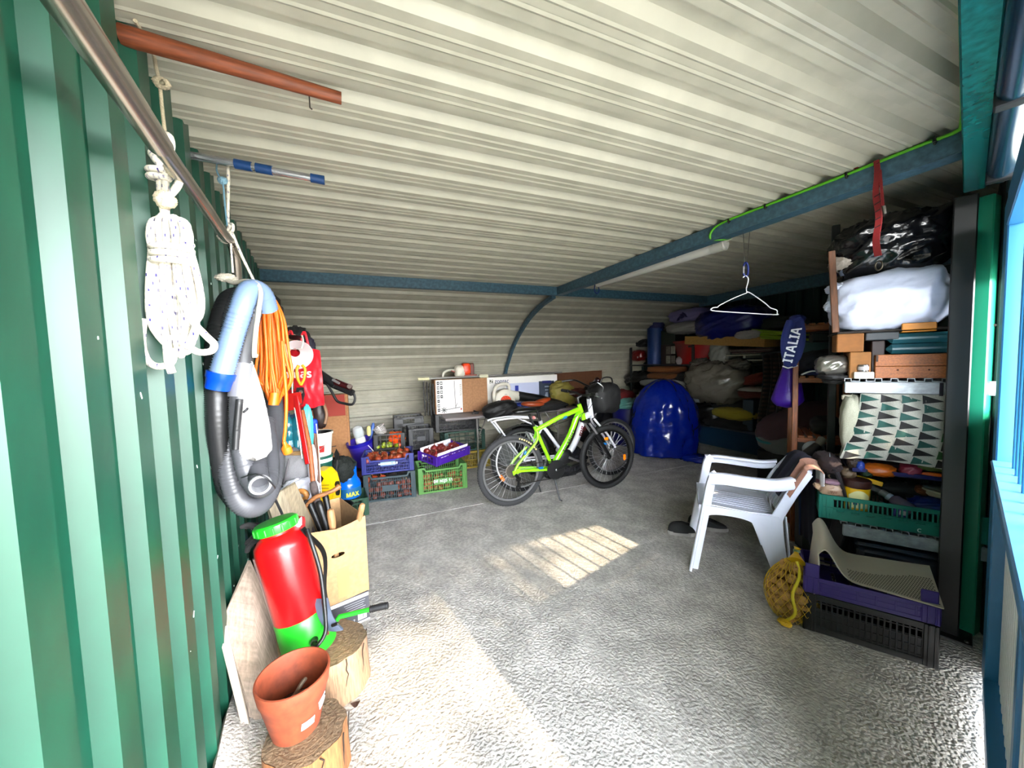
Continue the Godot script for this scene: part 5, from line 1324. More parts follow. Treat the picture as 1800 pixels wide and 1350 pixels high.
	for set in [["onions in the slate grey crate", "brown onion seen through the slots of the slate grey crate", Vector3(0.295, 0, -4.13), -6.9, 24], ["onions in the light green crate", "brown onion seen through the slots of the light green crate", Vector3(0.835, 0, -4.13), -2.0, 21]]:
		for k in int(set[4]):
			var lx := -0.205 + 0.068 * (k % 7) + rng.randf_range(-0.01, 0.01)
			var p: Vector3 = set[2] + yaw(set[3]) * Vector3(lx, 0.015 + 0.062 * (k / 7), 0.115 + rng.randf_range(-0.012, 0.005))
			var o := copy_of(brown, "onion", set[1], p, Vector3(rng.randf_range(-0.8, 0.8), rng.randf_range(0, TAU), rng.randf_range(-0.8, 0.8)), rng.randf_range(0.85, 1.1))
			o.set_meta("group", set[0])
	# persimmons in a clear bag and some green fruit below
	var per := local("persimmon", "orange persimmon in the black crate behind the blue crate", "persimmon", Vector3.ZERO, Vector3.ZERO, "persimmons in the black crate")
	part("flesh", B.new().lathe([Vector2(0, 0.004), Vector2(0.02, 0), Vector2(0.036, 0.012), Vector2(0.040, 0.028), Vector2(0.034, 0.046), Vector2(0.018, 0.054), Vector2(0, 0.051)], 16), mat(Color(0.88, 0.28, 0.04), 0.3), per)
	part("calyx", B.new().extrude(PackedVector2Array([Vector2(0.02, 0), Vector2(0.006, 0.006), Vector2(0, 0.02), Vector2(-0.006, 0.006), Vector2(-0.02, 0), Vector2(-0.006, -0.006), Vector2(0, -0.02), Vector2(0.006, -0.006)]), 0.002, Transform3D(Basis(Vector3.RIGHT, -PI / 2), Vector3(0, 0.052, 0))), mat(Color(0.25, 0.28, 0.10), 0.7), per)
	for k in 15:
		var p := Vector3(0.345, 0.42, -4.72) + Vector3(0.02 + 0.058 * (k % 3) + rng.randf_range(-0.01, 0.01), 0.062 * (k / 6) + rng.randf_range(0, 0.01), 0.12 - 0.075 * ((k / 3) % 2))
		var o := per if k == 0 else copy_of(per, "persimmon", "", p)
		o.position = p; o.rotation = Vector3(rng.randf_range(-0.9, 1.3), rng.randf_range(0, TAU), rng.randf_range(-0.6, 0.6))
	var lime := local("green_pear", "yellow green pear low in the crate of persimmons", "pear", Vector3.ZERO, Vector3.ZERO, "green pears in the black crate")
	part("flesh", B.new().lathe([Vector2(0, 0), Vector2(0.024, 0.004), Vector2(0.030, 0.022), Vector2(0.024, 0.044), Vector2(0.013, 0.062), Vector2(0.006, 0.068), Vector2(0, 0.068)], 14), mat(Color(0.50, 0.56, 0.10), 0.4), lime)
	part("stalk", B.new().tube([Vector3(0, 0.066, 0), Vector3(0.004, 0.082, 0)], 0.002, 5), mat(Color(0.25, 0.18, 0.08), 0.8), lime)
	for k in 5:
		var p := Vector3(0.21 + 0.05 * k, 0.415 + 0.012 * (k % 2), -4.585)
		var o := lime if k == 0 else copy_of(lime, "green_pear", "", p)
		o.position = p; o.rotation = Vector3(0.3, k * 1.3, 0.5 - 0.3 * k)
	var cup := thing("clear_tub", "clear ribbed plastic tub lying on the persimmons", "tub", Vector3(0.26, 0.555, -4.66))
	part("body", nb().lathe([Vector2(0, 0), Vector2(0.055, 0), Vector2(0.062, 0.02), Vector2(0.058, 0.026), Vector2(0.066, 0.05), Vector2(0.062, 0.056), Vector2(0.070, 0.10), Vector2(0.072, 0.10), Vector2(0.064, 0.05), Vector2(0.056, 0.004)], 26, Transform3D(Basis(Vector3.BACK, 0.5), org + Vector3(0.01, 0.02, 0))), mat(Color(0.80, 0.78, 0.76), 0.12, 0.0, "", {"alpha": 0.28}), cup)
	part("rim", nb().lathe([Vector2(0.070, 0.098), Vector2(0.077, 0.100), Vector2(0.070, 0.104)], 26, Transform3D(Basis(Vector3.BACK, 0.5), org + Vector3(0.01, 0.02, 0))), mat(Color(0.82, 0.80, 0.78), 0.3), cup)

	# purple bucket, tilted, with a bottle and a brush in it
	var b0 := Vector3(0.07, 0.20, -4.72)
	var tilt := Basis(Vector3.BACK, 0.20) * Basis(Vector3.RIGHT, 0.12)
	var pb := thing("purple_bucket", "purple oval bucket with white bail tilted behind the blue crate", "bucket", b0)
	bucket(pb, "body", b0, 0.105, 0.142, 0.33, mat(Color(0.22, 0.16, 0.58), 0.4), tilt)
	part("rim_band", nb().lathe([Vector2(0.143, 0.285), Vector2(0.152, 0.290), Vector2(0.153, 0.332), Vector2(0.144, 0.334)], 32, Transform3D(tilt, b0)), mat(Color(0.06, 0.03, 0.50), 0.35), pb)
	var gr := nb()
	for k in 3: gr.lathe([Vector2(0.1135 + 0.009 * k, 0.09 + 0.07 * k), Vector2(0.1185 + 0.009 * k, 0.095 + 0.07 * k), Vector2(0.1150 + 0.009 * k, 0.10 + 0.07 * k)], 32, Transform3D(tilt, b0))
	part("ridge", gr, mat(Color(0.26, 0.20, 0.62), 0.35), pb)
	part("bail", nb().tube(curve([b0 + tilt * Vector3(0.08, 0.28, 0.12), b0 + tilt * Vector3(0.115, 0.20, 0.125), b0 + tilt * Vector3(0.12, 0.14, 0.135), b0 + tilt * Vector3(0.075, 0.06, 0.14)], 3), 0.004, 7), mat(Color(0.85, 0.85, 0.90), 0.5), pb)
	solid("bucket_stand", "dark low box under the purple bucket behind the blue crate", "box", nb().box(Vector3(0.06, 0.10, -4.74), Vector3(0.26, 0.20, 0.24), 0.006), mat(Color(0.05, 0.04, 0.05), 0.7))
	var cb := thing("clear_bottle", "cloudy clear plastic bottle upside down in the purple bucket", "bottle", b0 + Vector3(-0.03, 0.2, 0))
	part("body", nb().lathe([Vector2(0, 0), Vector2(0.05, 0.0), Vector2(0.054, 0.01), Vector2(0.056, 0.12), Vector2(0.050, 0.13), Vector2(0.058, 0.145), Vector2(0.060, 0.20), Vector2(0.052, 0.245), Vector2(0.02, 0.262), Vector2(0, 0.262)], 24, Transform3D(tilt, b0 + Vector3(-0.035, 0.24, 0.02))), mat(Color(0.80, 0.82, 0.82), 0.22, 0.0, "", {"alpha": 0.7}), cb)
	part("label_wrap", nb().lathe([Vector2(0.0565, 0.04), Vector2(0.0575, 0.115)], 24, Transform3D(tilt, b0 + Vector3(-0.035, 0.24, 0.02))), mat(Color(0.88, 0.88, 0.86), 0.5), cb)
	var br := thing("cleaning_brush", "blue and cream cleaning brush in the purple bucket", "brush", b0 + Vector3(0.08, 0.3, 0))
	part("handle", nb().tube(curve([b0 + Vector3(0.05, 0.30, 0.03), b0 + Vector3(0.085, 0.43, 0.0), b0 + Vector3(0.10, 0.51, 0.0)], 4), [0.014, 0.016, 0.019, 0.021, 0.022, 0.022, 0.020, 0.017, 0.012], 10), mat(Color(0.16, 0.33, 0.62), 0.4), br)
	part("bristle_pad", nb().blob(b0 + Vector3(0.045, 0.42, 0.02), Vector3(0.024, 0.06, 0.03), 0.1, 2.0, 5, 2.5), mat(Color(0.80, 0.76, 0.50), 0.8), br)


# ------------------------------------------------------------------ folding table and boxes by the back wall
func build_table():
	var white := mat(Color(0.82, 0.81, 0.79), 0.55)
	var kraft := mat(Color(0.60, 0.43, 0.29), 0.8, 0.0, "card")
	var ink := mat(Color(0.10, 0.10, 0.11), 0.6)
	var black := mat(Color(0.03, 0.03, 0.033), 0.55, 0.0, "cloth")
	var steel := mat(Color(0.55, 0.54, 0.52), 0.35, 0.7)
	var tb := thing("folding_table", "grey folding table with metal legs in front of the back wall", "table", Vector3(2.0, 0, -4.78))
	part("top", nb().box(Vector3(1.98, 0.700, -4.80), Vector3(1.98, 0.035, 0.64), 0.012), mat(Color(0.50, 0.47, 0.47), 0.5), tb)
	for x in [1.42, 2.62]:
		for s in [-1, 1]:
			part("leg", nb().tube([Vector3(x, 0.685, -4.80 + 0.26 * s), Vector3(x, 0.0, -4.80 + 0.27 * s)], 0.012, 10), steel, tb)
		part("crossbar", nb().tube([Vector3(x, 0.36, -4.53), Vector3(x, 0.36, -5.07)], 0.009, 8), steel, tb)
		part("brace", nb().tube([Vector3(x, 0.40, -4.54), Vector3(x + (0.16 if x < 2.0 else -0.16), 0.68, -4.62)], 0.008, 8), steel, tb)
	# printed shipping carton, long: white end with pictograms, brown flank
	var bx := thing("icon_box", "white and brown shipping carton printed with pictograms and a long tool", "box", Vector3(1.33, 0.718, -5.0))
	part("body", nb().box(Vector3(1.33, 0.955, -4.99), Vector3(0.74, 0.462, 0.20), 0.004), kraft, bx)
	part("white_face", nb().box(Vector3(1.155, 0.955, -4.8885), Vector3(0.36, 0.455, 0.003), 0.001), white, bx)
	var ic := nb()
	for k in 7:
		for c2 in 2:
			if c2 == 1 and k > 3: continue
			ic.box(Vector3(1.005 + 0.044 * c2, 1.14 - 0.060 * k, -4.8862), Vector3(0.032, 0.042, 0.002), 0.0006)
	part("pictogram", ic, mat(Color(0.13, 0.13, 0.14), 0.6), bx)
	var icw := nb()
	for k in 7:
		for c2 in 2:
			if c2 == 1 and k > 3: continue
			if (k + c2) % 2: icw.lathe([Vector2(0.005, 0), Vector2(0.011, 0), Vector2(0.011, 0.0012), Vector2(0.005, 0.0012)], 10, Transform3D(Basis(Vector3.RIGHT, PI / 2), Vector3(1.005 + 0.044 * c2, 1.14 - 0.060 * k, -4.8855)))
			else: icw.box(Vector3(1.005 + 0.044 * c2, 1.14 - 0.060 * k, -4.8852), Vector3(0.016, 0.007, 0.0012), 0.0003)
	part("pictogram_sign", icw, mat(Color(0.85, 0.85, 0.83), 0.6), bx)
	var pic := nb()
	pic.tube([Vector3(1.075, 0.775, -4.886), Vector3(1.30, 0.800, -4.886)], 0.0035, 5)
	for a in 4: pic.tube([Vector3(1.075, 0.775, -4.886) - Vector3(cos(a * 0.8), sin(a * 0.8), 0) * 0.042, Vector3(1.075, 0.775, -4.886) + Vector3(cos(a * 0.8), sin(a * 0.8), 0) * 0.042], 0.004, 5)
	pic.tube([Vector3(1.235, 0.795, -4.886), Vector3(1.225, 1.17, -4.886)], 0.003, 5).tube([Vector3(1.23, 0.80, -4.886), Vector3(1.26, 0.86, -4.886)], 0.003, 5)
	part("tool_print", pic, mat(Color(0.16, 0.16, 0.17), 0.6), bx)
	text_part("lettering", "KAYVON", 0.030, mat(Color(0.55, 0.52, 0.48), 0.6), bx, Transform3D(Basis(Vector3.BACK, -PI / 2), Vector3(1.312, 1.04, -4.8865) - org), "Droid Sans", 0.001, true)
	part("red_mark", nb().box(Vector3(1.312, 0.775, -4.8862), Vector3(0.018, 0.026, 0.002), 0.0005), mat(Color(0.65, 0.20, 0.12), 0.6), bx)
	part("fold_line", nb().box(Vector3(1.48, 0.955, -4.8895), Vector3(0.003, 0.45, 0.002), 0.0005), mat(Color(0.50, 0.35, 0.23), 0.8), bx)
	# black folded sheets left of it
	var k := 0
	for lab in ["outermost creased black folder leaning left of the pictogram carton", "second black folder of the row left of the pictogram carton", "third black folder of the row left of the pictogram carton", "black folder standing directly against the pictogram carton"]:
		var x := 0.825 + 0.040 * k
		var n := FastNoiseLite.new()
		n.seed = k + 3; n.frequency = 2.6
		solid("black_folder", lab, "folder", nb().sheet(func(u, w): return Vector3(x + 0.028 * u + 0.010 * n.get_noise_2d(w * 2.0, u * 3.0), 0.72 + 0.45 * w - 0.012 * k * w, -4.885 - 0.16 * u + 0.012 * sin(w * 7.0 + k)), 8, 14, 0.012), mat(Color(0.05 + 0.022 * (3 - k), 0.05 + 0.02 * (3 - k), 0.045 + 0.02 * (3 - k)), 0.6), "black folders standing on the table")
		k += 1
	# long white appliance box
	var zb := thing("appliance_box", "long white box with blue and grey print standing on the table", "box", Vector3(2.27, 0.718, -4.99))
	part("body", nb().box(Vector3(2.27, 0.955, -5.0), Vector3(1.16, 0.462, 0.16), 0.004), white, zb)
	part("picture_panel", nb().box(Vector3(2.33, 0.92, -4.9185), Vector3(0.66, 0.33, 0.003), 0.001), mat(Color(0.66, 0.68, 0.78), 0.5), zb)
	part("grey_panel", nb().box(Vector3(2.66, 0.915, -4.918), Vector3(0.26, 0.36, 0.004), 0.001), mat(Color(0.16, 0.20, 0.26), 0.5), zb)
	part("blue_patch", nb().box(Vector3(2.66, 1.08, -4.915), Vector3(0.15, 0.04, 0.004), 0.001), mat(Color(0.03, 0.06, 0.35), 0.5), zb)
	var tp := nb()
	for q in 3: tp.box(Vector3(2.66, 1.01 - 0.05 * q, -4.9155), Vector3(0.07 - 0.015 * q, 0.024, 0.003), 0.0008)
	tp.box(Vector3(2.655, 0.86, -4.9155), Vector3(0.05, 0.07, 0.003), 0.0008)
	part("print_block", tp, mat(Color(0.50, 0.54, 0.60), 0.5), zb)
	part("bottle_print", nb().box(Vector3(2.165, 0.99, -4.9165), Vector3(0.055, 0.12, 0.003), 0.001), mat(Color(0.03, 0.14, 0.52), 0.5), zb)
	part("side_flap", nb().box(Vector3(1.668, 0.955, -4.99), Vector3(0.05, 0.44, 0.17), 0.004), mat(Color(0.42, 0.34, 0.29), 0.8, 0.0, "card"), zb)
	text_part("lettering", "ZODIAC", 0.045, mat(Color(0.05, 0.06, 0.30), 0.5), zb, Transform3D(Basis(), Vector3(1.935, 1.118, -4.919) - org), "Droid Sans", 0.002, true)
	part("logo", nb().box(Vector3(1.772, 1.128, -4.918), Vector3(0.05, 0.058, 0.004), 0.001), mat(Color(0.22, 0.24, 0.10), 0.5), zb)
	part("logo_mark", nb().bar(Vector3(1.755, 1.108, -4.915), Vector3(1.79, 1.15, -4.915), 0.004, 0.01).bar(Vector3(1.753, 1.15, -4.915), Vector3(1.79, 1.15, -4.915), 0.004, 0.01).bar(Vector3(1.753, 1.107, -4.915), Vector3(1.79, 1.107, -4.915), 0.004, 0.01), white, zb)
	solid("brown_board", "plain brown cardboard sheet leaning on the back wall right of the white box", "cardboard", nb().sheet(func(u, w): return Vector3(2.925, 0.684, -5.150).lerp(Vector3(3.885, 0.669, -5.200), u).lerp(Vector3(3.023, 1.191, -5.300).lerp(Vector3(4.007, 1.203, -5.350), u), w), 2, 2, 0.006), mat(Color(0.36, 0.21, 0.11), 0.8, 0.0, "card"))
	# painter's pole lying on the boxes
	var pp := thing("extension_pole", "grey metal pole with cream plastic ends lying across the boxes", "pole", Vector3(1.6, 1.2, -4.95))
	var pa := Vector3(0.77, 1.205, -4.93)
	var pb2 := Vector3(2.95, 1.215, -4.95)
	part("tube", nb().tube([pa, pb2], 0.0145, 12), steel, pp)
	part("end_grip", nb().tube([pa - Vector3(0.02, 0, 0), pa + Vector3(0.13, 0, 0)], 0.021, 12), mat(Color(0.80, 0.78, 0.62), 0.5), pp)
	part("lock_collar", nb().tube([Vector3(1.60, 1.208, -4.94), Vector3(1.73, 1.209, -4.94)], 0.026, 12), mat(Color(0.78, 0.77, 0.66), 0.5), pp)
	# hedge trimmer on top of the boxes
	var orange := mat(Color(0.80, 0.22, 0.04), 0.4)
	var cream := mat(Color(0.74, 0.72, 0.66), 0.45)
	var ht := thing("hedge_trimmer", "cream and orange hedge trimmer lying on top of the pictogram carton", "hedge trimmer", Vector3(1.35, 1.19, -5.02))
	part("front_handle", nb().tube(curve([Vector3(1.10, 1.21, -5.02), Vector3(1.12, 1.27, -5.02), Vector3(1.18, 1.305, -5.02), Vector3(1.27, 1.31, -5.02)], 5), 0.017, 9), cream, ht)
	part("body", nb().blob(Vector3(1.345, 1.285, -5.02), Vector3(0.075, 0.085, 0.065), 0.06, 1.5, 3, 3.0), cream, ht)
	part("motor_cover", nb().blob(Vector3(1.435, 1.315, -5.02), Vector3(0.062, 0.082, 0.06), 0.05, 1.5, 4, 4.0), orange, ht)
	part("battery", nb().box(Vector3(1.51, 1.31, -5.02), Vector3(0.07, 0.17, 0.09), 0.012), mat(Color(0.36, 0.12, 0.05), 0.45), ht)
	part("guard", nb().bar(Vector3(1.30, 1.225, -5.0), Vector3(1.58, 1.225, -5.0), 0.05, 0.02).bar(Vector3(1.22, 1.30, -5.01), Vector3(1.30, 1.27, -5.01), 0.03, 0.02), mat(Color(0.55, 0.25, 0.18), 0.5), ht)
	# leaf blower
	var lb := thing("leaf_blower", "cream leaf blower with orange intake and long black tube on the table", "leaf blower", Vector3(1.88, 0.72, -4.68))
	var fc := Basis(Vector3.RIGHT, PI / 2)
	var c0 := Vector3(1.865, 0.885, -4.68)
	part("fan_housing", nb().lathe([Vector2(0, -0.07), Vector2(0.12, -0.07), Vector2(0.145, -0.05), Vector2(0.15, 0.0), Vector2(0.145, 0.05), Vector2(0.12, 0.07), Vector2(0.08, 0.076), Vector2(0.078, 0.06), Vector2(0, 0.06)], 32, Transform3D(fc, c0)), cream, lb)
	var it := nb().lathe([Vector2(0, 0.072), Vector2(0.03, 0.082), Vector2(0.078, 0.078), Vector2(0.078, 0.06)], 28, Transform3D(fc, c0 + Vector3(0, -0.02, 0)))
	part("intake", it, orange, lb)
	var ribs := nb()
	for q in 6: ribs.box(c0 + Vector3(0, -0.02, 0.082) , Vector3(0.15, 0.006, 0.006), 0.001, Basis(Vector3.BACK, PI * q / 6.0))
	part("intake_rib", ribs, mat(Color(0.55, 0.13, 0.03), 0.5), lb)
	part("handle", nb().tube(curve([c0 + Vector3(-0.14, -0.06, 0), c0 + Vector3(-0.145, 0.10, 0), c0 + Vector3(-0.10, 0.185, 0), c0 + Vector3(0.0, 0.215, 0), c0 + Vector3(0.07, 0.19, 0), c0 + Vector3(0.075, 0.12, 0)], 5), 0.024, 10), cream, lb)
	part("nozzle", nb().tube([c0 + Vector3(0.04, 0.055, 0), c0 + Vector3(0.22, 0.035, 0)], [0.075, 0.065], 18), cream, lb)
	part("blower_tube", nb().tube([c0 + Vector3(0.20, 0.04, 0), c0 + Vector3(0.55, -0.03, 0.02), c0 + Vector3(0.88, -0.125, 0.03)], [0.066, 0.060, 0.050], 18), mat(Color(0.025, 0.025, 0.03), 0.4), lb)
	text_part("lettering", "STIHL", 0.026, ink, lb, Transform3D(Basis(), c0 + Vector3(0.005, 0.085, 0.066) - org), "Droid Sans", 0.012, true)
	# bags heaped on the table front
	solid("black_holdall", "black holdall bag lying on the table end above the crates", "bag", nb().blob(Vector3(1.70, 0.79, -4.42), Vector3(0.22, 0.10, 0.12), 0.15, 1.4, 51, 2.6, Basis(Vector3.BACK, 0.15)), black)
	solid("black_coat", "black coat heaped on the table under the blower tube", "coat", nb().blob(Vector3(2.25, 0.77, -4.50), Vector3(0.46, 0.062, 0.13), 0.22, 1.8, 52, 2.6), mat(Color(0.025, 0.025, 0.028), 0.7, 0.0, "cloth"))
	solid("blue_cloth", "crumpled blue plastic cover on the table beside the blower intake", "cover", nb().blob(Vector3(2.06, 0.80, -4.46), Vector3(0.14, 0.05, 0.07), 0.30, 2.0, 53, 2.3), mat(Color(0.07, 0.15, 0.42), 0.35, 0.0, "film"))
	solid("yellow_bag", "dull yellow net bag on the table at the right end of the white box", "bag", nb().blob(Vector3(2.848, 0.900, -4.750), Vector3(0.22, 0.16, 0.12), 0.25, 1.5, 54, 2.0, Basis(Vector3.BACK, -0.5)), mat(Color(0.55, 0.50, 0.20), 0.6, 0.0, "cloth"))
	solid("orange_rag", "small rust orange cloth behind the bicycle handlebar", "rag", nb().blob(Vector3(3.011, 0.918, -4.600), Vector3(0.12, 0.06, 0.08), 0.3, 1.8, 55), mat(Color(0.35, 0.12, 0.05), 0.8, 0.0, "cloth"))
	solid("grey_bucket", "grey bucket on the floor behind the bicycle's rear wheel", "bucket", nb().lathe([Vector2(0, 0), Vector2(0.11, 0), Vector2(0.14, 0.30), Vector2(0.15, 0.30), Vector2(0.15, 0.32), Vector2(0.135, 0.32), Vector2(0.105, 0.01), Vector2(0, 0.01)], 28, Transform3D(Basis(), Vector3(1.86, 0, -4.66))), mat(Color(0.42, 0.43, 0.42), 0.5))
	solid("dark_pannier", "large dark sack on the floor under the folding table", "sack", nb().blob(Vector3(2.3, 0.24, -4.75), Vector3(0.30, 0.25, 0.24), 0.2, 1.5, 56, 2.6), mat(Color(0.05, 0.05, 0.05), 0.6, 0.0, "film"))
	solid("clear_sack", "smoky see-through plastic sack on the floor between the bicycles", "sack", nb().blob(Vector3(2.28, 0.16, -3.86), Vector3(0.30, 0.165, 0.16), 0.28, 1.6, 57, 2.5), mat(Color(0.13, 0.13, 0.14), 0.22, 0.0, "film", {"bump": 2.0}))


# ------------------------------------------------------------------ bicycles
func wheel(parent: Node3D, called: String, c: Vector3, R: float, tw: float, turn: float, rim_m: Material, tyre_m: Material, hub_m: Material, rs: int, tread := true) -> MeshInstance3D:
	var o := org
	org = Vector3.ZERO
	var tb := B.new()
	var pts := []
	for i in 56: pts.append(Vector3(R - tw, 0, 0).rotated(Vector3.BACK, TAU * i / 56))
	tb.tube(pts, tw, 12, true)
	if tread:
		for i in 84:
			var q := Basis(Vector3.BACK, TAU * i / 84.0)
			for s in [-1, 0, 1]:
				tb.box(q * Vector3(R - 0.002 - 0.006 * absf(s), (0.004 if s else 0.0), s * tw * 0.55), Vector3(0.007, 0.012, 0.011), 0.001, q * Basis(Vector3.UP, -s * 0.6))
	var w := part(called, tb, tyre_m, parent)
	var rb := B.new()
	var prof := [Vector2(R - tw * 1.75, -0.011), Vector2(R - tw * 1.75 + 0.004, -0.012), Vector2(R - tw * 2.6, -0.008), Vector2(R - tw * 2.6, 0.008), Vector2(R - tw * 1.75 + 0.004, 0.012), Vector2(R - tw * 1.75, 0.011)]
	rb.lathe(prof, 56, Transform3D(Basis(Vector3.RIGHT, PI / 2), Vector3.ZERO))
	part("rim", rb, rim_m, w)
	var sp := B.new()
	for i in 32:
		var a := TAU * i / 32.0
		var s := 1 if i % 2 else -1
		var ha := a + (0.75 if (i / 2) % 2 else -0.75)
		sp.tube([Vector3(cos(ha) * 0.022, sin(ha) * 0.022, s * 0.026), Vector3(cos(a) * (R - tw * 2.5), sin(a) * (R - tw * 2.5), s * 0.003)], 0.0014, 4)
	part("spokes", sp, mat(Color(0.72, 0.72, 0.72), 0.3, 0.8), w)
	var hb := B.new().lathe([Vector2(0.006, -0.06), Vector2(0.010, -0.05), Vector2(0.010, -0.034), Vector2(0.026, -0.030), Vector2(0.026, -0.026), Vector2(0.014, -0.018), Vector2(0.014, 0.018), Vector2(0.026, 0.026), Vector2(0.026, 0.030), Vector2(0.010, 0.034), Vector2(0.010, 0.05), Vector2(0.006, 0.06)], 16, Transform3D(Basis(Vector3.RIGHT, PI / 2), Vector3.ZERO))
	part("hub", hb, hub_m, w)
	w.position = c - o
	w.rotation.y = turn
	org = o
	return w

func disc(b: B, c: Vector3, r: float, t: float, teeth := 0) -> B:
	b.lathe([Vector2(r * 0.35, -t), Vector2(r, -t), Vector2(r, t), Vector2(r * 0.35, t), Vector2(r * 0.35, -t)], 28, Transform3D(Basis(Vector3.RIGHT, PI / 2), c))
	for i in teeth:
		var q := Basis(Vector3.BACK, TAU * i / teeth)
		b.box(c + q * Vector3(r + 0.002, 0, 0), Vector3(0.006, r * 2.6 / teeth, t * 1.6), 0.0005, q)
	return b

func build_bikes():
	var side := Vector3(0.919, 0.0, 0.393)
	var rubber := mat(Color(0.055, 0.055, 0.058), 0.75)
	var worn := mat(Color(0.16, 0.16, 0.165), 0.85)
	var rim_g := mat(Color(0.42, 0.42, 0.42), 0.35, 0.6)
	var rim_k := mat(Color(0.03, 0.03, 0.03), 0.35)
	var alu := mat(Color(0.70, 0.70, 0.70), 0.3, 0.85)
	var black := mat(Color(0.02, 0.02, 0.022), 0.35)
	var lime := mat(Color(0.50, 0.83, 0.03), 0.28, 0.0, "", {"clear": 0.6})
	var amber := mat(Color(0.95, 0.45, 0.02), 0.25)
	# ---------------- lime green mountain bike
	var z := -3.24
	var rc := Vector3(1.345, 0.347, z)
	var fc := Vector3(2.462, 0.347, z + 0.03)
	var g := thing("mountain_bike", "lime green mountain bike with black lettering parked in front of the white bicycle", "bicycle", Vector3(1.9, 0, z))
	var rw := wheel(g, "rear_wheel", rc, 0.347, 0.027, 0.0, rim_g, worn, alu, 1)
	var fw := wheel(g, "front_wheel", fc, 0.347, 0.027, -0.02, rim_k, rubber, black, 2)
	var o := org
	org = Vector3.ZERO
	var cs := B.new()
	for k in 7: disc(cs, Vector3(0, 0, 0.030 + 0.004 * k), 0.062 - 0.006 * k, 0.0012, 18)
	part("cassette", cs, mat(Color(0.35, 0.33, 0.30), 0.4, 0.8), rw)
	part("spoke_guard", disc(B.new(), Vector3(0, 0, 0.026), 0.072, 0.0012), mat(Color(0.45, 0.42, 0.38), 0.4), rw)
	part("reflector", B.new().box(Vector3(0.215, -0.03, 0.012), Vector3(0.032, 0.065, 0.01), 0.008), amber, fw)
	part("reflector", B.new().box(Vector3(-0.02, 0.20, 0.012), Vector3(0.05, 0.032, 0.01), 0.008), amber, fw)
	var lg := B.new()
	for k in 9: lg.box(Vector3(0.318 * cos(1.30 - 0.085 * k), 0.318 * sin(1.30 - 0.085 * k), 0.0265), Vector3(0.017 if k % 3 else 0.011, 0.014, 0.002), 0.0005, Basis(Vector3.BACK, 1.30 - 0.085 * k - PI / 2))
	part("tyre_print", lg, mat(Color(0.80, 0.70, 0.42), 0.6), rw)
	org = o
	var bb := Vector3(1.805, 0.305, z)
	var st := Vector3(1.622, 0.715, z)
	var ht := Vector3(2.132, 0.929, -3.240)
	var hb := Vector3(2.185, 0.774, -3.240)
	var tube := func(called: String, pts: Array, r): return part(called, nb().tube(pts, r, 16), lime, g)
	tube.call("seat_tube", [bb + (st - bb) * 0.05, st + (st - bb) * 0.10], 0.0175)
	tube.call("top_tube", [st + Vector3(0, 0.0, 0), st.lerp(ht, 0.5) + Vector3(0, -0.006, 0), ht + Vector3(-0.008, -0.045, 0)], [0.021, 0.023, 0.026])
	tube.call("down_tube", curve([bb + Vector3(0.02, 0.06, 0), bb.lerp(hb, 0.55) + Vector3(-0.012, 0.045, 0), hb + Vector3(-0.075, 0.045, 0), hb + Vector3(-0.005, 0.040, 0)], 6), 0.0295)
	tube.call("head_tube", [ht + Vector3(-0.002, 0.01, 0), hb], [0.023, 0.026])
	for s in [-1, 1]:
		tube.call("chain_stay", curve([bb + Vector3(-0.03, 0, 0.035 * s), rc + Vector3(0.18, -0.01, 0.052 * s), rc + Vector3(0.01, 0.005, 0.062 * s)], 4), 0.0135)
		tube.call("seat_stay", curve([st + Vector3(0.006, -0.015, 0.015 * s), st + Vector3(-0.022, -0.11, 0.040 * s), rc + Vector3(0.06, 0.085, 0.060 * s), rc + Vector3(0.012, 0.012, 0.062 * s)], 5), 0.0125)
		part("dropout", nb().box(rc + Vector3(0.028, 0.0, 0.064 * s), Vector3(0.085, 0.045, 0.008), 0.01, Basis(Vector3.BACK, 0.25)), lime, g)
	var acc := mat(Color(0.03, 0.36, 0.62), 0.35)
	part("blue_sticker", nb().tube([rc + Vector3(0.27, -0.006, 0.0485), rc + Vector3(0.32, -0.006, 0.046)], 0.0142, 12), acc, g)
	part("blue_sticker", nb().tube([rc + Vector3(0.115, 0.155, 0.0565), rc + Vector3(0.135, 0.185, 0.054)], 0.0138, 12), acc, g)
	part("blue_sticker", nb().tube([st.lerp(ht, 0.60) + Vector3(0, -0.030, 0), st.lerp(ht, 0.68) + Vector3(0, -0.034, 0)], 0.0255, 12), acc, g)
	var dd := (hb + Vector3(-0.075, 0.045, 0) - bb - Vector3(0.02, 0.06, 0)).normalized()
	var dq := Basis(dd, Vector3(-dd.y, dd.x, 0), Vector3.BACK)
	text_part("lettering", "ROCKRIDER", 0.034, mat(Color(0.03, 0.03, 0.03), 0.4), g, Transform3D(dq, bb.lerp(hb, 0.50) + Vector3(-0.012, 0.035, 0.0285) - org), "Droid Sans", 0.004, true)
	part("seat_post", nb().tube([st + (st - bb) * 0.08, Vector3(1.550, 0.875, -3.240)], 0.0135, 12), black, g)
	part("saddle", nb().blob(Vector3(1.502, 0.919, -3.240), Vector3(0.13, 0.028, 0.06), 0.04, 1.0, 3, 2.3, Basis(Vector3.BACK, 0.04)).blob(Vector3(1.583, 0.923, -3.240), Vector3(0.10, 0.02, 0.026), 0.02, 1.0, 3, 2.2), black, g)
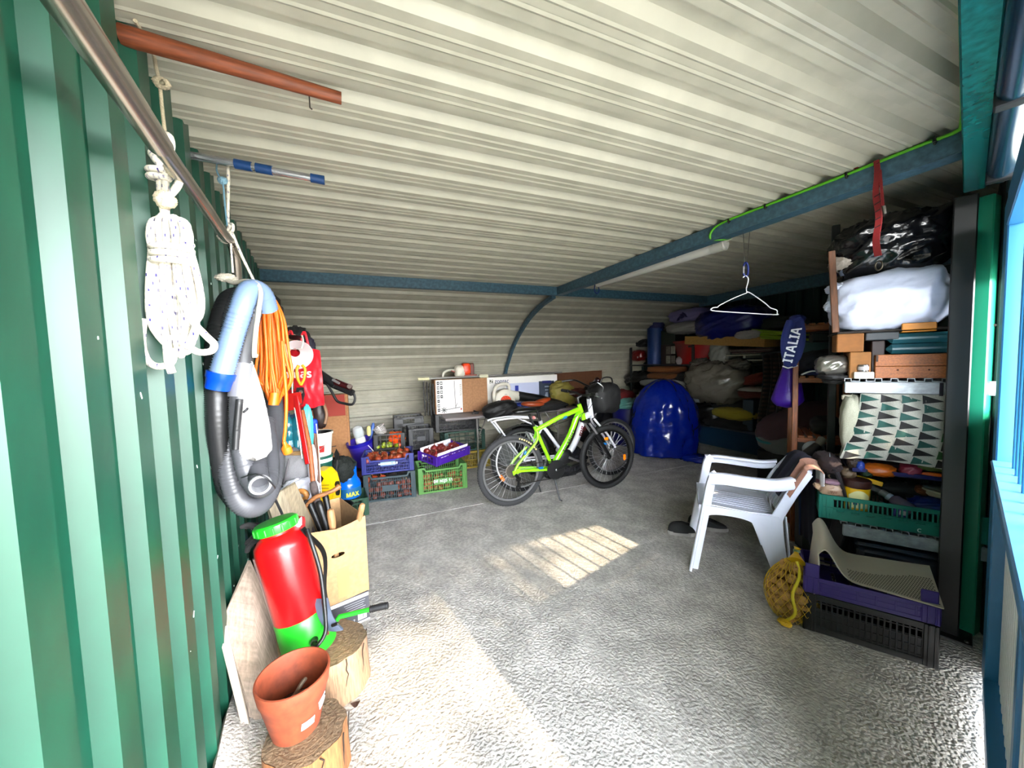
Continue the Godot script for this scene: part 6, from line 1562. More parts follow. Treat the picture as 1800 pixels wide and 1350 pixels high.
	# fork, stem, bar
	for s in [-1, 1]:
		part("fork_stanchion", nb().tube([hb + Vector3(0.03, -0.03, 0.055 * s), hb.lerp(fc, 0.42) + Vector3(0.02, 0, 0.058 * s)], 0.0135, 12), alu, g)
		part("fork_lower", nb().tube([hb.lerp(fc, 0.36) + Vector3(0.016, 0, 0.058 * s), fc + Vector3(-0.01, 0.01, 0.058 * s)], [0.019, 0.016], 12), black, g)
	part("fork_brace", nb().tube(curve([hb.lerp(fc, 0.34) + Vector3(0.016, 0, 0.058), hb.lerp(fc, 0.26) + Vector3(0.04, 0.01, 0.0), hb.lerp(fc, 0.34) + Vector3(0.016, 0, -0.058)], 5), 0.012, 8), black, g)
	part("fork_crown", nb().box(hb + Vector3(0.018, -0.02, 0), Vector3(0.05, 0.035, 0.15), 0.01, Basis(Vector3.BACK, 0.25)), black, g)
	part("brake_accent", nb().tube([hb.lerp(fc, 0.60) + Vector3(0, 0, 0.062), hb.lerp(fc, 0.64) + Vector3(0.045, 0.0, 0.062)], 0.012, 10), acc, g)
	part("stem", nb().tube([ht + Vector3(-0.004, 0.02, 0), ht + Vector3(-0.018, 0.075, 0), ht + Vector3(0.04, 0.10, 0)], 0.017, 12), black, g)
	var hc := ht + Vector3(0.04, 0.10, 0)
	part("handlebar", nb().tube(curve([hc + Vector3(-0.05, 0.035, -0.31), hc + Vector3(0.0, 0.02, -0.15), hc, hc + Vector3(0.0, 0.02, 0.15), hc + Vector3(-0.05, 0.035, 0.31)], 5), 0.0125, 10), black, g)
	for s in [-1, 1]:
		part("bar_grip", nb().tube([hc + Vector3(-0.032, 0.031, 0.22 * s), hc + Vector3(-0.052, 0.036, 0.325 * s)], 0.0165, 10), rubber, g)
		part("brake_lever", nb().tube(curve([hc + Vector3(-0.012, 0.025, 0.17 * s), hc + Vector3(0.045, 0.0, 0.20 * s), hc + Vector3(0.03, -0.01, 0.29 * s)], 4), 0.006, 7), alu, g)
	part("brake_cable", nb().tube(curve([hc + Vector3(0.0, 0.02, 0.16), hc + Vector3(0.09, 0.02, 0.10), hc + Vector3(0.07, -0.12, 0.05), ht + Vector3(0.02, -0.09, 0.03), hb + Vector3(-0.05, 0.0, 0.034)], 6), 0.0027, 6).tube(curve([hc + Vector3(0.0, 0.02, -0.16), hc + Vector3(0.10, 0.04, -0.06), hc + Vector3(0.08, -0.10, 0.0), ht + Vector3(-0.02, -0.10, 0.028), st + Vector3(0.1, 0.01, 0.024)], 6), 0.0027, 6), black, g)
	# drive
	part("chain_ring", disc(disc(nb(), bb + Vector3(0, 0, 0.045), 0.088, 0.002, 40), bb + Vector3(0, 0, 0.052), 0.070, 0.003), black, g)
	part("ring_guard", nb().lathe([Vector2(0.02, -0.003), Vector2(0.098, -0.003), Vector2(0.100, 0.0), Vector2(0.096, 0.004), Vector2(0.03, 0.006), Vector2(0, 0.008)], 32, Transform3D(Basis(Vector3.RIGHT, PI / 2), bb + Vector3(0, 0, 0.062))), mat(Color(0.05, 0.05, 0.052), 0.4), g)
	part("crank_bolt", nb().ball(bb + Vector3(0, 0, 0.072), Vector3(0.012, 0.012, 0.006), 10, 6), alu, g)
	part("crank_arm", nb().bar(bb + Vector3(0, 0, 0.076), bb + Vector3(0.155, 0.05, 0.080), 0.012, 0.026, Vector3.UP, 0.005), black, g)
	part("pedal", nb().box(bb + Vector3(0.165, 0.052, 0.125), Vector3(0.10, 0.024, 0.085), 0.006, Basis(Vector3.BACK, 0.2)), black, g)
	part("crank_arm", nb().bar(bb + Vector3(0, 0, -0.076), bb + Vector3(-0.155, -0.05, -0.080), 0.012, 0.026, Vector3.UP, 0.005), black, g)
	part("pedal", nb().box(bb + Vector3(-0.165, -0.052, -0.125), Vector3(0.10, 0.024, 0.085), 0.006), black, g)
	part("chain", nb().tube([bb + Vector3(0, 0.088, 0.045), rc + Vector3(0, 0.055, 0.042)], 0.0042, 5).tube([bb + Vector3(0, -0.088, 0.045), rc + Vector3(0.055, -0.13, 0.045), rc + Vector3(0.045, -0.06, 0.045)], 0.0042, 5), mat(Color(0.20, 0.18, 0.16), 0.4, 0.8), g)
	part("derailleur", nb().bar(rc + Vector3(0.012, -0.02, 0.07), rc + Vector3(0.05, -0.075, 0.06), 0.02, 0.03, Vector3.UP, 0.006).bar(rc + Vector3(0.05, -0.075, 0.058), rc + Vector3(0.045, -0.16, 0.055), 0.012, 0.025, Vector3.RIGHT, 0.004), black, g)
	part("jockey_wheel", disc(disc(nb(), rc + Vector3(0.05, -0.08, 0.05), 0.024, 0.003, 10), rc + Vector3(0.046, -0.16, 0.05), 0.024, 0.003, 10), black, g)
	part("rear_brake", nb().bar(st + Vector3(-0.045, -0.10, 0.05), st + Vector3(-0.09, -0.015, 0.045), 0.012, 0.02).bar(st + Vector3(-0.045, -0.10, -0.05), st + Vector3(-0.09, -0.015, -0.045), 0.012, 0.02).tube([st + Vector3(-0.09, -0.015, -0.045), st + Vector3(-0.09, -0.015, 0.045)], 0.005, 6), alu, g)
	part("kick_stand", nb().tube([bb + Vector3(-0.02, -0.02, 0.03), bb + Vector3(-0.005, -0.285, 0.13), bb + Vector3(0.012, -0.292, 0.15)], 0.008, 8), black, g)

	# ---------------- white city bike behind it
	z = -3.56
	var wp := mat(Color(0.80, 0.80, 0.82), 0.3, 0.0, "", {"clear": 0.5})
	rc = Vector3(1.60, 0.345, z)
	fc = Vector3(2.80, 0.345, z)
	var c := thing("city_bike", "white city bicycle with luggage rack and brown saddle behind the lime green bike", "bicycle", Vector3(2.15, 0, z))
	rw = wheel(c, "rear_wheel", rc, 0.345, 0.022, 0.0, alu, rubber, black, 3, false)
	fw = wheel(c, "front_wheel", fc, 0.345, 0.022, 0.0, rim_g, rubber, black, 4, false)
	o = org
	org = Vector3.ZERO
	part("reflector", B.new().box(Vector3(-0.235, -0.165, 0.012), Vector3(0.034, 0.075, 0.012), 0.010, Basis(Vector3.BACK, 0.6)), amber, rw)
	part("white_strip", B.new().tube(range(18).map(func(i): return Vector3(0.292 * cos(2.5 + 0.07 * i), 0.292 * sin(2.5 + 0.07 * i), 0.014)), 0.006, 6), mat(Color(0.88, 0.88, 0.88), 0.4), rw)
	org = o
	bb = Vector3(2.14, 0.32, z)
	st = Vector3(1.846, 0.717, -3.560)
	ht = Vector3(2.415, 0.995, -3.560) + Vector3(0.06, -0.05, 0)
	hb = Vector3(2.512, 0.723, -3.560)
	var tw := func(called: String, pts: Array, r): return part(called, nb().tube(pts, r, 16), wp, c)
	tw.call("seat_tube", [bb, st], 0.020)
	tw.call("seat_clamp", [st + Vector3(0.01, -0.03, 0), st + Vector3(-0.012, 0.03, 0)], 0.024)
	tw.call("down_tube", curve([bb + Vector3(-0.09, 0.09, 0), bb + Vector3(0.04, 0.03, 0), Vector3(2.288, 0.472, -3.560), Vector3(2.352, 0.617, -3.560), Vector3(2.401, 0.726, -3.560), hb + Vector3(-0.03, 0.04, 0)], 5), 0.036)
	tw.call("head_tube", [ht, hb], 0.028)
	for s in [-1, 1]:
		tw.call("chain_stay", [bb + Vector3(-0.03, 0, 0.03 * s), rc + Vector3(0, 0, 0.06 * s)], 0.011)
		tw.call("seat_stay", [st + Vector3(0.01, -0.04, 0.02 * s), rc + Vector3(0, 0, 0.06 * s)], 0.010)
		tw.call("rack_rail", curve([Vector3(1.750, 0.788, -3.560) + Vector3(0, 0, 0.055 * s), Vector3(1.535, 0.813, -3.560) + Vector3(0, 0, 0.06 * s), Vector3(1.322, 0.808, -3.560) + Vector3(0, 0, 0.06 * s), Vector3(1.246, 0.791, -3.560) + Vector3(0, 0, 0.055 * s)], 4), 0.009)
		tw.call("rack_stay", [Vector3(1.284, 0.793, -3.560) + Vector3(0, 0, 0.06 * s), rc + Vector3(-0.02, 0.02, 0.065 * s)], 0.009)
		tw.call("rack_stay", [Vector3(1.601, 0.783, -3.560) + Vector3(0, 0, 0.055 * s), st + Vector3(0.01, -0.06, 0.03 * s)], 0.008)
		tw.call("fork_blade", curve([hb + Vector3(0.01, -0.01, 0.03 * s), hb + Vector3(0.05, -0.07, 0.055 * s), hb.lerp(fc, 0.55) + Vector3(0.02, 0, 0.058 * s), fc + Vector3(-0.015, 0.03, 0.055 * s), fc + Vector3(0.0, 0.0, 0.055 * s)], 4), 0.013)
	part("rack_end", nb().ball(Vector3(1.728, 0.798, -3.500), Vector3(0.02, 0.02, 0.02), 10, 7), mat(Color(0.70, 0.42, 0.40), 0.4), c)
	part("seat_post", nb().tube([st, Vector3(1.801, 0.859, -3.560)], 0.014, 12), black, c)
	part("saddle", nb().blob(Vector3(1.748, 0.938, -3.560), Vector3(0.13, 0.030, 0.085), 0.04, 1.0, 8, 2.3, Basis(Vector3.BACK, -0.06)).blob(Vector3(1.852, 0.955, -3.560), Vector3(0.12, 0.030, 0.036), 0.02, 1.0, 8, 2.2, Basis(Vector3.BACK, 0.22)), mat(Color(0.42, 0.16, 0.05), 0.28), c)
	var mg := []
	for i in 22: mg.append(rc + Vector3(0.375 * cos(0.35 + 0.125 * i), 0.375 * sin(0.35 + 0.125 * i), 0))
	var mgb := nb()
	for i in mg.size() - 1: mgb.bar(mg[i], mg[i + 1], 0.055, 0.006, (mg[i] - rc).normalized(), 0.002)
	part("mudguard", mgb, mat(Color(0.03, 0.03, 0.032), 0.4), c)
	part("headset", nb().tube([ht, ht + Vector3(-0.03, 0.10, 0)], 0.017, 12), black, c)
	var h2 := ht + Vector3(-0.02, 0.15, 0)
	part("handlebar", nb().tube(curve([h2 + Vector3(-0.16, 0.05, -0.29), h2 + Vector3(-0.02, 0.06, -0.22), h2 + Vector3(0.03, 0.0, -0.04), h2 + Vector3(0.03, 0.0, 0.04), h2 + Vector3(-0.02, 0.06, 0.22), h2 + Vector3(-0.16, 0.05, 0.29)], 5), 0.012, 10), black, c)
	part("bell", nb().ball(h2 + Vector3(0.02, 0.045, 0.12), Vector3(0.026, 0.022, 0.026), 14, 9), alu, c)
	part("brake_lever", nb().tube(curve([h2 + Vector3(0.0, 0.05, 0.20), h2 + Vector3(0.05, 0.0, 0.23), h2 + Vector3(0.02, -0.05, 0.26)], 4), 0.006, 7), alu, c)
	part("head_lamp", nb().ball(h2 + Vector3(0.12, 0.06, 0.03), Vector3(0.03, 0.04, 0.04), 12, 9), mat(Color(0.12, 0.05, 0.05), 0.25), c)
	text_part("lettering", "mg", 0.062, mat(Color(0.36, 0.08, 0.08), 0.4), c, Transform3D(Basis(Vector3.BACK, 1.18), Vector3(2.344, 0.585, -3.560) + Vector3(0.0, 0, 0.036) - org), "Droid Sans", 0.004, true)
	part("motor", nb().blob(bb + Vector3(-0.02, -0.01, 0), Vector3(0.10, 0.09, 0.07), 0.05, 1.5, 3, 2.6), mat(Color(0.03, 0.03, 0.035), 0.5), c)
	part("crank_arm", nb().bar(bb + Vector3(0, 0, 0.085), bb + Vector3(0.15, -0.07, 0.09), 0.012, 0.026), alu, c)
	part("pedal", nb().box(bb + Vector3(0.16, -0.08, 0.14), Vector3(0.10, 0.026, 0.09), 0.006), black, c)
	part("kick_stand", nb().tube([rc + Vector3(0.08, 0, 0.07), rc + Vector3(0.15, -0.335, 0.14)], 0.008, 8), black, c)
	# black basket bag on its handlebar
	var bk := thing("basket_bag", "black basket bag hung on the white bicycle's handlebar", "bag", ht + Vector3(0.24, -0.12, -0.02))
	part("body", nb().blob(ht + Vector3(0.22, 0.0, -0.02), Vector3(0.17, 0.17, 0.15), 0.10, 1.3, 70, 4.0), mat(Color(0.006, 0.006, 0.008), 0.7), bk)
	part("handle", nb().tube(curve([ht + Vector3(0.10, 0.15, 0.08), ht + Vector3(0.13, 0.235, 0.09), ht + Vector3(0.25, 0.235, 0.09), ht + Vector3(0.28, 0.15, 0.08)], 5), 0.009, 7), black, bk)


# ------------------------------------------------------------------ storage racks along the right wall, far back
func build_right_back():
	var steel := mat(Color(0.13, 0.14, 0.15), 0.5, 0.4)
	var ra := thing("storage_rack", "long dark metal storage rack with three shelves along the right wall", "rack", Vector3(5.02, 0, -4.1))
	for y in [1.268, 0.745, 0.37]: part("shelf_board", nb().box(Vector3(5.03, y, -4.12), Vector3(0.55, 0.022, 2.78), 0.003), steel, ra)
	for z in [-2.76, -4.1, -5.48]:
		for x in [4.77, 5.28]: part("upright", nb().box(Vector3(x, 0.80, z), Vector3(0.035, 1.6, 0.035), 0.002), steel, ra)
	part("front_edge", nb().box(Vector3(4.752, 0.37, -4.1), Vector3(0.006, 0.03, 2.7), 0.001), mat(Color(0.42, 0.44, 0.46), 0.4, 0.6), ra)
	var cloth := func(c: Color) -> Material: return mat(c, 0.85, 0.0, "cloth")
	var film := func(c: Color) -> Material: return mat(c, 0.32, 0.0, "film")
	# top shelf, from the back corner forwards
	var rb := thing("red_bag", "shiny dark red bag at the back corner end of the top rack shelf", "bag", Vector3(4.93, 1.28, -5.2))
	part("body", nb().blob(Vector3(4.900, 1.447, -5.430), Vector3(0.10, 0.10, 0.15), 0.12, 1.4, 61, 2.8), mat(Color(0.36, 0.015, 0.02), 0.3), rb)
	part("zip_pull", nb().ball(Vector3(4.790, 1.416, -5.323), Vector3(0.012, 0.02, 0.012), 8, 6), mat(Color(0.75, 0.75, 0.75), 0.3, 0.8), rb)
	solid("black_pouch", "black pouch on top of the red bag in the rack corner", "pouch", nb().blob(Vector3(4.950, 1.677, -5.363), Vector3(0.11, 0.07, 0.16), 0.15, 1.4, 62, 2.6), cloth.call(Color(0.02, 0.02, 0.022)))
	var roll := thing("sleeping_roll", "upright blue rolled mat on the top rack shelf beside the red bag", "mat", Vector3(4.900, 1.285, -5.004))
	part("roll", nb().tube([Vector3(4.900, 1.285, -5.004), Vector3(4.900, 1.916, -5.000)], 0.135, 28), mat(Color(0.02, 0.20, 0.44), 0.5, 0.0, "cloth"), roll)
	part("cover_hood", nb().blob(Vector3(4.900, 1.954, -4.986), Vector3(0.13, 0.11, 0.13), 0.18, 1.6, 63), mat(Color(0.02, 0.05, 0.30), 0.6, 0.0, "cloth"), roll)
	var pb := thing("picture_box", "small box printed with black and white pictures beside the blue roll", "box", Vector3(4.880, 1.284, -4.640))
	part("body", nb().box(Vector3(4.940, 1.446, -4.697), Vector3(0.22, 0.33, 0.22), 0.004), mat(Color(0.10, 0.02, 0.03), 0.6), pb)
	for k in 2:
		for q in 2: part("picture", nb().box(Vector3(4.829, 1.445, -4.591) + Vector3(0, 0.07 - 0.155 * k, 0.05 - 0.105 * q), Vector3(0.003, 0.13, 0.092), 0.001), mat(Color(0.52 - 0.14 * float((k + q) % 2), 0.50 - 0.14 * float((k + q) % 2), 0.46 - 0.14 * float((k + q) % 2)), 0.6, 0.0, "dusty"), pb)
	solid("green_carton", "dark green carton standing on the picture box", "carton", nb().box(Vector3(4.980, 1.723, -4.673), Vector3(0.26, 0.26, 0.30), 0.005), mat(Color(0.02, 0.09, 0.05), 0.6))
	var red := thing("red_box", "big bright red plastic box on the top rack shelf", "box", Vector3(4.900, 1.280, -4.112))
	var rc: Vector3 = Vector3(4.950, 1.279, -4.154)
	var rm := mat(Color(0.56, 0.012, 0.02), 0.4)
	part("body", nb().lathe([Vector2(0, 0), Vector2(0.36, 0), Vector2(0.43, 0.34), Vector2(0.455, 0.34), Vector2(0.46, 0.37), Vector2(0, 0.37)], 4, Transform3D(Basis.from_scale(Vector3(0.75, 1, 1)) * yaw(45), Vector3(5.0, 1.282, rc.z))), rm, red)
	part("hand_hole", nb().box(Vector3(4.77, 1.555, rc.z + 0.02), Vector3(0.012, 0.03, 0.12), 0.008), mat(Color(0.10, 0.005, 0.008), 0.6), red)
	solid("paper_bag", "small crumpled white bag between the picture box and the red box", "bag", nb().blob(Vector3(4.800, 1.340, -4.390), Vector3(0.04, 0.06, 0.05), 0.25, 1.8, 64), film.call(Color(0.60, 0.57, 0.58)))
	# long flat carton bridging over the red box
	var fa: Vector3 = Vector3(4.720, 1.656, -4.208)
	var fb: Vector3 = Vector3(4.550, 1.571, -2.887)
	solid("flat_carton", "long flat tan cardboard carton lying across the top of the red box", "carton", nb().bar(fa + Vector3(0.16, 0, 0), fb + Vector3(0.16, -0.02, 0), 0.30, 0.125, Vector3.UP, 0.006), mat(Color(0.66, 0.49, 0.25), 0.8, 0.0, "card"))
	var lil := thing("lilac_bundle", "lilac cloth bundle tied with a dark violet knot on the topmost pile", "bundle", Vector3(4.950, 1.948, -4.292))
	part("body", nb().blob(Vector3(5.000, 2.054, -4.335), Vector3(0.22, 0.105, 0.34), 0.14, 1.6, 65, 3.0), cloth.call(Color(0.50, 0.46, 0.66)), lil)
	for q in 3: part("knot", nb().blob(Vector3(4.780, 2.037, -4.315) + Vector3(0, 0.02 * (q - 1), 0.05 * (q - 1)), Vector3(0.02, 0.018 + 0.02 * float(q == 1), 0.06), 0.2, 2.0, q, 2.0, Basis(Vector3.RIGHT, 0.7 * (q - 1))), cloth.call(Color(0.10, 0.05, 0.30)), lil)
	solid("grey_bundle", "pale grey cloth bag under the lilac bundle on the flat carton", "bag", nb().blob(Vector3(4.920, 1.860, -4.309), Vector3(0.24, 0.092, 0.36), 0.14, 1.5, 66, 2.6), cloth.call(Color(0.58, 0.57, 0.55)))
	var bl := nb().blob(Vector3(4.850, 1.840, -3.536), Vector3(0.30, 0.215, 0.46), 0.20, 1.9, 67, 2.5)
	solid("blue_sack", "big dark blue plastic sack on top of the flat carton", "sack", bl, film.call(Color(0.01, 0.05, 0.36)))
	solid("white_rag", "small white cloth on the flat carton beside the blue sack", "cloth", nb().blob(Vector3(4.580, 1.656, -3.110), Vector3(0.08, 0.05, 0.15), 0.22, 1.8, 68, 2.6), cloth.call(Color(0.62, 0.60, 0.58)))
	solid("grey_cover", "grey cloth cover draped behind the lime folding chairs", "cloth", nb().blob(Vector3(5.000, 1.770, -3.053), Vector3(0.2, 0.10, 0.36), 0.2, 1.4, 69, 2.4), cloth.call(Color(0.22, 0.24, 0.22)))
	# lime folding chairs stacked flat
	var lm := mat(Color(0.50, 0.62, 0.06), 0.4)
	for k in 2:
		var fc := thing("folding_chair", ["lime green folded chair lying uppermost on the pile at the top of the rack", "lime green folded chair lying under the other lime one"][k], "folding chair", Vector3(4.600, 1.608, -2.664))
		var dy := -0.055 * k
		var a: Vector3 = Vector3(4.620, 1.712, -3.094) + Vector3(0, dy, 0)
		var b: Vector3 = Vector3(4.300, 1.592, -2.161) + Vector3(0, dy - 0.02, 0)
		for s in 2:
			part("rail", nb().tube([a + Vector3(0.34 * s, 0, 0), b + Vector3(0.34 * s, 0, 0)], 0.015, 10), lm, fc)
			part("leg", nb().tube([a + Vector3(0.02 + 0.30 * s, -0.035, -0.05), a.lerp(b, 0.85) + Vector3(0.02 + 0.30 * s, 0.0, 0)], 0.013, 10), lm, fc)
		part("seat_sling", nb().bar(a.lerp(b, 0.25) + Vector3(0.17, 0, 0), a.lerp(b, 0.75) + Vector3(0.17, 0, 0), 0.32, 0.012), mat(Color(0.04, 0.05, 0.045), 0.8), fc)
		part("crossbar", nb().tube([a + Vector3(0, -0.01, 0), a + Vector3(0.34, -0.01, 0)], 0.012, 8).tube([b, b + Vector3(0.34, 0, 0)], 0.012, 8), lm, fc)
	solid("grey_sack", "pale grey plastic sack between the red box and the white slats", "sack", nb().blob(Vector3(4.780, 1.419, -3.663), Vector3(0.10, 0.175, 0.13), 0.20, 1.6, 71, 2.4), film.call(Color(0.50, 0.50, 0.47)))
	# folded white slatted chairs
	for k in 2:
		var wc := thing("slatted_chair", ["white slatted folded garden chair lying on the shelf, upper of the two", "white slatted folded garden chair lying directly on the top shelf"][k], "folding chair", Vector3(4.850, 1.307, -3.259))
		var y := 1.40 - 0.07 * k
		var wm := mat(Color(0.66, 0.64, 0.56), 0.5)
		for q in 6: part("slat", nb().box(Vector3(4.76 + 0.085 * q, y, -3.27), Vector3(0.055, 0.016, 0.86), 0.003), wm, wc)
		for q in 3: part("batten", nb().box(Vector3(4.97, y - 0.026, -2.92 - 0.34 * q), Vector3(0.50, 0.03, 0.035), 0.003), wm, wc)
	var zc := thing("striped_cloth", "folded pink and cream striped cloth on top of the white slatted chairs", "cloth", Vector3(4.850, 1.448, -3.185))
	for k in 4: part("fold", nb().box(Vector3(4.95 + 0.01 * k, 1.425 + 0.017 * k, -3.21 - 0.02 * k), Vector3(0.34, 0.013, 0.56), 0.006), cloth.call([Color(0.62, 0.55, 0.52), Color(0.36, 0.22, 0.24), Color(0.62, 0.58, 0.53), Color(0.45, 0.32, 0.33)][k]), zc)

	# middle shelf
	for k in 2:
		solid("brown_blanket", ["upper tan folded blanket in the pile under the top rack shelf", "lower tan folded blanket in the pile under the top rack shelf"][k], "blanket", nb().blob(Vector3(4.950, 1.194, -4.794) + Vector3(0, -0.115 * k, 0), Vector3(0.19, 0.055, 0.34), 0.07, 1.4, 72 + k, 4.0), cloth.call(Color(0.50 - 0.05 * k, 0.29 - 0.02 * k, 0.11)))
	solid("dark_blanket", "dark folded blanket under the tan ones on the middle rack shelf", "blanket", nb().blob(Vector3(4.980, 1.016, -4.786), Vector3(0.2, 0.055, 0.40), 0.06, 1.4, 74, 4.0), cloth.call(Color(0.045, 0.03, 0.03)))
	solid("white_mattress", "long white folded mat hanging over the edge of the middle rack shelf", "mat", nb().blob(Vector3(4.780, 0.952, -4.680), Vector3(0.11, 0.072, 0.52), 0.08, 1.6, 75, 3.2), cloth.call(Color(0.60, 0.61, 0.59)))
	var ct := thing("brown_carton", "small brown carton with dark print at the right of the white mat", "carton", Vector3(4.800, 0.817, -4.246))
	part("body", nb().box(Vector3(4.930, 0.894, -4.350), Vector3(0.26, 0.20, 0.30), 0.004), mat(Color(0.42, 0.29, 0.12), 0.8, 0.0, "card"), ct)
	part("print", nb().box(Vector3(4.797, 0.918, -4.211), Vector3(0.003, 0.03, 0.16), 0.001), mat(Color(0.20, 0.11, 0.05), 0.7), ct)
	solid("dark_heap", "black bags heaped on the middle rack shelf behind the blankets", "heap", nb().blob(Vector3(5.000, 0.983, -5.424), Vector3(0.22, 0.16, 0.36), 0.25, 1.6, 76, 2.4), film.call(Color(0.015, 0.015, 0.016)))
	solid("black_shoe_bag", "black bundle with a pale band beside the carton on the middle shelf", "bundle", nb().blob(Vector3(4.850, 1.076, -4.247), Vector3(0.14, 0.07, 0.18), 0.2, 1.6, 77, 2.4), cloth.call(Color(0.02, 0.02, 0.025)))
	var sk: Vector3 = Vector3(4.700, 1.026, -3.643)
	var cs := thing("clear_sack", "large smoky clear plastic sack bulging from the middle of the rack", "sack", sk - Vector3(0, 0.26, 0))
	part("body", nb().blob(sk, Vector3(0.26, 0.27, 0.42), 0.24, 1.7, 78, 2.5), mat(Color(0.40, 0.38, 0.34), 0.2, 0.0, "film", {"bump": 1.2}), cs)
	part("gathered_top", nb().blob(sk + Vector3(0.02, 0.24, -0.25), Vector3(0.12, 0.09, 0.16), 0.4, 2.2, 79).blob(sk + Vector3(0.02, 0.25, 0.30), Vector3(0.10, 0.07, 0.14), 0.4, 2.2, 80), mat(Color(0.36, 0.34, 0.31), 0.2, 0.0, "film", {"bump": 1.2}), cs)
	solid("white_cloth", "white cloth hanging from the shelf edge beside the blue plastic sack", "cloth", nb().blob(Vector3(4.620, 0.793, -3.895), Vector3(0.07, 0.065, 0.17), 0.2, 1.7, 81, 2.6), cloth.call(Color(0.58, 0.62, 0.62)))
	solid("orange_cloth", "rust orange folded cloth between the clear sack and the checked blanket", "cloth", nb().blob(Vector3(4.750, 1.090, -3.093), Vector3(0.16, 0.065, 0.16), 0.12, 1.5, 82, 3.2, Basis(Vector3.RIGHT, -0.3)), cloth.call(Color(0.45, 0.13, 0.05)))
	var cu := thing("cushion", "white and rust cushion under the orange cloth", "cushion", Vector3(4.700, 0.842, -3.116))
	part("rust_side", nb().blob(Vector3(4.750, 0.897, -3.127), Vector3(0.17, 0.062, 0.19), 0.06, 1.5, 83, 3.0), cloth.call(Color(0.36, 0.12, 0.06)), cu)
	part("white_piping", nb().blob(Vector3(4.720, 0.958, -3.123), Vector3(0.15, 0.03, 0.19), 0.06, 1.5, 84, 3.0), cloth.call(Color(0.66, 0.64, 0.60)), cu)
	# lower shelf
	solid("black_sack", "black plastic sack at the left of the lower rack shelf", "sack", nb().blob(Vector3(4.850, 0.534, -3.997), Vector3(0.25, 0.17, 0.42), 0.2, 1.6, 85, 2.6), film.call(Color(0.014, 0.014, 0.018)))
	solid("navy_sack", "dark navy sack lying above the yellow pillow on the lower shelf", "sack", nb().blob(Vector3(4.880, 0.709, -3.515), Vector3(0.2, 0.10, 0.36), 0.2, 1.6, 86, 2.6), cloth.call(Color(0.015, 0.018, 0.03)))
	solid("yellow_pillow", "dull yellow pillow lying on the lower rack shelf", "pillow", nb().blob(Vector3(4.700, 0.612, -3.376), Vector3(0.16, 0.085, 0.30), 0.08, 1.5, 87, 2.3), cloth.call(Color(0.58, 0.52, 0.10)))
	solid("black_mat", "black folded mat under the yellow pillow", "mat", nb().blob(Vector3(4.800, 0.453, -3.497), Vector3(0.2, 0.07, 0.42), 0.08, 1.5, 88, 3.0), cloth.call(Color(0.015, 0.015, 0.02)))
	solid("grey_panel", "upright grey blue panel standing on the lower rack shelf", "panel", nb().box(Vector3(4.820, 0.620, -3.156), Vector3(0.35, 0.40, 0.14), 0.006), mat(Color(0.17, 0.22, 0.25), 0.6))
	# checked blanket hanging in heavy folds
	var chk := nb()
	var p0: Vector3 = Vector3(4.350, 1.394, -2.758)
	var p1: Vector3 = Vector3(4.300, 1.413, -2.539)
	var p2: Vector3 = Vector3(4.300, 0.520, -2.747)
	var p3: Vector3 = Vector3(4.250, 0.580, -2.485)
	var tex := Image.create(128, 128, false, Image.FORMAT_RGB8)
	for y in 128:
		for x in 128:
			var warp := (x / 10) % 3 == 0
			var weft := (y / 8) % 2 == 0
			tex.set_pixel(x, y, Color(0.055, 0.035, 0.03) if warp or weft else Color(0.25, 0.18, 0.14))
	var cm := StandardMaterial3D.new()
	cm.albedo_texture = ImageTexture.create_from_image(tex); cm.uv1_triplanar = true; cm.uv1_scale = Vector3.ONE * 2.6; cm.roughness = 0.95
	cm.rim_enabled = true; cm.rim = 0.2
	chk.sheet(func(u, w): return p0.lerp(p1, u).lerp(p2.lerp(p3, u), w) + Vector3(-0.05 * sin(u * 14.0 + w * 1.5), 0, 0.02 * sin(w * 5.0)), 30, 20, 0.016)
	solid("checked_blanket", "dark brown checked blanket hanging in folds from the rack's front end", "blanket", chk, cm)
	solid("blanket_rail", "dark rail at the rack's front end that carries the checked blanket", "rail", nb().tube([Vector3(4.360, 1.408, -2.810), Vector3(4.330, 1.425, -2.522)], 0.014, 10), steel)

	# in front of the rack, on the floor
	var bag := thing("blue_plastic_sack", "huge blue plastic sack standing on the floor in front of the rack", "sack", Vector3(4.05, 0, -3.98))
	var bm := mat(Color(0.006, 0.09, 0.42), 0.22, 0.0, "film", {"bump": 1.6, "scale": 0.9})
	var fn := FastNoiseLite.new()
	fn.seed = 19; fn.frequency = 1.5; fn.fractal_type = FastNoiseLite.FRACTAL_RIDGED; fn.fractal_octaves = 3
	part("body", nb().grid(func(u, w):
		var a: float = u * TAU
		var prof := 0.0
		var h: float = 1.10 * w
		prof = 0.465 * pow(maxf(0.0, 1.0 - pow(w, 3.4)), 0.55) * (1.0 - 0.10 * pow(1.0 - w, 3.0)) * (1.0 + 0.06 * cos(2.0 * a))
		if w < 0.04: prof *= w / 0.04
		var k: float = 1.0 + 0.15 * fn.get_noise_3d(cos(a) * 1.2, w * 1.1, sin(a) * 1.2)
		return Vector3(4.05 + prof * k * cos(a) * 0.95, h, -3.98 - prof * k * sin(a) * 0.98), 64, 44, true), bm, bag)
	part("trailing_corner", nb().blob(Vector3(4.142, 0.000, -3.526) + Vector3(0, 0.04, 0), Vector3(0.14, 0.05, 0.22), 0.3, 1.8, 90, 2.0, yaw(25)), bm, bag)
	var bar := thing("blue_barrel", "dark blue plastic barrel behind the blue sack", "barrel", Vector3(4.35, 0, -5.0))
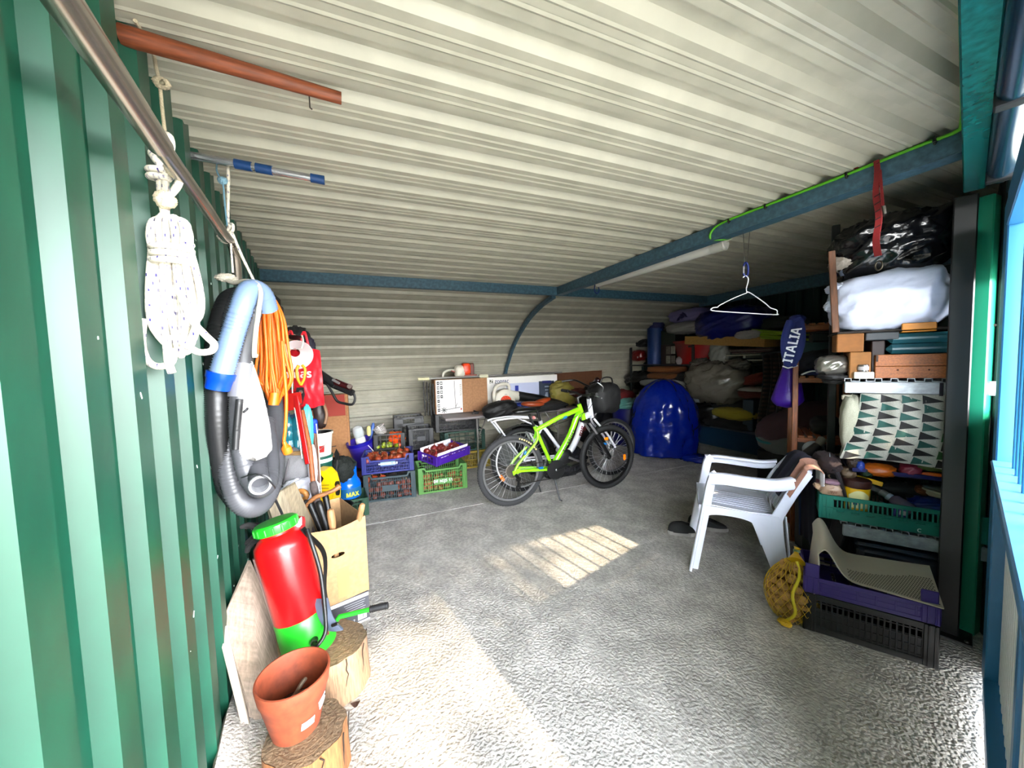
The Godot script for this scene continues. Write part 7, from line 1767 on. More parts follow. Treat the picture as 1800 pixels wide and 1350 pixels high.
	part("drum", nb().lathe([Vector2(0, 0), Vector2(0.27, 0), Vector2(0.29, 0.03), Vector2(0.29, 0.24), Vector2(0.30, 0.26), Vector2(0.29, 0.28), Vector2(0.29, 0.58), Vector2(0.28, 0.60), Vector2(0.265, 0.60), Vector2(0.26, 0.4), Vector2(0, 0.4)], 36, Transform3D(Basis(), Vector3(4.13, 0, -4.78))), mat(Color(0.012, 0.02, 0.30), 0.4), bar)
	solid("teal_bag", "pale teal plastic bag stuffed in the top of the blue barrel", "bag", nb().blob(Vector3(4.12, 0.64, -4.74), Vector3(0.24, 0.10, 0.22), 0.3, 1.8, 91), film.call(Color(0.30, 0.52, 0.48)))
	solid("red_cloth", "dark red cloth lying behind the teal bag", "cloth", nb().blob(Vector3(4.22, 0.72, -5.10), Vector3(0.26, 0.14, 0.20), 0.2, 1.6, 92), cloth.call(Color(0.40, 0.03, 0.03)))
	solid("black_heap", "black bags heaped between the brown cardboard and the rack", "heap", nb().blob(Vector3(3.75, 0.45, -5.25), Vector3(0.36, 0.45, 0.30), 0.2, 1.4, 93, 2.8), film.call(Color(0.012, 0.012, 0.014)))
	solid("white_offcut", "white board offcut on the floor between the white bicycle and the blue sack", "board", nb().box(Vector3(3.780, 0.000, -4.228) + Vector3(0.03, 0.15, -0.04), Vector3(0.10, 0.30, 0.03), 0.003, yaw(-30)), mat(Color(0.70, 0.72, 0.75), 0.6))


# ------------------------------------------------------------------ slim pine shelf in front of the racks
func build_wood_shelf():
	var before := get_child_count()
	var pine := mat(Color(0.62, 0.34, 0.14), 0.5, 0.0, "wood", {"along": "y"})
	var pinex := mat(Color(0.62, 0.34, 0.14), 0.5, 0.0, "wood", {"along": "x"})
	var s := thing("pine_shelf", "slim pine ladder shelf with slatted tiers standing before the racks", "shelf", Vector3(3.1, 0, -1.84))
	for x in [2.955, 3.235]:
		for z in [-1.66, -2.02]: part("post", nb().box(Vector3(x, 0.815, z), Vector3(0.034, 1.63, 0.034), 0.003), pine, s)
	for y in [1.60, 1.225, 0.79, 0.33]:
		for z in [-1.66, -2.02]: part("rail", nb().box(Vector3(3.095, y - 0.02, z), Vector3(0.25, 0.035, 0.020), 0.003), pinex, s)
		for k in 5: part("slat", nb().box(Vector3(2.995 + 0.05 * k, y + 0.005, -1.84), Vector3(0.034, 0.016, 0.38), 0.003), mat(Color(0.62, 0.34, 0.14), 0.5, 0.0, "wood", {"along": "z"}), s)
	# things on it
	var nv := thing("navy_cloth", "folded navy cloth with white print on the upper pine tier", "cloth", Vector3(3.10, 1.238, -1.82))
	part("body", nb().blob(Vector3(3.10, 1.315, -1.84), Vector3(0.125, 0.10, 0.15), 0.12, 1.5, 94, 2.8, Basis(Vector3.BACK, 0.18)), mat(Color(0.015, 0.035, 0.11), 0.8, 0.0, "cloth"), nv)
	var dash := nb()
	var rng := RandomNumberGenerator.new()
	rng.seed = 8
	for k in 16:
		var a := rng.randf_range(-0.8, 0.8)
		var q := rng.randf_range(-0.5, 0.9)
		dash.box(Vector3(3.10 + 0.105 * a, 1.325 + 0.065 * q, -1.688 - 0.05 * a * a - 0.03 * maxf(q, 0.0)), Vector3(0.024, 0.008, 0.004), 0.001, Basis(Vector3.BACK, rng.randf_range(-0.6, 1.0)))
	part("white_print", dash, mat(Color(0.62, 0.66, 0.72), 0.7), nv)
	part("white_hem", nb().tube(curve([Vector3(2.99, 1.245, -1.675), Vector3(3.05, 1.272, -1.655), Vector3(3.12, 1.258, -1.655), Vector3(3.20, 1.240, -1.68)], 5), 0.006, 6), mat(Color(0.85, 0.85, 0.85), 0.7), nv)
	solid("blue_pouch", "bright navy pouch under the printed cloth on the upper pine tier", "pouch", nb().blob(Vector3(3.11, 1.262, -1.73), Vector3(0.10, 0.032, 0.07), 0.1, 1.5, 95, 2.6), mat(Color(0.03, 0.10, 0.30), 0.7, 0.0, "cloth"))
	solid("teal_case", "pale teal case standing behind the navy cloth on the pine shelf", "case", nb().box(Vector3(3.11, 1.42, -1.98), Vector3(0.19, 0.15, 0.10), 0.012), mat(Color(0.17, 0.28, 0.30), 0.5))
	solid("steel_rack_tray", "small wire and metal parts lying under the top tier of the pine shelf", "tray", nb().box(Vector3(3.13, 1.515, -1.86), Vector3(0.15, 0.07, 0.16), 0.01).tube([Vector3(2.98, 1.545, -1.70), Vector3(3.22, 1.55, -1.70)], 0.008, 8).tube([Vector3(3.17, 1.54, -1.70), Vector3(3.19, 1.47, -1.70)], 0.012, 8), mat(Color(0.13, 0.13, 0.13), 0.4, 0.6))
	solid("black_pouch", "black pouch on the third tier of the pine shelf", "pouch", nb().blob(Vector3(3.15, 0.86, -1.80), Vector3(0.09, 0.07, 0.10), 0.12, 1.5, 96, 2.6), mat(Color(0.012, 0.012, 0.014), 0.7, 0.0, "cloth"))
	var sc := thing("football_scarf", "blue scarf with white capital letters hanging from the pine shelf's corner", "scarf", Vector3(2.92, 1.25, -1.60))
	var bluec := mat(Color(0.04, 0.12, 0.40), 0.75, 0.0, "cloth")
	part("cloth", nb().sheet(func(u, w):
		var hw := 0.055 + 0.030 * sin(PI * clampf(w * 1.1, 0.0, 1.0)) - (0.02 * maxf(0.0, (w - 0.85) / 0.15))
		return Vector3(2.93 + (u - 0.5) * 2.0 * hw * 0.80 + 0.02 * (0.5 - w), 1.64 - 0.33 * w - (0.025 * (1.0 - u) if w > 0.9 else 0.0), -1.585 + 0.014 * sin(u * 9.0) * (1.0 - w * 0.6) + (u - 0.5) * 0.02), 12, 18, 0.006), bluec, sc)
	part("knot", nb().blob(Vector3(2.955, 1.645, -1.61), Vector3(0.045, 0.028, 0.05), 0.2, 1.8, 97), bluec, sc)
	part("hem", nb().tube([Vector3(2.872, 1.312, -1.575), Vector3(2.905, 1.297, -1.575), Vector3(2.96, 1.315, -1.58)], 0.005, 6), mat(Color(0.80, 0.80, 0.80), 0.7), sc)
	text_part("lettering", "ITALIA", 0.060, mat(Color(0.82, 0.84, 0.88), 0.6), sc, Transform3D(Basis(Vector3.BACK, 1.36), Vector3(2.925, 1.46, -1.560) - org), "Droid Sans", 0.010, true)
	var pb := thing("purple_bag", "full purple drawstring bag hanging left of the pine shelf", "bag", Vector3(2.90, 1.0, -1.80))
	part("body", nb().grid(func(u, w):
		var a: float = u * TAU
		var r := 0.020 + 0.098 * pow(1.0 - w, 0.85) * sqrt(clampf(w / 0.16, 0.0, 1.0)) if w > 0.0 else 0.0
		var k: float = 1.0 + 0.05 * sin(a * 7.0 + w * 2.0) * w + 0.03 * sin(a * 3.0)
		return Vector3(2.935 + r * k * cos(a) - 0.02 * (1.0 - w), 0.985 + 0.40 * w, -1.78 - r * k * sin(a) * 0.8), 40, 26, true), mat(Color(0.20, 0.05, 0.50), 0.45, 0.0, "film", {"bump": 0.8}), pb)
	part("cord", nb().tube([Vector3(2.935, 1.37, -1.78), Vector3(2.955, 1.60, -1.70)], 0.006, 6), mat(Color(0.12, 0.03, 0.30), 0.8), pb)
	var cap := thing("white_cap", "white peaked cap hanging on the lower pine shelf", "cap", Vector3(3.07, 0.66, -1.62))
	part("crown", nb().ball(Vector3(3.06, 0.715, -1.61), Vector3(0.065, 0.060, 0.06), 18, 10), mat(Color(0.66, 0.70, 0.72), 0.8, 0.0, "cloth"), cap)
	part("peak", nb().sheet(func(u, w): return Vector3(3.01 + 0.11 * u, 0.69 - 0.075 * w * sin(PI * u) - 0.01, -1.575 + 0.03 * w), 8, 5, 0.005), mat(Color(0.66, 0.70, 0.72), 0.8, 0.0, "cloth"), cap)
	var sd := thing("dark_sandals", "dark strappy sandals hanging beside the white cap", "sandals", Vector3(3.28, 0.60, -1.62))
	for k in 2: part("sole", nb().bar(Vector3(3.15 + 0.05 * k, 0.755, -1.615), Vector3(3.17 + 0.05 * k, 0.585, -1.60), 0.06, 0.014, Vector3.BACK, 0.006), mat(Color(0.10, 0.085, 0.07), 0.7), sd)
	part("strap", nb().tube(curve([Vector3(3.13, 0.73, -1.60), Vector3(3.16, 0.70, -1.585), Vector3(3.20, 0.70, -1.595), Vector3(3.24, 0.73, -1.60)], 4), 0.006, 6), mat(Color(0.45, 0.40, 0.33), 0.6), sd)
	# the shelf and what is on it face the doorway
	var turn := Transform3D(yaw(-56), Vector3(2.955, 0, -1.655)) * Transform3D(Basis(), Vector3(-2.955, 0, 1.66))
	for i in range(before, get_child_count()): get_child(i).transform = turn * get_child(i).transform
	# bean bag with teal piping on a low stand behind the shelf
	var bb := thing("bean_bag", "big pale mauve bean bag with teal piping behind the pine shelf", "bean bag", Vector3(4.331, 0.413, -2.339))
	var c: Vector3 = Vector3(4.342, 0.624, -2.349)
	part("upper", nb().blob(c + Vector3(0.06, 0.03, 0), Vector3(0.50, 0.19, 0.34), 0.05, 1.2, 98, 2.2, yaw(-23) * Basis(Vector3.BACK, 0.28)), mat(Color(0.33, 0.22, 0.25), 0.8, 0.0, "cloth"), bb)
	part("lower", nb().blob(c + Vector3(0.02, -0.06, 0.03), Vector3(0.47, 0.185, 0.35), 0.05, 1.2, 99, 2.2, yaw(-23) * Basis(Vector3.BACK, 0.28)), mat(Color(0.46, 0.47, 0.47), 0.8, 0.0, "cloth"), bb)
	var pip := []
	for i in 40:
		var a := TAU * i / 40.0
		pip.append(c + Vector3(0.04, -0.015, 0.015) + yaw(-23) * Basis(Vector3.BACK, 0.28) * Vector3(0.492 * cos(a), 0.0, -0.352 * sin(a)))
	part("piping", nb().tube(pip, 0.016, 8, true), mat(Color(0.22, 0.48, 0.48), 0.7), bb)
	var fl: Vector3 = Vector3(4.331, 0.413, -2.339)
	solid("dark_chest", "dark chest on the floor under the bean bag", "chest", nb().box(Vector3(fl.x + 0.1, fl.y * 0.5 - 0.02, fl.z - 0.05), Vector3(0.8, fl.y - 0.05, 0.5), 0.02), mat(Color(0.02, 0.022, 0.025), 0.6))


# ------------------------------------------------------------------ white-edged rack beside the gate
const RO := Vector3(2.45, 0, -0.73)
func rk(p: Vector3) -> Vector3: return RO + Vector3(0.5299, 0, 0.8480) * p.x + Vector3(0, p.y, 0) + Vector3(-0.8480, 0, 0.5299) * p.z
func rq() -> Basis: return Basis(Vector3(0.5299, 0, 0.8480), Vector3.UP, Vector3(-0.8480, 0, 0.5299))
func rbox(b: B, x0: float, x1: float, y0: float, y1: float, z0: float, z1: float, r := 0.004) -> B:
	return b.box(rk(Vector3((x0 + x1) / 2, (y0 + y1) / 2, (z0 + z1) / 2)), Vector3(absf(x1 - x0), y1 - y0, absf(z1 - z0)), r, rq())

func build_rack():
	var q := rq()
	var galv := mat(Color(0.66, 0.69, 0.71), 0.42, 0.15, "dusty")
	var black := mat(Color(0.02, 0.02, 0.022), 0.5)
	var rack := thing("shelf_rack", "storage rack with white metal shelf beams beside the gate", "rack", rk(Vector3(-0.1, 0, -0.45)))
	part("upper_beam", rbox(nb(), -0.335, 0.20, 1.176, 1.238, -0.255, -0.23), galv, rack)
	part("lower_beam", rbox(nb(), -0.327, 0.20, 0.372, 0.436, -0.255, -0.23), galv, rack)
	# corrugated sheet tiers: the open ends of their ribs show above the beam
	for y in [1.240, 0.437]:
		var sh := nb()
		for k in 9:
			var x := -0.335 + 0.060 * k
			rbox(sh, x, x + 0.026, y + 0.014, y + 0.017, -0.66, -0.232, 0.0005)
			rbox(sh, x + 0.026, x + 0.060, y, y + 0.003, -0.66, -0.232, 0.0005)
			rbox(sh, x + 0.0245, x + 0.0275, y, y + 0.017, -0.66, -0.232, 0.0005)
			rbox(sh, x - 0.0015, x + 0.0015, y, y + 0.017, -0.66, -0.232, 0.0005)
		part("ribbed_tier", sh, galv, rack)
	part("upper_board", rbox(nb(), -0.37, 0.20, 1.500, 1.512, -0.66, -0.24), mat(Color(0.10, 0.07, 0.05), 0.8), rack)
	part("middle_board", rbox(nb(), -0.30, 0.20, 0.722, 0.736, -0.66, -0.30), mat(Color(0.03, 0.05, 0.20), 0.5), rack)
	for x in [-0.34, 0.21]:
		part("rear_upright", rbox(nb(), x - 0.02, x + 0.02, 0.0, 2.2, -0.69, -0.65), black, rack)
	part("front_upright", rbox(nb(), 0.19, 0.225, 0.0, 2.2, -0.27, -0.235), black, rack)
	part("torn_edge", rbox(nb(), 0.015, 0.028, 1.170, 1.235, -0.23, -0.226, 0.001), mat(Color(0.07, 0.05, 0.12), 0.7), rack)
	solid("thin_batten", "thin brown timber batten standing at the left end of the rack top", "batten", nb().bar(rk(Vector3(-0.375, 1.51, -0.26)), rk(Vector3(-0.40, 1.96, -0.26)), 0.022, 0.03, Vector3(0.53, 0, 0.85)), mat(Color(0.40, 0.24, 0.13), 0.7, 0.0, "wood", {"along": "y"}))
	# black and white bags on top
	var bbk := thing("black_sack", "glossy black plastic sack crammed under the roof on top of the rack", "sack", rk(Vector3(-0.14, 1.80, -0.45)))
	var gloss := mat(Color(0.018, 0.022, 0.035), 0.2, 0.0, "film", {"bump": 1.3, "scale": 1.6})
	part("body", nb().blob(rk(Vector3(-0.155, 1.95, -0.42)), Vector3(0.225, 0.165, 0.20), 0.16, 1.5, 101, 2.9, q * Basis(Vector3.BACK, 0.12), 56, 36), gloss, bbk)
	part("tail", nb().tube(curve([rk(Vector3(0.0, 2.03, -0.30)), rk(Vector3(0.05, 2.08, -0.28)), rk(Vector3(0.085, 2.115, -0.27))], 4), [0.085, 0.075, 0.065, 0.055, 0.045, 0.036, 0.028, 0.020, 0.008], 12), gloss, bbk)
	var cuff := thing("white_wrap", "crumpled white cloth end sticking out left of the black sack", "cloth", rk(Vector3(-0.36, 1.83, -0.3)))
	part("end", nb().blob(rk(Vector3(-0.355, 1.895, -0.30)), Vector3(0.03, 0.04, 0.05), 0.35, 2.0, 102), mat(Color(0.62, 0.58, 0.54), 0.7, 0.0, "cloth"), cuff)
	part("sleeve", nb().tube([rk(Vector3(-0.35, 1.88, -0.30)), rk(Vector3(-0.335, 1.83, -0.31))], 0.022, 10), mat(Color(0.32, 0.35, 0.42), 0.8), cuff)
	var wb := thing("white_sack", "pale blue white plastic sack lying full on the upper shelf", "sack", rk(Vector3(-0.16, 1.514, -0.40)))
	var wm := mat(Color(0.76, 0.79, 0.88), 0.3, 0.0, "film", {"bump": 0.7})
	part("body", nb().blob(rk(Vector3(-0.155, 1.672, -0.40)), Vector3(0.225, 0.158, 0.20), 0.10, 1.1, 103, 3.4, q * Basis(Vector3.BACK, 0.07), 56, 36), wm, wb)
	part("tied_neck", nb().blob(rk(Vector3(-0.365, 1.755, -0.30)), Vector3(0.040, 0.030, 0.05), 0.3, 2.0, 104).blob(rk(Vector3(-0.385, 1.66, -0.30)), Vector3(0.02, 0.03, 0.04), 0.3, 2.0, 105), wm, wb)
	# boxes between the beams
	var kraft := mat(Color(0.50, 0.31, 0.12), 0.8, 0.0, "card")
	solid("brown_box", "small brown cardboard box under the left end of the white sack", "box", rbox(nb(), -0.372, -0.262, 1.40, 1.499, -0.42, -0.235), kraft)
	solid("tall_carton", "tall narrow tan carton standing at the left of the wooden box", "carton", rbox(nb(), -0.317, -0.232, 1.256, 1.398, -0.42, -0.235), mat(Color(0.52, 0.34, 0.15), 0.8, 0.0, "card"))
	solid("grey_box", "flat grey box lying on the maroon one under the white sack", "box", rbox(nb(), -0.255, -0.128, 1.458, 1.499, -0.45, -0.24), mat(Color(0.16, 0.18, 0.20), 0.6))
	solid("maroon_box", "dark maroon box standing between the tan carton and the teal case", "box", rbox(nb(), -0.228, -0.176, 1.256, 1.456, -0.45, -0.26), mat(Color(0.10, 0.012, 0.015), 0.6))
	solid("yellow_case", "yellow flat case lying on the teal case under the white sack", "case", rbox(nb(), -0.122, 0.0, 1.492, 1.499, -0.40, -0.232, 0.002).box(rk(Vector3(-0.062, 1.520, -0.232)), Vector3(0.122, 0.034, 0.012), 0.003, q), mat(Color(0.72, 0.45, 0.02), 0.5))
	var tc := thing("teal_suitcase", "long teal hard case lying on the wooden box", "case", rk(Vector3(0, 1.382, -0.40)))
	part("lower_shell", rbox(nb(), -0.172, 0.165, 1.384, 1.434, -0.55, -0.24, 0.020), mat(Color(0.10, 0.28, 0.32), 0.42), tc)
	part("upper_shell", rbox(nb(), -0.170, 0.163, 1.437, 1.488, -0.55, -0.242, 0.020), mat(Color(0.11, 0.31, 0.35), 0.42), tc)
	var wx := thing("wooden_box", "shallow pine wooden box on the upper rack tier", "box", rk(Vector3(0, 1.258, -0.40)))
	var pine := mat(Color(0.66, 0.37, 0.14), 0.55, 0.0, "wood", {"along": "x"})
	for k in 2: part("front_board", rbox(nb(), -0.215, 0.17, 1.258 + 0.062 * k, 1.318 + 0.062 * k, -0.252, -0.236, 0.002), pine, wx)
	part("back_board", rbox(nb(), -0.215, 0.17, 1.258, 1.38, -0.56, -0.545, 0.002), pine, wx)
	for x in [-0.208, 0.163]: part("end_board", rbox(nb(), x - 0.008, x + 0.008, 1.258, 1.38, -0.545, -0.252, 0.002), pine, wx)
	part("bottom_board", rbox(nb(), -0.20, 0.155, 1.258, 1.266, -0.545, -0.252, 0.002), pine, wx)
	part("knot", nb().ball(rk(Vector3(-0.13, 1.30, -0.2365)), Vector3(0.008, 0.005, 0.003), 8, 5).ball(rk(Vector3(-0.02, 1.30, -0.2365)), Vector3(0.006, 0.005, 0.003), 8, 5), mat(Color(0.30, 0.13, 0.05), 0.7), wx)
	part("corner_dowel", rbox(nb(), -0.214, -0.205, 1.345, 1.378, -0.237, -0.233, 0.001), mat(Color(0.16, 0.09, 0.04), 0.7), wx)
	var tin := thing("round_tin", "small silver tin on the white carton left of the wooden box", "tin", rk(Vector3(-0.258, 1.29, -0.26)))
	solid("white_box", "low white carton on the rack tier at the wooden box's left end", "box", rbox(nb(), -0.300, -0.222, 1.256, 1.291, -0.254, -0.212, 0.002), mat(Color(0.74, 0.72, 0.68), 0.6))
	org = tin.position
	part("can", nb().lathe([Vector2(0, 0), Vector2(0.022, 0), Vector2(0.023, 0.003), Vector2(0.023, 0.036), Vector2(0.021, 0.039), Vector2(0, 0.039)], 24, Transform3D(Basis(), rk(Vector3(-0.262, 1.292, -0.234)))), mat(Color(0.55, 0.53, 0.52), 0.25, 0.85), tin)
	part("band", nb().lathe([Vector2(0.0234, 0.010), Vector2(0.0234, 0.028)], 24, Transform3D(Basis(), rk(Vector3(-0.262, 1.292, -0.234)))), mat(Color(0.62, 0.60, 0.60), 0.5), tin)
	var si := thing("foil_bag", "silver foil insulated bag at the left end of the rack tier", "bag", rk(Vector3(-0.37, 1.27, -0.4)))
	part("body", nb().blob(rk(Vector3(-0.375, 1.325, -0.36)), Vector3(0.075, 0.055, 0.10), 0.15, 2.0, 106, 2.8, q), mat(Color(0.62, 0.61, 0.58), 0.28, 0.85, "film", {"bump": 1.5}), si)
	part("lining", nb().blob(rk(Vector3(-0.37, 1.262, -0.34)), Vector3(0.07, 0.016, 0.10), 0.2, 2.0, 107, 2.6, q), mat(Color(0.05, 0.05, 0.055), 0.7), si)
	solid("tier_stub", "dark folded cloth hanging at the left end of the rack beam under the foil bag", "cloth", nb().blob(rk(Vector3(-0.36, 1.235, -0.42)), Vector3(0.05, 0.02, 0.10), 0.15, 1.6, 108, 3.0, q), mat(Color(0.03, 0.03, 0.032), 0.8, 0.0, "cloth"))

	# patterned bag hanging under the beam
	var fb := thing("patterned_bag", "white fabric bag printed with teal and black triangles hanging under the beam", "bag", rk(Vector3(-0.11, 0.80, -0.30)))
	var nz := FastNoiseLite.new()
	nz.seed = 14; nz.frequency = 1.1
	var surf := func(u: float, v: float, off: float) -> Vector3:
		var wide := 1.0 - 0.04 * v
		var x := lerpf(-0.265 - 0.095 * pow(v, 1.5), 0.19, u) * wide
		var y := 1.172 - 0.365 * v + 0.012 * sin(u * 5.0) * v
		var z := -0.262 + 0.055 * sin(PI * u) * sin(PI * clampf(v * 0.95 + 0.05, 0.0, 1.0)) + 0.020 * nz.get_noise_2d(u * 3.4, v * 1.2) + 0.012 * v
		return rk(Vector3(x, y, z + off))
	part("front", nb().sheet(func(u, w): return surf.call(u, w, 0.0), 40, 28, 0.003), mat(Color(0.66, 0.66, 0.62), 0.75, 0.0, "cloth"), fb)
	part("back", nb().sheet(func(u, w): return rk(Vector3(lerpf(0.18, -0.25 - 0.09 * w, u), 1.172 - 0.37 * w, -0.30 - 0.10 * sin(PI * clampf(w, 0.05, 0.95)))), 8, 10, 0.003), mat(Color(0.60, 0.60, 0.57), 0.8), fb)
	var cols := [Color(0.05, 0.30, 0.27), Color(0.055, 0.035, 0.05), Color(0.08, 0.30, 0.12)]
	var sets := [nb(), nb(), nb()]
	for r in 8:
		for c in 6:
			var u0 := c / 6.0 + 0.004 + 0.012 * (r % 2)
			var u1 := (c + 1) / 6.0 - 0.004
			var v0 := r / 8.0 + 0.02
			var kind := (r + c) % 2
			if kind == 0 and c >= 4: kind = 2
			# a pennant: blunt edge at the left, point at the right
			sets[kind].grid(func(s, t):
				var vv: float = v0 + 0.045 + (t - 0.5) * 0.120 * (1.0 - s) + 0.018 * s
				return surf.call(lerpf(u0, u1, s), vv, 0.0048), 6, 3)
	for k in 3: part("triangle_print", sets[k], mat(cols[k], 0.7, 0.0, "dusty"), fb).set_meta("kind", "stuff")
	var wbg := thing("white_pouch", "plain cream cloth bag showing left of the patterned bag", "bag", rk(Vector3(-0.30, 0.86, -0.30)))
	part("body", nb().blob(rk(Vector3(-0.295, 1.0, -0.31)), Vector3(0.045, 0.15, 0.06), 0.12, 1.5, 109, 3.0, q), mat(Color(0.62, 0.62, 0.55), 0.8, 0.0, "cloth"), wbg)
	part("lip", rbox(nb(), -0.335, -0.262, 1.128, 1.160, -0.34, -0.30, 0.006), mat(Color(0.66, 0.65, 0.58), 0.8), wbg)

	# jumble on the middle board
	var jum := [
		["orange_bag", "amber net bag in the jumble under the patterned bag", "bag", rk(Vector3(-0.177, 0.751, -0.300)), Vector3(0.065, 0.030, 0.05), Color(0.62, 0.30, 0.04), "film"],
		["brown_brush", "round brown scrubbing brush at the left of the jumble", "brush", rk(Vector3(-0.277, 0.782, -0.300)), Vector3(0.030, 0.034, 0.03), Color(0.22, 0.16, 0.13), "rough"],
		["blue_packet", "small bright blue packet left of the amber net bag", "packet", rk(Vector3(-0.256, 0.764, -0.280)), Vector3(0.018, 0.030, 0.02), Color(0.02, 0.17, 0.50), "film"],
		["pink_packet", "crinkled pink and clear packet in the middle of the jumble", "packet", rk(Vector3(-0.056, 0.769, -0.300)), Vector3(0.042, 0.034, 0.04), Color(0.40, 0.07, 0.16), "film"],
		["green_net", "dull green net bag at the right of the jumble", "bag", rk(Vector3(0.026, 0.805, -0.300)), Vector3(0.065, 0.030, 0.05), Color(0.20, 0.26, 0.05), "film"],
		["orange_handle", "orange plastic handle lying in front of the green net bag", "handle", rk(Vector3(0.022, 0.764, -0.270)), Vector3(0.045, 0.009, 0.012), Color(0.72, 0.33, 0.03), ""],
		["teal_packet", "dark green wrapper between the blue packet and the amber bag", "packet", rk(Vector3(-0.226, 0.737, -0.290)), Vector3(0.025, 0.028, 0.03), Color(0.03, 0.15, 0.09), "film"],
		["cream_roll", "cream roll of cloth behind the jumble at the far left", "cloth", rk(Vector3(-0.299, 0.709, -0.340)), Vector3(0.035, 0.030, 0.05), Color(0.45, 0.36, 0.27), "cloth"]]
	var sd := 120
	for j in jum:
		solid(j[0], j[1], j[2], nb().blob(j[3], j[4], 0.22, 1.8, sd, 2.4, q, 28, 18), mat(j[5], 0.4, 0.0, j[6]))
		sd += 1
	solid("blue_tray", "shallow dark blue tray under the jumble", "tray", rbox(rbox(nb(), -0.29, 0.19, 0.738, 0.744, -0.50, -0.262, 0.002), -0.29, 0.19, 0.738, 0.757, -0.266, -0.260, 0.001), mat(Color(0.02, 0.05, 0.30), 0.35))

	# teal crate of cleaning things on the lower tier
	var tc2 := crate("cleaning_crate", "teal plastic crate of cleaning things on the lower rack tier", rk(Vector3(-0.115, 0.456, -0.42)), -58, 0.62, 0.37, 0.135, Color(0.02, 0.42, 0.36), {"nx": 34, "ny": 2, "rim": 0.022})
	var pn := B.new()
	pn.box(Vector3(0, 0.032, 0.188), Vector3(0.60, 0.060, 0.006), 0.002).box(Vector3(-0.275, 0.08, 0.189), Vector3(0.04, 0.10, 0.006), 0.002)
	for k in 8: pn.box(Vector3(-0.225 + 0.062 * k, 0.052, 0.1925), Vector3(0.034, 0.010, 0.006), 0.003)
	pn.box(Vector3(0, 0.066, 0.192), Vector3(0.60, 0.005, 0.006), 0.001)
	part("ledge_panel", pn, mat(Color(0.02, 0.42, 0.36), 0.42), tc2)
	text_part("emblem", "C", 0.020, mat(Color(0.78, 0.86, 0.84), 0.5), tc2, Transform3D(Basis(), Vector3(0.08, 0.018, 0.1915)), "Droid Sans", 0.003, true)
	org = Vector3.ZERO
	var j0 := rk(Vector3(-0.265, 0.549, -0.300))
	j0.y = 0.475
	var jar := thing("wipes_jar", "yellow tub with brown lid standing at the left of the teal crate", "tub", j0)
	part("body", nb().lathe([Vector2(0, 0), Vector2(0.050, 0), Vector2(0.053, 0.006), Vector2(0.058, 0.170), Vector2(0, 0.172)], 32, Transform3D(Basis(), j0)), mat(Color(0.85, 0.66, 0.04), 0.32), jar)
	part("lid", nb().lathe([Vector2(0.060, 0.170), Vector2(0.062, 0.174), Vector2(0.062, 0.206), Vector2(0.058, 0.211), Vector2(0, 0.213)], 32, Transform3D(Basis(), j0)), mat(Color(0.19, 0.09, 0.08), 0.4), jar)
	part("label_wrap", nb().sheet(func(u, w): var a: float = -3.3 + 1.6 * u; var r: float = 0.0555 + 0.0035 * w; return j0 + Vector3(r * cos(a), 0.06 + 0.10 * w * (0.7 + 0.3 * sin(PI * u)), -r * sin(a)), 14, 6, 0.001), mat(Color(0.85, 0.83, 0.60), 0.5), jar)
	part("label_mark", nb().sheet(func(u, w): var a: float = -2.95 + 0.30 * u; var r: float = 0.0570 + 0.0015 * w; return j0 + Vector3(r * cos(a), 0.078 + 0.035 * w, -r * sin(a)), 6, 3, 0.001), mat(Color(0.15, 0.28, 0.45), 0.5), jar)
	var cb := thing("crumpled_bag", "crumpled beige plastic bag overhanging the teal crate's left corner", "bag", rk(Vector3(-0.375, 0.554, -0.300)))
	part("body", nb().blob(rk(Vector3(-0.371, 0.608, -0.300)), Vector3(0.052, 0.050, 0.05), 0.30, 1.9, 140, 2.6, q), mat(Color(0.66, 0.54, 0.44), 0.35, 0.0, "film"), cb)
	part("ragged_end", nb().blob(rk(Vector3(-0.419, 0.613, -0.300)), Vector3(0.032, 0.016, 0.03), 0.45, 2.6, 141, 2.0, q * Basis(Vector3.BACK, -0.3)), mat(Color(0.72, 0.60, 0.48), 0.4, 0.0, "film"), cb)
	part("label_patch", nb().blob(rk(Vector3(-0.372, 0.660, -0.270)), Vector3(0.035, 0.014, 0.03), 0.12, 1.8, 142, 2.6, q), mat(Color(0.55, 0.42, 0.48), 0.5), cb)
	text_part("print", "WE", 0.016, mat(Color(0.55, 0.38, 0.30), 0.6), cb, Transform3D(q, rk(Vector3(-0.368, 0.609, -0.235)) - org), "Droid Sans", 0.002, true)
	var ps := thing("plumbing_parts", "small brass and chrome pipe fittings behind the beige bag", "fittings", rk(Vector3(-0.345, 0.670, -0.360)))
	for k in 3:
		var c: Vector3 = rk([Vector3(-0.370, 0.681, -0.340), Vector3(-0.328, 0.679, -0.360), Vector3(-0.293, 0.693, -0.380)][k])
		part("fitting", nb().lathe([Vector2(0.010, 0), Vector2(0.016, 0.002), Vector2(0.017, 0.020), Vector2(0.013, 0.026), Vector2(0.009, 0.026), Vector2(0.008, 0.004), Vector2(0.010, 0)], 16, Transform3D(q * Basis(Vector3.RIGHT, PI / 2 + 0.3 * k), c)), mat([Color(0.65, 0.58, 0.48), Color(0.60, 0.42, 0.25), Color(0.3, 0.28, 0.27)][k], 0.3, 0.8), ps)
	part("rod", nb().tube([rk(Vector3(-0.348, 0.691, -0.380)), rk(Vector3(-0.236, 0.662, -0.400))], 0.006, 8), mat(Color(0.10, 0.09, 0.09), 0.4, 0.5), ps)
	part("support_pad", rbox(nb(), -0.36, -0.24, 0.60, 0.70, -0.50, -0.38, 0.01), mat(Color(0.03, 0.03, 0.03), 0.7), ps)
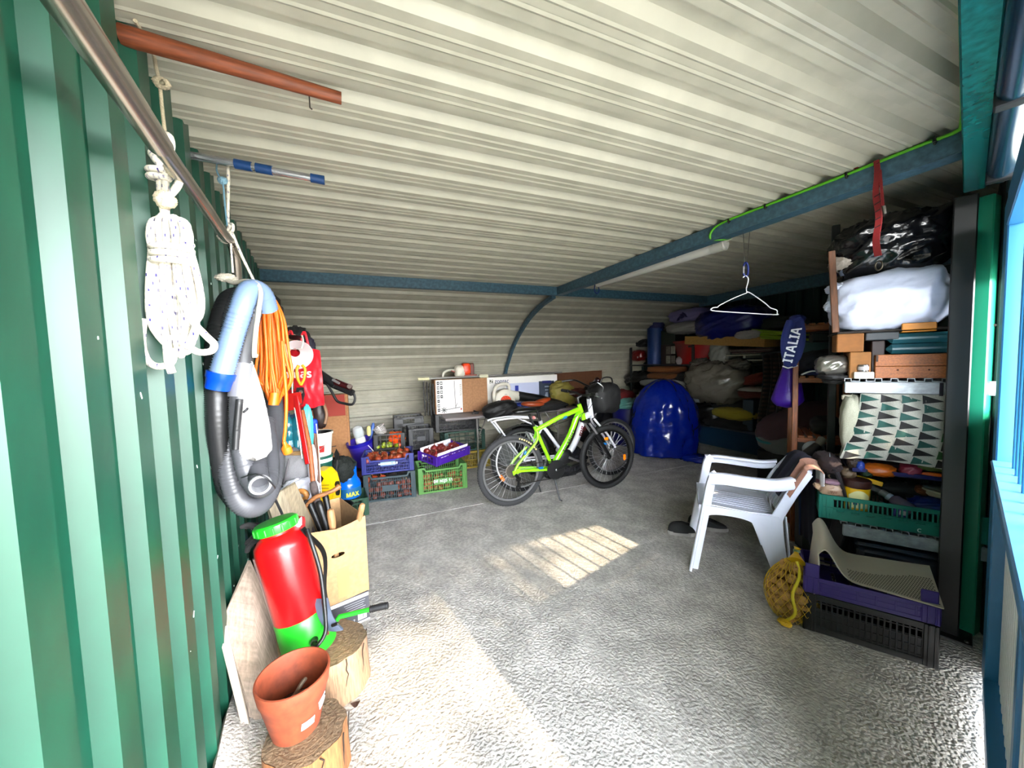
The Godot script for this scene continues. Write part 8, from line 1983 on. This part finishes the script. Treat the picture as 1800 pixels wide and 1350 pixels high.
	var sp := thing("yellow_scraper", "yellow and grey scraper slanting behind the yellow tub", "scraper", rk(Vector3(-0.198, 0.621, -0.360)))
	part("yellow_edge", nb().bar(rk(Vector3(-0.257, 0.684, -0.360)), rk(Vector3(-0.152, 0.661, -0.340)), 0.010, 0.026, Vector3.UP, 0.004), mat(Color(0.80, 0.62, 0.05), 0.4), sp)
	part("grey_body", nb().bar(rk(Vector3(-0.238, 0.648, -0.380)), rk(Vector3(-0.138, 0.606, -0.360)), 0.02, 0.03, Vector3.UP, 0.006), mat(Color(0.22, 0.21, 0.20), 0.5), sp)
	var bt := thing("grey_bottle", "translucent grey spray bottle lying in the teal crate", "bottle", rk(Vector3(-0.097, 0.588, -0.320)))
	var ba: Vector3 = rk(Vector3(-0.157, 0.615, -0.360))
	var bz: Vector3 = rk(Vector3(-0.043, 0.547, -0.290))
	part("body", nb().tube([ba.lerp(bz, 0.30), ba.lerp(bz, 0.36), ba.lerp(bz, 0.45), ba.lerp(bz, 0.92), bz], [0.016, 0.024, 0.034, 0.034, 0.026], 18), mat(Color(0.36, 0.33, 0.40), 0.25), bt)
	part("neck", nb().tube([ba, ba.lerp(bz, 0.30)], [0.020, 0.017], 14), mat(Color(0.42, 0.42, 0.40), 0.4), bt)
	part("collar", nb().tube([ba.lerp(bz, 0.22), ba.lerp(bz, 0.34)], 0.021, 14), mat(Color(0.60, 0.64, 0.68), 0.35), bt)
	solid("slate_packet", "dark slate packet standing between the yellow tub and the bottle", "packet", nb().extrude(PackedVector2Array([Vector2(-0.10, -0.06), Vector2(0.05, -0.06), Vector2(0.0, 0.065), Vector2(-0.012, 0.068)]), 0.02, Transform3D(q, rk(Vector3(-0.159, 0.515, -0.310)))), mat(Color(0.10, 0.10, 0.12), 0.6))
	var pk := thing("soap_box", "small purple and white printed box at the crate's front", "box", rk(Vector3(-0.097, 0.542, -0.290)))
	part("body", nb().box(rk(Vector3(-0.098, 0.544, -0.275)), Vector3(0.050, 0.062, 0.03), 0.002, q * Basis(Vector3.BACK, -0.1)), mat(Color(0.30, 0.24, 0.55), 0.5), pk)
	part("white_patch", nb().box(rk(Vector3(-0.089, 0.543, -0.258)), Vector3(0.026, 0.024, 0.002), 0.0005, q * Basis(Vector3.BACK, -0.1)), mat(Color(0.80, 0.72, 0.75), 0.5), pk)
	part("pump_lever", nb().bar(rk(Vector3(-0.083, 0.571, -0.260)), rk(Vector3(-0.046, 0.567, -0.260)), 0.010, 0.008), mat(Color(0.75, 0.73, 0.70), 0.5), pk)
	solid("blue_bag", "bright blue plastic bag at the right of the teal crate", "bag", nb().blob(rk(Vector3(0.053, 0.580, -0.360)), Vector3(0.10, 0.040, 0.08), 0.24, 1.7, 150, 2.6, q), mat(Color(0.01, 0.13, 0.40), 0.3, 0.0, "film"))
	var dh := thing("white_dish", "oval white plastic dish tilted above the blue bag", "dish", rk(Vector3(0.087, 0.635, -0.380)))
	part("bowl", nb().blob(rk(Vector3(0.087, 0.641, -0.380)), Vector3(0.085, 0.030, 0.05), 0.02, 1.0, 151, 2.8, q * Basis(Vector3.BACK, -0.18)), mat(Color(0.60, 0.56, 0.48), 0.4), dh)
	part("rim", nb().blob(rk(Vector3(0.084, 0.650, -0.370)), Vector3(0.088, 0.010, 0.055), 0.02, 1.0, 152, 2.8, q * Basis(Vector3.BACK, -0.18)), mat(Color(0.66, 0.62, 0.54), 0.4), dh)
	solid("brown_packet", "folded brown paper packet at the left of the white dish", "packet", nb().blob(rk(Vector3(0.005, 0.645, -0.380)), Vector3(0.026, 0.022, 0.03), 0.2, 1.6, 153, 3.0, q * Basis(Vector3.BACK, -0.6)), mat(Color(0.42, 0.22, 0.06), 0.7, 0.0, "card"))
	solid("black_pad", "black scouring cloth heaped in the middle of the teal crate", "cloth", nb().blob(rk(Vector3(-0.050, 0.609, -0.420)), Vector3(0.11, 0.05, 0.06), 0.2, 1.6, 154, 2.6, q), mat(Color(0.012, 0.012, 0.014), 0.8, 0.0, "cloth"))

	# under the lower tier
	var bin := thing("blue_tub", "slate blue plastic tub under the lower rack tier", "tub", rk(Vector3(-0.09, 0.0, -0.33)))
	part("body", rbox(nb(), -0.265, 0.16, 0.0, 0.33, -0.52, -0.235, 0.03), mat(Color(0.045, 0.09, 0.15), 0.4), bin)
	part("rim", rbox(nb(), -0.275, 0.17, 0.325, 0.352, -0.53, -0.228, 0.012), mat(Color(0.055, 0.11, 0.18), 0.4), bin)
	solid("red_lid", "dark red lid lying on the slate blue tub", "lid", rbox(nb(), -0.27, -0.12, 0.353, 0.368, -0.46, -0.30, 0.006), mat(Color(0.25, 0.01, 0.015), 0.5))
	var pcr := crate("purple_crate", "purple openwork crate on top of the black crate under the white mat", rk(Vector3(-0.288, 0.198, 0.01)), -58, 0.45, 0.30, 0.085, Color(0.17, 0.085, 0.42), {"nx": 7, "ny": 2, "rim": 0.02, "dip": 0.0, "corner": 0.06})
	var wl := B.new()
	wl.box(Vector3(0, 0.034, 0.150), Vector3(0.43, 0.066, 0.004), 0.001)
	for s in [-1, 1]: wl.box(Vector3(s * 0.20, 0.075, 0.151), Vector3(0.055, 0.15, 0.008), 0.003)
	part("solid_panel", wl, mat(Color(0.17, 0.085, 0.42), 0.45), pcr)
	org = Vector3.ZERO
	var bcr := crate("black_floor_crate", "large black plastic crate on the floor at the rack's foot", rk(Vector3(-0.288, 0.0, 0.01)), -58, 0.45, 0.30, 0.195, Color(0.005, 0.005, 0.007), {"nx": 22, "ny": 5, "rim": 0.03})
	part("slot_panel", B.new().box(Vector3(0, 0.07, 0.148), Vector3(0.43, 0.11, 0.004), 0.001), mat(Color(0.005, 0.005, 0.007), 0.45), bcr)
	org = Vector3.ZERO
	# white rubber mat thrown over the purple crate; perforated by rows of small slots
	var mb := nb()
	var ms := func(u: float, v: float) -> Vector3:
		var hump := 0.185 * exp(-pow((u - 0.13) / 0.135, 2.0)) * (1.0 - 0.25 * v)
		var x := lerpf(-0.500, -0.050, u) + 0.03 * (1.0 - v) * u
		var z := lerpf(-0.14, 0.165, v) - 0.02 * sin(u * 4.0)
		var y := 0.292 + hump + 0.050 * (1.0 - v) * pow(u, 1.5) + 0.025 * sin(PI * v) * sin(u * 6.0) * (1.0 - u)
		if u < 0.06: y -= (0.06 - u) * 3.4; x += 0.012
		return rk(Vector3(x, y, z))
	mb.sheet(func(u, w): return ms.call(u, 1.0 - w), 60, 30, 0.006)
	var mat_o := thing("rubber_mat", "off white perforated rubber mat thrown over the purple crate", "mat", rk(Vector3(-0.28, 0.28, 0.0)))
	part("sheet", mb, mat(Color(0.66, 0.63, 0.56), 0.75), mat_o)
	var holes := nb()
	for r in 16:
		for c in 34:
			var u := 0.34 + 0.019 * c + (0.0095 if r % 2 else 0.0)
			var v := 0.36 + 0.039 * r
			if u > 0.985 or v > 0.985 or v < 0.98 - u * 0.75: continue
			var p: Vector3 = ms.call(u, v)
			var tu: Vector3 = (ms.call(u + 0.01, v) - p).normalized()
			var tv: Vector3 = (ms.call(u, v + 0.01) - p).normalized()
			var nn := tv.cross(tu).normalized()
			if nn.y < 0.0: nn = -nn
			var tq := Basis(tu, nn, tu.cross(nn))
			holes.box(p + nn * 0.0005, Vector3(0.0052, 0.0014, 0.0056), 0.0004, tq)
	part("slots", holes, mat(Color(0.24, 0.22, 0.18), 0.9), mat_o).set_meta("kind", "stuff")


# ------------------------------------------------------------------ white plastic chair and what lies around it
func build_chair():
	var white := mat(Color(0.82, 0.83, 0.88), 0.30)
	# local axes: +z the way the chair faces, x across
	var turn := deg_to_rad(222.0)
	var at := Vector3(2.36, 0, -1.68)
	var ch := local("plastic_chair", "white moulded plastic armchair facing the bicycles", "chair", at, Vector3(0, turn, 0))
	var w := 0.235       # half width at the arms
	part("seat", B.new().sheet(func(u, v): return Vector3((u - 0.5) * 0.46, 0.425 - 0.035 * v + 0.020 * pow(absf(u - 0.5) * 2.0, 3.0) - 0.018 * pow(maxf(0.0, 0.12 - v) / 0.12, 2.0), lerpf(0.235, -0.20, v)), 20, 16, 0.006), white, ch)
	for k in 9: part("seat_groove", B.new().bar(Vector3(-0.16 + 0.04 * k, 0.4265, 0.19), Vector3(-0.16 + 0.04 * k, 0.397, -0.18), 0.006, 0.004, Vector3.UP, 0.001), white, ch)
	var blade := [Vector2(-0.030, -0.004), Vector2(-0.026, -0.008), Vector2(0.026, -0.008), Vector2(0.030, -0.004), Vector2(0.030, 0.004), Vector2(0.026, 0.008), Vector2(-0.026, 0.008), Vector2(-0.030, 0.004)]
	for s in [-1, 1]:
		var path := curve([Vector3(s * (w + 0.035), 0.0, 0.285), Vector3(s * (w + 0.012), 0.40, 0.215), Vector3(s * (w + 0.005), 0.60, 0.180), Vector3(s * (w + 0.004), 0.645, 0.150)], 5)
		var lg := B.new().sweep(path, blade, Vector3(0, 0.2, 1))
		lg.sweep(path.map(func(p): return p + Vector3(-s * 0.024, 0, -0.020)), blade.map(func(p): return Vector2(p.y * 0.9, p.x * 0.85)), Vector3(0, 0.2, 1))
		part("front_leg", lg, white, ch)
		var arm := curve([Vector3(s * (w + 0.004), 0.640, 0.175), Vector3(s * (w + 0.012), 0.645, 0.08), Vector3(s * (w + 0.012), 0.635, -0.06), Vector3(s * (w - 0.004), 0.632, -0.18), Vector3(s * (w - 0.022), 0.650, -0.27)], 6)
		var ab := B.new().sweep(arm, blade)
		ab.sweep(arm.map(func(p): return p + Vector3(s * 0.024, -0.026, 0)), blade.map(func(p): return Vector2(p.y * 0.8, p.x)), Vector3.UP)
		part("arm_rest", ab, white, ch)
		part("rear_leg", B.new().sheet(func(u, v): return Vector3(s * (w - 0.012 + 0.045 * v), 0.42 * (1.0 - v), lerpf(-0.125, -0.225, v) + (u - 0.5) * 2.0 * lerpf(0.105, 0.036, pow(v, 0.55))), 8, 12, 0.006 * s), white, ch)
		part("rear_leg_flange", B.new().bar(Vector3(s * (w - 0.012), 0.42, -0.232), Vector3(s * (w + 0.033), 0.0, -0.262), 0.045, 0.007, Vector3.BACK, 0.002), white, ch)
		part("side_skirt", B.new().sheet(func(u, v): return Vector3(s * (w - 0.006), 0.432 - 0.02 * u - (0.045 + 0.10 * pow(absf(u - 0.45) / 0.55, 3.0)) * v, lerpf(0.235, -0.16, u)), 16, 3, 0.006 * s), white, ch)
		part("back_stile", B.new().sweep(curve([Vector3(s * (w - 0.015), 0.40, -0.19), Vector3(s * (w - 0.02), 0.56, -0.265), Vector3(s * (w - 0.05), 0.685, -0.345)], 5), blade, Vector3.RIGHT), white, ch)
	part("front_skirt", B.new().box(Vector3(0, 0.392, 0.232), Vector3(0.45, 0.045, 0.007), 0.002), white, ch)
	for k in 7:
		var x := -0.15 + 0.05 * k
		part("back_slat", B.new().bar(Vector3(x, 0.415, -0.205), Vector3(x * 0.9, 0.70, -0.350), 0.030, 0.007, Vector3.BACK, 0.002), white, ch)
	part("top_rail", B.new().tube(curve([Vector3(-w + 0.05, 0.685, -0.345), Vector3(-0.10, 0.715, -0.365), Vector3(0.10, 0.715, -0.365), Vector3(w - 0.05, 0.685, -0.345)], 5), 0.022, 10), white, ch)
	org = Vector3.ZERO

	# navy towel over the back, and a peach one over the near corner
	var xf := Transform3D(Basis(Vector3.UP, turn), at)
	var nt := thing("navy_towel", "navy blue towel with a lighter blue border draped over the chair back", "towel", xf * Vector3(0.05, 0.4, -0.36))
	var over := func(x: float, t: float, lift: float, d0: float, d1: float) -> Vector3:
		# over the top rail: t from the front hem (0) over the rail to the back hem (1)
		var L := d0 + d1 + 0.08
		var s := t * L
		var top := 0.738 + lift - 0.9 * x * x
		if s < d0: return Vector3(x, top - (d0 - s), -0.330 + lift * 0.3 + 0.50 * (d0 - s))
		if s < d0 + 0.08:
			var a := (s - d0) / 0.08 * PI
			return Vector3(x, top + 0.026 * sin(a), -0.365 + (0.030 + lift) * cos(a))
		return Vector3(x, top - (s - d0 - 0.08), -0.398 - lift - 0.02 * (s - d0 - 0.08))
	part("cloth", nb().sheet(func(u, v): return xf * (over.call(lerpf(0.12, -0.20, u), v, 0.0, 0.22, 0.56) + Vector3(0, 0, 0.006 * sin(u * 16.0 + v * 3.0))), 20, 30, 0.006), mat(Color(0.045, 0.04, 0.15), 0.9, 0.0, "cloth"), nt)
	part("border", nb().sheet(func(u, v): return xf * (over.call(lerpf(-0.20, -0.225, u), v, 0.0, 0.22, 0.56) + Vector3(0, 0, 0.003)), 4, 30, 0.006), mat(Color(0.06, 0.20, 0.36), 0.9, 0.0, "cloth"), nt)
	var pt := thing("peach_towel", "peach towel with a broad white stripe hung over the near corner of the chair back", "towel", xf * Vector3(0.17, 0.6, -0.36))
	var strip := func(u0: float, u1: float, c: Color):
		part("band", nb().sheet(func(u, v): return xf * (over.call(lerpf(0.225, 0.125, v), lerpf(u0, u1, u), 0.012, 0.16, 0.15) + Vector3(0.02 * (1.0 - v), 0.006 * sin(v * 9.0), 0.01 * sin(v * 7.0))), 10, 12, 0.006), mat(c, 0.9, 0.0, "cloth"), pt)
	var peach := Color(0.72, 0.52, 0.44)
	strip.call(0.0, 0.30, peach); strip.call(0.30, 0.52, peach); strip.call(0.52, 0.62, Color(0.74, 0.56, 0.48)); strip.call(0.62, 0.86, Color(0.88, 0.86, 0.86)); strip.call(0.86, 1.0, Color(0.70, 0.46, 0.52))
	var gc := thing("grey_coat", "dark grey and mauve clothes hanging down behind the chair", "clothes", xf * Vector3(0.12, 0.3, -0.45))
	part("drape", nb().sheet(func(u, v): return xf * Vector3(lerpf(0.26, 0.02, u), 0.74 - 0.50 * v, -0.44 - 0.05 * sin(PI * v) - 0.022 * sin(u * 12.0 + v * 2.0)), 20, 16, 0.010), mat(Color(0.13, 0.11, 0.13), 0.9, 0.0, "cloth"), gc)
	part("collar", nb().blob(xf * Vector3(0.13, 0.75, -0.45), Vector3(0.13, 0.05, 0.05), 0.2, 1.6, 160, 2.4, Basis(Vector3.UP, turn)), mat(Color(0.16, 0.10, 0.11), 0.9, 0.0, "cloth"), gc)
	part("white_tag", nb().sheet(func(u, v): return xf * Vector3(0.14 + 0.07 * u, 0.775 + 0.03 * v, -0.46 + 0.02 * u), 3, 3, 0.002), mat(Color(0.75, 0.82, 0.86), 0.6), gc)
	var lamp := thing("hand_vacuum", "dark handheld tool with pale nozzle lying across the clothes behind the chair", "tool", Vector3(2.903, 0.725, -1.497))
	part("body", nb().tube([Vector3(2.828, 0.684, -1.526), Vector3(2.873, 0.714, -1.509), Vector3(2.923, 0.760, -1.491)], [0.030, 0.034, 0.026], 14), mat(Color(0.06, 0.055, 0.05), 0.4), lamp)
	part("nozzle", nb().tube([Vector3(2.919, 0.756, -1.492), Vector3(2.969, 0.799, -1.485)], [0.02, 0.028], 12), mat(Color(0.45, 0.43, 0.38), 0.4), lamp)
	part("stay", nb().tube([Vector3(2.869, 0.692, -1.520), Vector3(2.912, 0.500, -1.533)], 0.008, 7), mat(Color(0.06, 0.055, 0.05), 0.5), lamp)
	solid("green_tube", "teal foam tube lying on the lower pine tier behind the chair", "tube", nb().tube([Vector3(3.03, 0.38, -1.60), Vector3(3.42, 0.37, -1.62)], 0.038, 18), mat(Color(0.02, 0.30, 0.22), 0.6))
	solid("grey_suitcase", "grey suitcase standing behind the chair against the pine shelf", "suitcase", nb().box(Vector3(2.98, 0.30, -1.45), Vector3(0.24, 0.58, 0.36), 0.04, yaw(30)), mat(Color(0.20, 0.20, 0.205), 0.6))

	# black trainers in the shade of the chair
	var sh := local("black_shoe", "black trainer with pale sole lying on the floor left of the chair", "shoe", Vector3(2.352, 0.000, -2.081), Vector3(0, deg_to_rad(-28), 0), "trainers by the chair")
	var up := B.new().grid(func(u, v):
		var a: float = u * TAU
		var c := cos(a)
		var k := sqrt(maxf(0.0, 1.0 - pow(v, 2.6)))
		var top := 0.035 + (0.062 if c < 0.0 else 0.062 * (1.0 - 0.55 * c))
		return Vector3(0.143 * c * (0.30 + 0.70 * k) - 0.045 * (1.0 - k), 0.022 + (top - 0.022) * v, -sin(a) * 0.049 * (0.30 + 0.70 * k)), 40, 12, true)
	part("upper", up, mat(Color(0.012, 0.012, 0.013), 0.75, 0.0, "cloth"), sh)
	var so := PackedVector2Array()
	for i in 30:
		var a := TAU * i / 30.0
		so.append(Vector2(cos(a) * 0.150, sin(a) * (0.054 if cos(a) > 0.0 else 0.046)))
	part("sole", B.new().extrude(so, 0.026, Transform3D(Basis(Vector3.RIGHT, -PI / 2), Vector3(0, 0.001, 0))), mat(Color(0.50, 0.48, 0.46), 0.7), sh)
	var lc := B.new()
	for k in 4: lc.tube([Vector3(0.00 + 0.022 * k, 0.074 - 0.006 * k, -0.022), Vector3(0.005 + 0.022 * k, 0.079 - 0.006 * k, 0.0), Vector3(0.0 + 0.022 * k, 0.074 - 0.006 * k, 0.022)], 0.003, 5)
	part("lace", lc, mat(Color(0.06, 0.06, 0.06), 0.8), sh)
	copy_of(sh, "black_shoe", "second black trainer lying behind the first under the chair's front leg", Vector3(2.578, 0.000, -2.079), Vector3(0, deg_to_rad(-52), 0))

	# yellow net of potatoes
	var c0 := Vector3(2.085, 0.0, -1.17)
	var net := thing("potato_net", "yellow net bag full of potatoes leaning on the black floor crate", "net bag", c0)
	var prof := func(y: float) -> float:
		var t := clampf(y / 0.30, 0.0, 1.0)
		return 0.118 * pow(sin(PI * clampf(0.17 + 0.80 * t, 0.0, 1.0)), 0.72)
	var yel := mat(Color(0.78, 0.62, 0.06), 0.5)
	var nets := nb()
	for k in 22:
		for s in [-1, 1]:
			var pts := []
			for i in 16:
				var y := 0.005 + 0.30 * i / 15.0
				var a: float = TAU * k / 22.0 + s * y * 5.0
				var r: float = prof.call(y) + 0.004
				pts.append(c0 + Vector3(r * cos(a), y, -r * sin(a)))
			nets.tube(pts, 0.0013, 4)
	part("netting", nets, yel, net).set_meta("kind", "stuff")
	part("gathered_neck", nb().tube(curve([c0 + Vector3(0.02, 0.285, 0.01), c0 + Vector3(0.055, 0.305, -0.01), c0 + Vector3(0.075, 0.325, -0.02), c0 + Vector3(0.085, 0.345, -0.02)], 4), [0.045, 0.040, 0.034, 0.028, 0.022, 0.017, 0.013, 0.010, 0.009, 0.010, 0.013, 0.016, 0.018], 12), yel, net)
	part("clip", nb().tube([c0 + Vector3(0.074, 0.322, -0.018), c0 + Vector3(0.079, 0.332, -0.02)], 0.016, 10), mat(Color(0.35, 0.45, 0.25), 0.4), net)
	var seam := []
	for i in 16:
		var y := 0.31 * (1.0 - i / 15.0)
		var a: float = -2.95 + 3.2 * y + 0.22 * sin(y * 24.0)
		var r: float = prof.call(y) + 0.007
		seam.append(c0 + Vector3(r * cos(a), y + 0.002, -r * sin(a)))
	part("seam_band", nb().tube(seam, 0.0075, 7), mat(Color(0.80, 0.72, 0.10), 0.5), net)
	part("foot_tuft", nb().blob(c0 + Vector3(-0.105, 0.012, 0.03), Vector3(0.022, 0.012, 0.028), 0.4, 2.4, 161), yel, net)
	var pm := mat(Color(0.74, 0.55, 0.30), 0.85, 0.0, "rough", {"bump": 0.12})
	var rng := RandomNumberGenerator.new()
	rng.seed = 44
	var po := local("potato", "pale brown potato inside the yellow net bag", "potato", Vector3.ZERO, Vector3.ZERO, "potatoes in the yellow net")
	part("tuber", B.new().blob(Vector3.ZERO, Vector3(0.032, 0.024, 0.026), 0.10, 1.2, 7, 2.2, Basis(), 18, 11, false), pm, po)
	part("eye", B.new().ball(Vector3(0.012, 0.020, 0.010), Vector3(0.003, 0.002, 0.003), 6, 4).ball(Vector3(-0.015, 0.012, 0.018), Vector3(0.003, 0.003, 0.002), 6, 4), mat(Color(0.30, 0.19, 0.09), 0.9), po)
	var first := true
	for row in 7:
		var y := 0.026 + 0.041 * row
		var rr: float = prof.call(y) - 0.026
		var n := maxi(3, int(rr * TAU / 0.056))
		for k in n:
			var a := TAU * (k + 0.5 * (row % 2)) / n
			var p := c0 + Vector3(rr * cos(a), y, -rr * sin(a))
			var o := po if first else copy_of(po, "potato", "", p)
			first = false
			o.position = p; o.rotation = Vector3(rng.randf_range(-0.5, 0.5), a + PI / 2 + rng.randf_range(-0.4, 0.4), rng.randf_range(-0.5, 0.5)); o.scale = Vector3.ONE * rng.randf_range(0.85, 1.08)
	org = Vector3.ZERO


# ------------------------------------------------------------------ hung from the roof beam
func build_overhead():
	var lampw := mat(Color(0.72, 0.71, 0.67), 0.35)
	var fl := thing("fluorescent_fitting", "long unlit fluorescent tube fitting fixed along the roof beam", "light fitting", Vector3(2.47, 2.2, -2.6))
	var a: Vector3 = Vector3(2.429, 2.205, -3.301)
	var b: Vector3 = Vector3(2.503, 2.205, -1.869)
	var d := (b - a).normalized()
	part("tray", nb().bar(a + Vector3(0, 0.030, 0), b + Vector3(0, 0.030, 0), 0.085, 0.03, Vector3.UP, 0.010), mat(Color(0.60, 0.58, 0.54), 0.5), fl)
	part("diffuser", nb().tube([a, a + d * 0.03, b - d * 0.03, b], [0.030, 0.042, 0.042, 0.030], 18), mat(Color(0.80, 0.79, 0.76), 0.25, 0.0, "", {"alpha": 0.9}), fl)
	var clips := nb()
	for k in 5: clips.box(a.lerp(b, 0.06 + 0.22 * k) + Vector3(-0.046, 0.022, 0), Vector3(0.012, 0.045, 0.022), 0.003)
	part("latch", clips, lampw, fl)
	part("end_cap", nb().tube([b - d * 0.11, b - d * 0.01], 0.044, 18), lampw, fl)
	part("cable_gland", nb().tube([b + Vector3(0, 0.02, 0), b + d * 0.035 + Vector3(0, 0.03, 0)], 0.014, 10), lampw, fl)
	# lime cable along the beam
	var lime := mat(Color(0.33, 0.66, 0.10), 0.4)
	var cb := thing("green_cable", "lime green cable clipped along the roof beam and up to the gate header", "cable", Vector3(2.28, 2.27, -1.2))
	part("run", nb().tube(curve([b + d * 0.03 + Vector3(0, 0.03, 0), Vector3(2.36, 2.19, -1.77), Vector3(2.285, 2.20, -1.82), Vector3(2.273, 2.25, -1.80), Vector3(2.272, 2.274, -1.70), Vector3(2.272, 2.274, -1.40), Vector3(2.272, 2.272, -1.10), Vector3(2.272, 2.274, -0.80), Vector3(2.265, 2.270, -0.70), Vector3(2.20, 2.276, -0.665), Vector3(1.95, 2.278, -0.59), Vector3(1.60, 2.276, -0.49), Vector3(1.1, 2.276, -0.345)], 5), 0.0075, 10), lime, cb)
	var ck := mat(Color(0.04, 0.05, 0.04), 0.5)
	for z in [-1.68, -1.45, -1.06, -0.76]: part("cable_clip", nb().box(Vector3(2.272, 2.272, z), Vector3(0.020, 0.022, 0.012), 0.003).ball(Vector3(2.270, 2.258, z), Vector3.ONE * 0.006, 8, 5), ck, cb)
	for x in [2.18, 1.95, 1.62]: part("cable_clip", nb().box(Vector3(x, 2.277, -0.58 - (x - 1.95) * 0.30), Vector3(0.014, 0.022, 0.022), 0.003), ck, cb)
	# red leash
	var rl := thing("red_leash", "red patterned dog leash hanging from the roof beam with a snap hook", "leash", Vector3(2.270, 1.796, -0.929))
	var rm := mat(Color(0.52, 0.03, 0.06), 0.6, 0.0, "cloth")
	part("strap", nb().sheet(func(u, w): return Vector3(2.262, 2.279, -0.943).lerp(Vector3(2.262, 1.841, -0.927), w) + Vector3(-0.004 * sin(w * 9.0), 0, (u - 0.5) * (0.020 + 0.006 * w) + 0.004 * sin(w * 13.0)), 3, 40, 0.005), rm, rl)
	part("loop_end", nb().sheet(func(u, w): return Vector3(2.262, 2.225, -0.926).lerp(Vector3(2.262, 2.062, -0.912), w) + Vector3(-0.008, 0, (u - 0.5) * 0.010), 2, 10, 0.004), rm, rl)
	part("over_beam", nb().sheet(func(u, w): return Vector3(2.262 + 0.05 * w, 2.287, -1.025 + (u - 0.5) * 0.022), 2, 4, 0.004), rm, rl)
	var mk := nb()
	for k in 12: mk.bar(Vector3(2.257, 2.256, -0.941).lerp(Vector3(2.257, 1.866, -0.925), k / 11.0) + Vector3(0, 0, -0.011), Vector3(2.257, 2.256, -0.941).lerp(Vector3(2.257, 1.866, -0.925), k / 11.0) + Vector3(0, 0.008, 0.010), 0.003, 0.004, Vector3.UP, 0.0005)
	part("weave_mark", mk, mat(Color(0.10, 0.03, 0.04), 0.8), rl)
	var hk: Vector3 = Vector3(2.262, 1.809, -0.924)
	var ring := []
	for i in 16: ring.append(hk + Vector3(0, -0.012 + 0.021 * cos(TAU * i / 16), 0.013 * sin(TAU * i / 16)))
	part("snap_hook", nb().tube(ring, 0.0032, 7, true), mat(Color(0.30, 0.28, 0.24), 0.3, 0.9), rl)
	part("side_hook", nb().tube([Vector3(2.255, 2.060, -0.909), Vector3(2.255, 2.023, -0.904)], 0.005, 7), mat(Color(0.60, 0.58, 0.55), 0.3, 0.9), rl)
	# coat hanger on a carabiner and wire
	var hg := thing("wire_hanger", "thin white wire coat hanger hanging from a blue carabiner", "hanger", Vector3(2.380, 1.666, -1.640))
	var wire := mat(Color(0.84, 0.84, 0.86), 0.35)
	part("frame", nb().tube(curve([Vector3(2.394, 1.807, -1.643), Vector3(2.316, 1.776, -1.674), Vector3(2.222, 1.732, -1.701), Vector3(2.204, 1.718, -1.707), Vector3(2.177, 1.715, -1.719), Vector3(2.172, 1.697, -1.719), Vector3(2.312, 1.683, -1.670), Vector3(2.580, 1.662, -1.577), Vector3(2.594, 1.669, -1.571), Vector3(2.592, 1.692, -1.573), Vector3(2.555, 1.708, -1.590), Vector3(2.515, 1.738, -1.599), Vector3(2.428, 1.799, -1.628), Vector3(2.398, 1.815, -1.642)], 4), 0.0032, 7), wire, hg)
	part("hook", nb().tube(curve([Vector3(2.397, 1.807, -1.642), Vector3(2.395, 1.837, -1.645), Vector3(2.408, 1.882, -1.642), Vector3(2.409, 1.908, -1.644), Vector3(2.393, 1.920, -1.651), Vector3(2.378, 1.909, -1.657)], 4), 0.0032, 7), wire, hg)
	var cr := thing("carabiner", "small blue carabiner tied to thin wires under the roof beam", "carabiner", Vector3(2.395, 1.957, -1.653))
	var rr := []
	for i in 18: rr.append(Vector3(2.398, 1.961, -1.652) + Vector3(0.919, 0, 0.39) * 0.017 * sin(TAU * i / 18) + Vector3(0, 0.046 * cos(TAU * i / 18), 0))
	part("ring", nb().tube(rr, 0.0065, 8, true), mat(Color(0.03, 0.10, 0.36), 0.35, 0.4), cr)
	part("gate_pin", nb().tube([Vector3(2.366, 1.979, -1.645), Vector3(2.364, 1.934, -1.643)], 0.005, 8), mat(Color(0.75, 0.75, 0.76), 0.3, 0.8), cr)
	part("wire", nb().tube([Vector3(2.340, 2.211, -1.633), Vector3(2.394, 2.006, -1.657)], 0.0018, 5).tube([Vector3(2.360, 2.223, -1.599), Vector3(2.407, 2.005, -1.651)], 0.0018, 5), mat(Color(0.14, 0.13, 0.12), 0.5), cr)
	var bh := thing("blue_cord_loop", "short loop of blue cord hanging from the near end of the tube fitting", "cord", Vector3(2.405, 2.120, -3.271))
	part("loop", nb().tube(curve([Vector3(2.448, 2.213, -3.367), Vector3(2.439, 2.152, -3.367), Vector3(2.460, 2.114, -3.356), Vector3(2.484, 2.144, -3.347), Vector3(2.476, 2.212, -3.355)], 5), 0.006, 7), mat(Color(0.05, 0.16, 0.42), 0.6), bh)
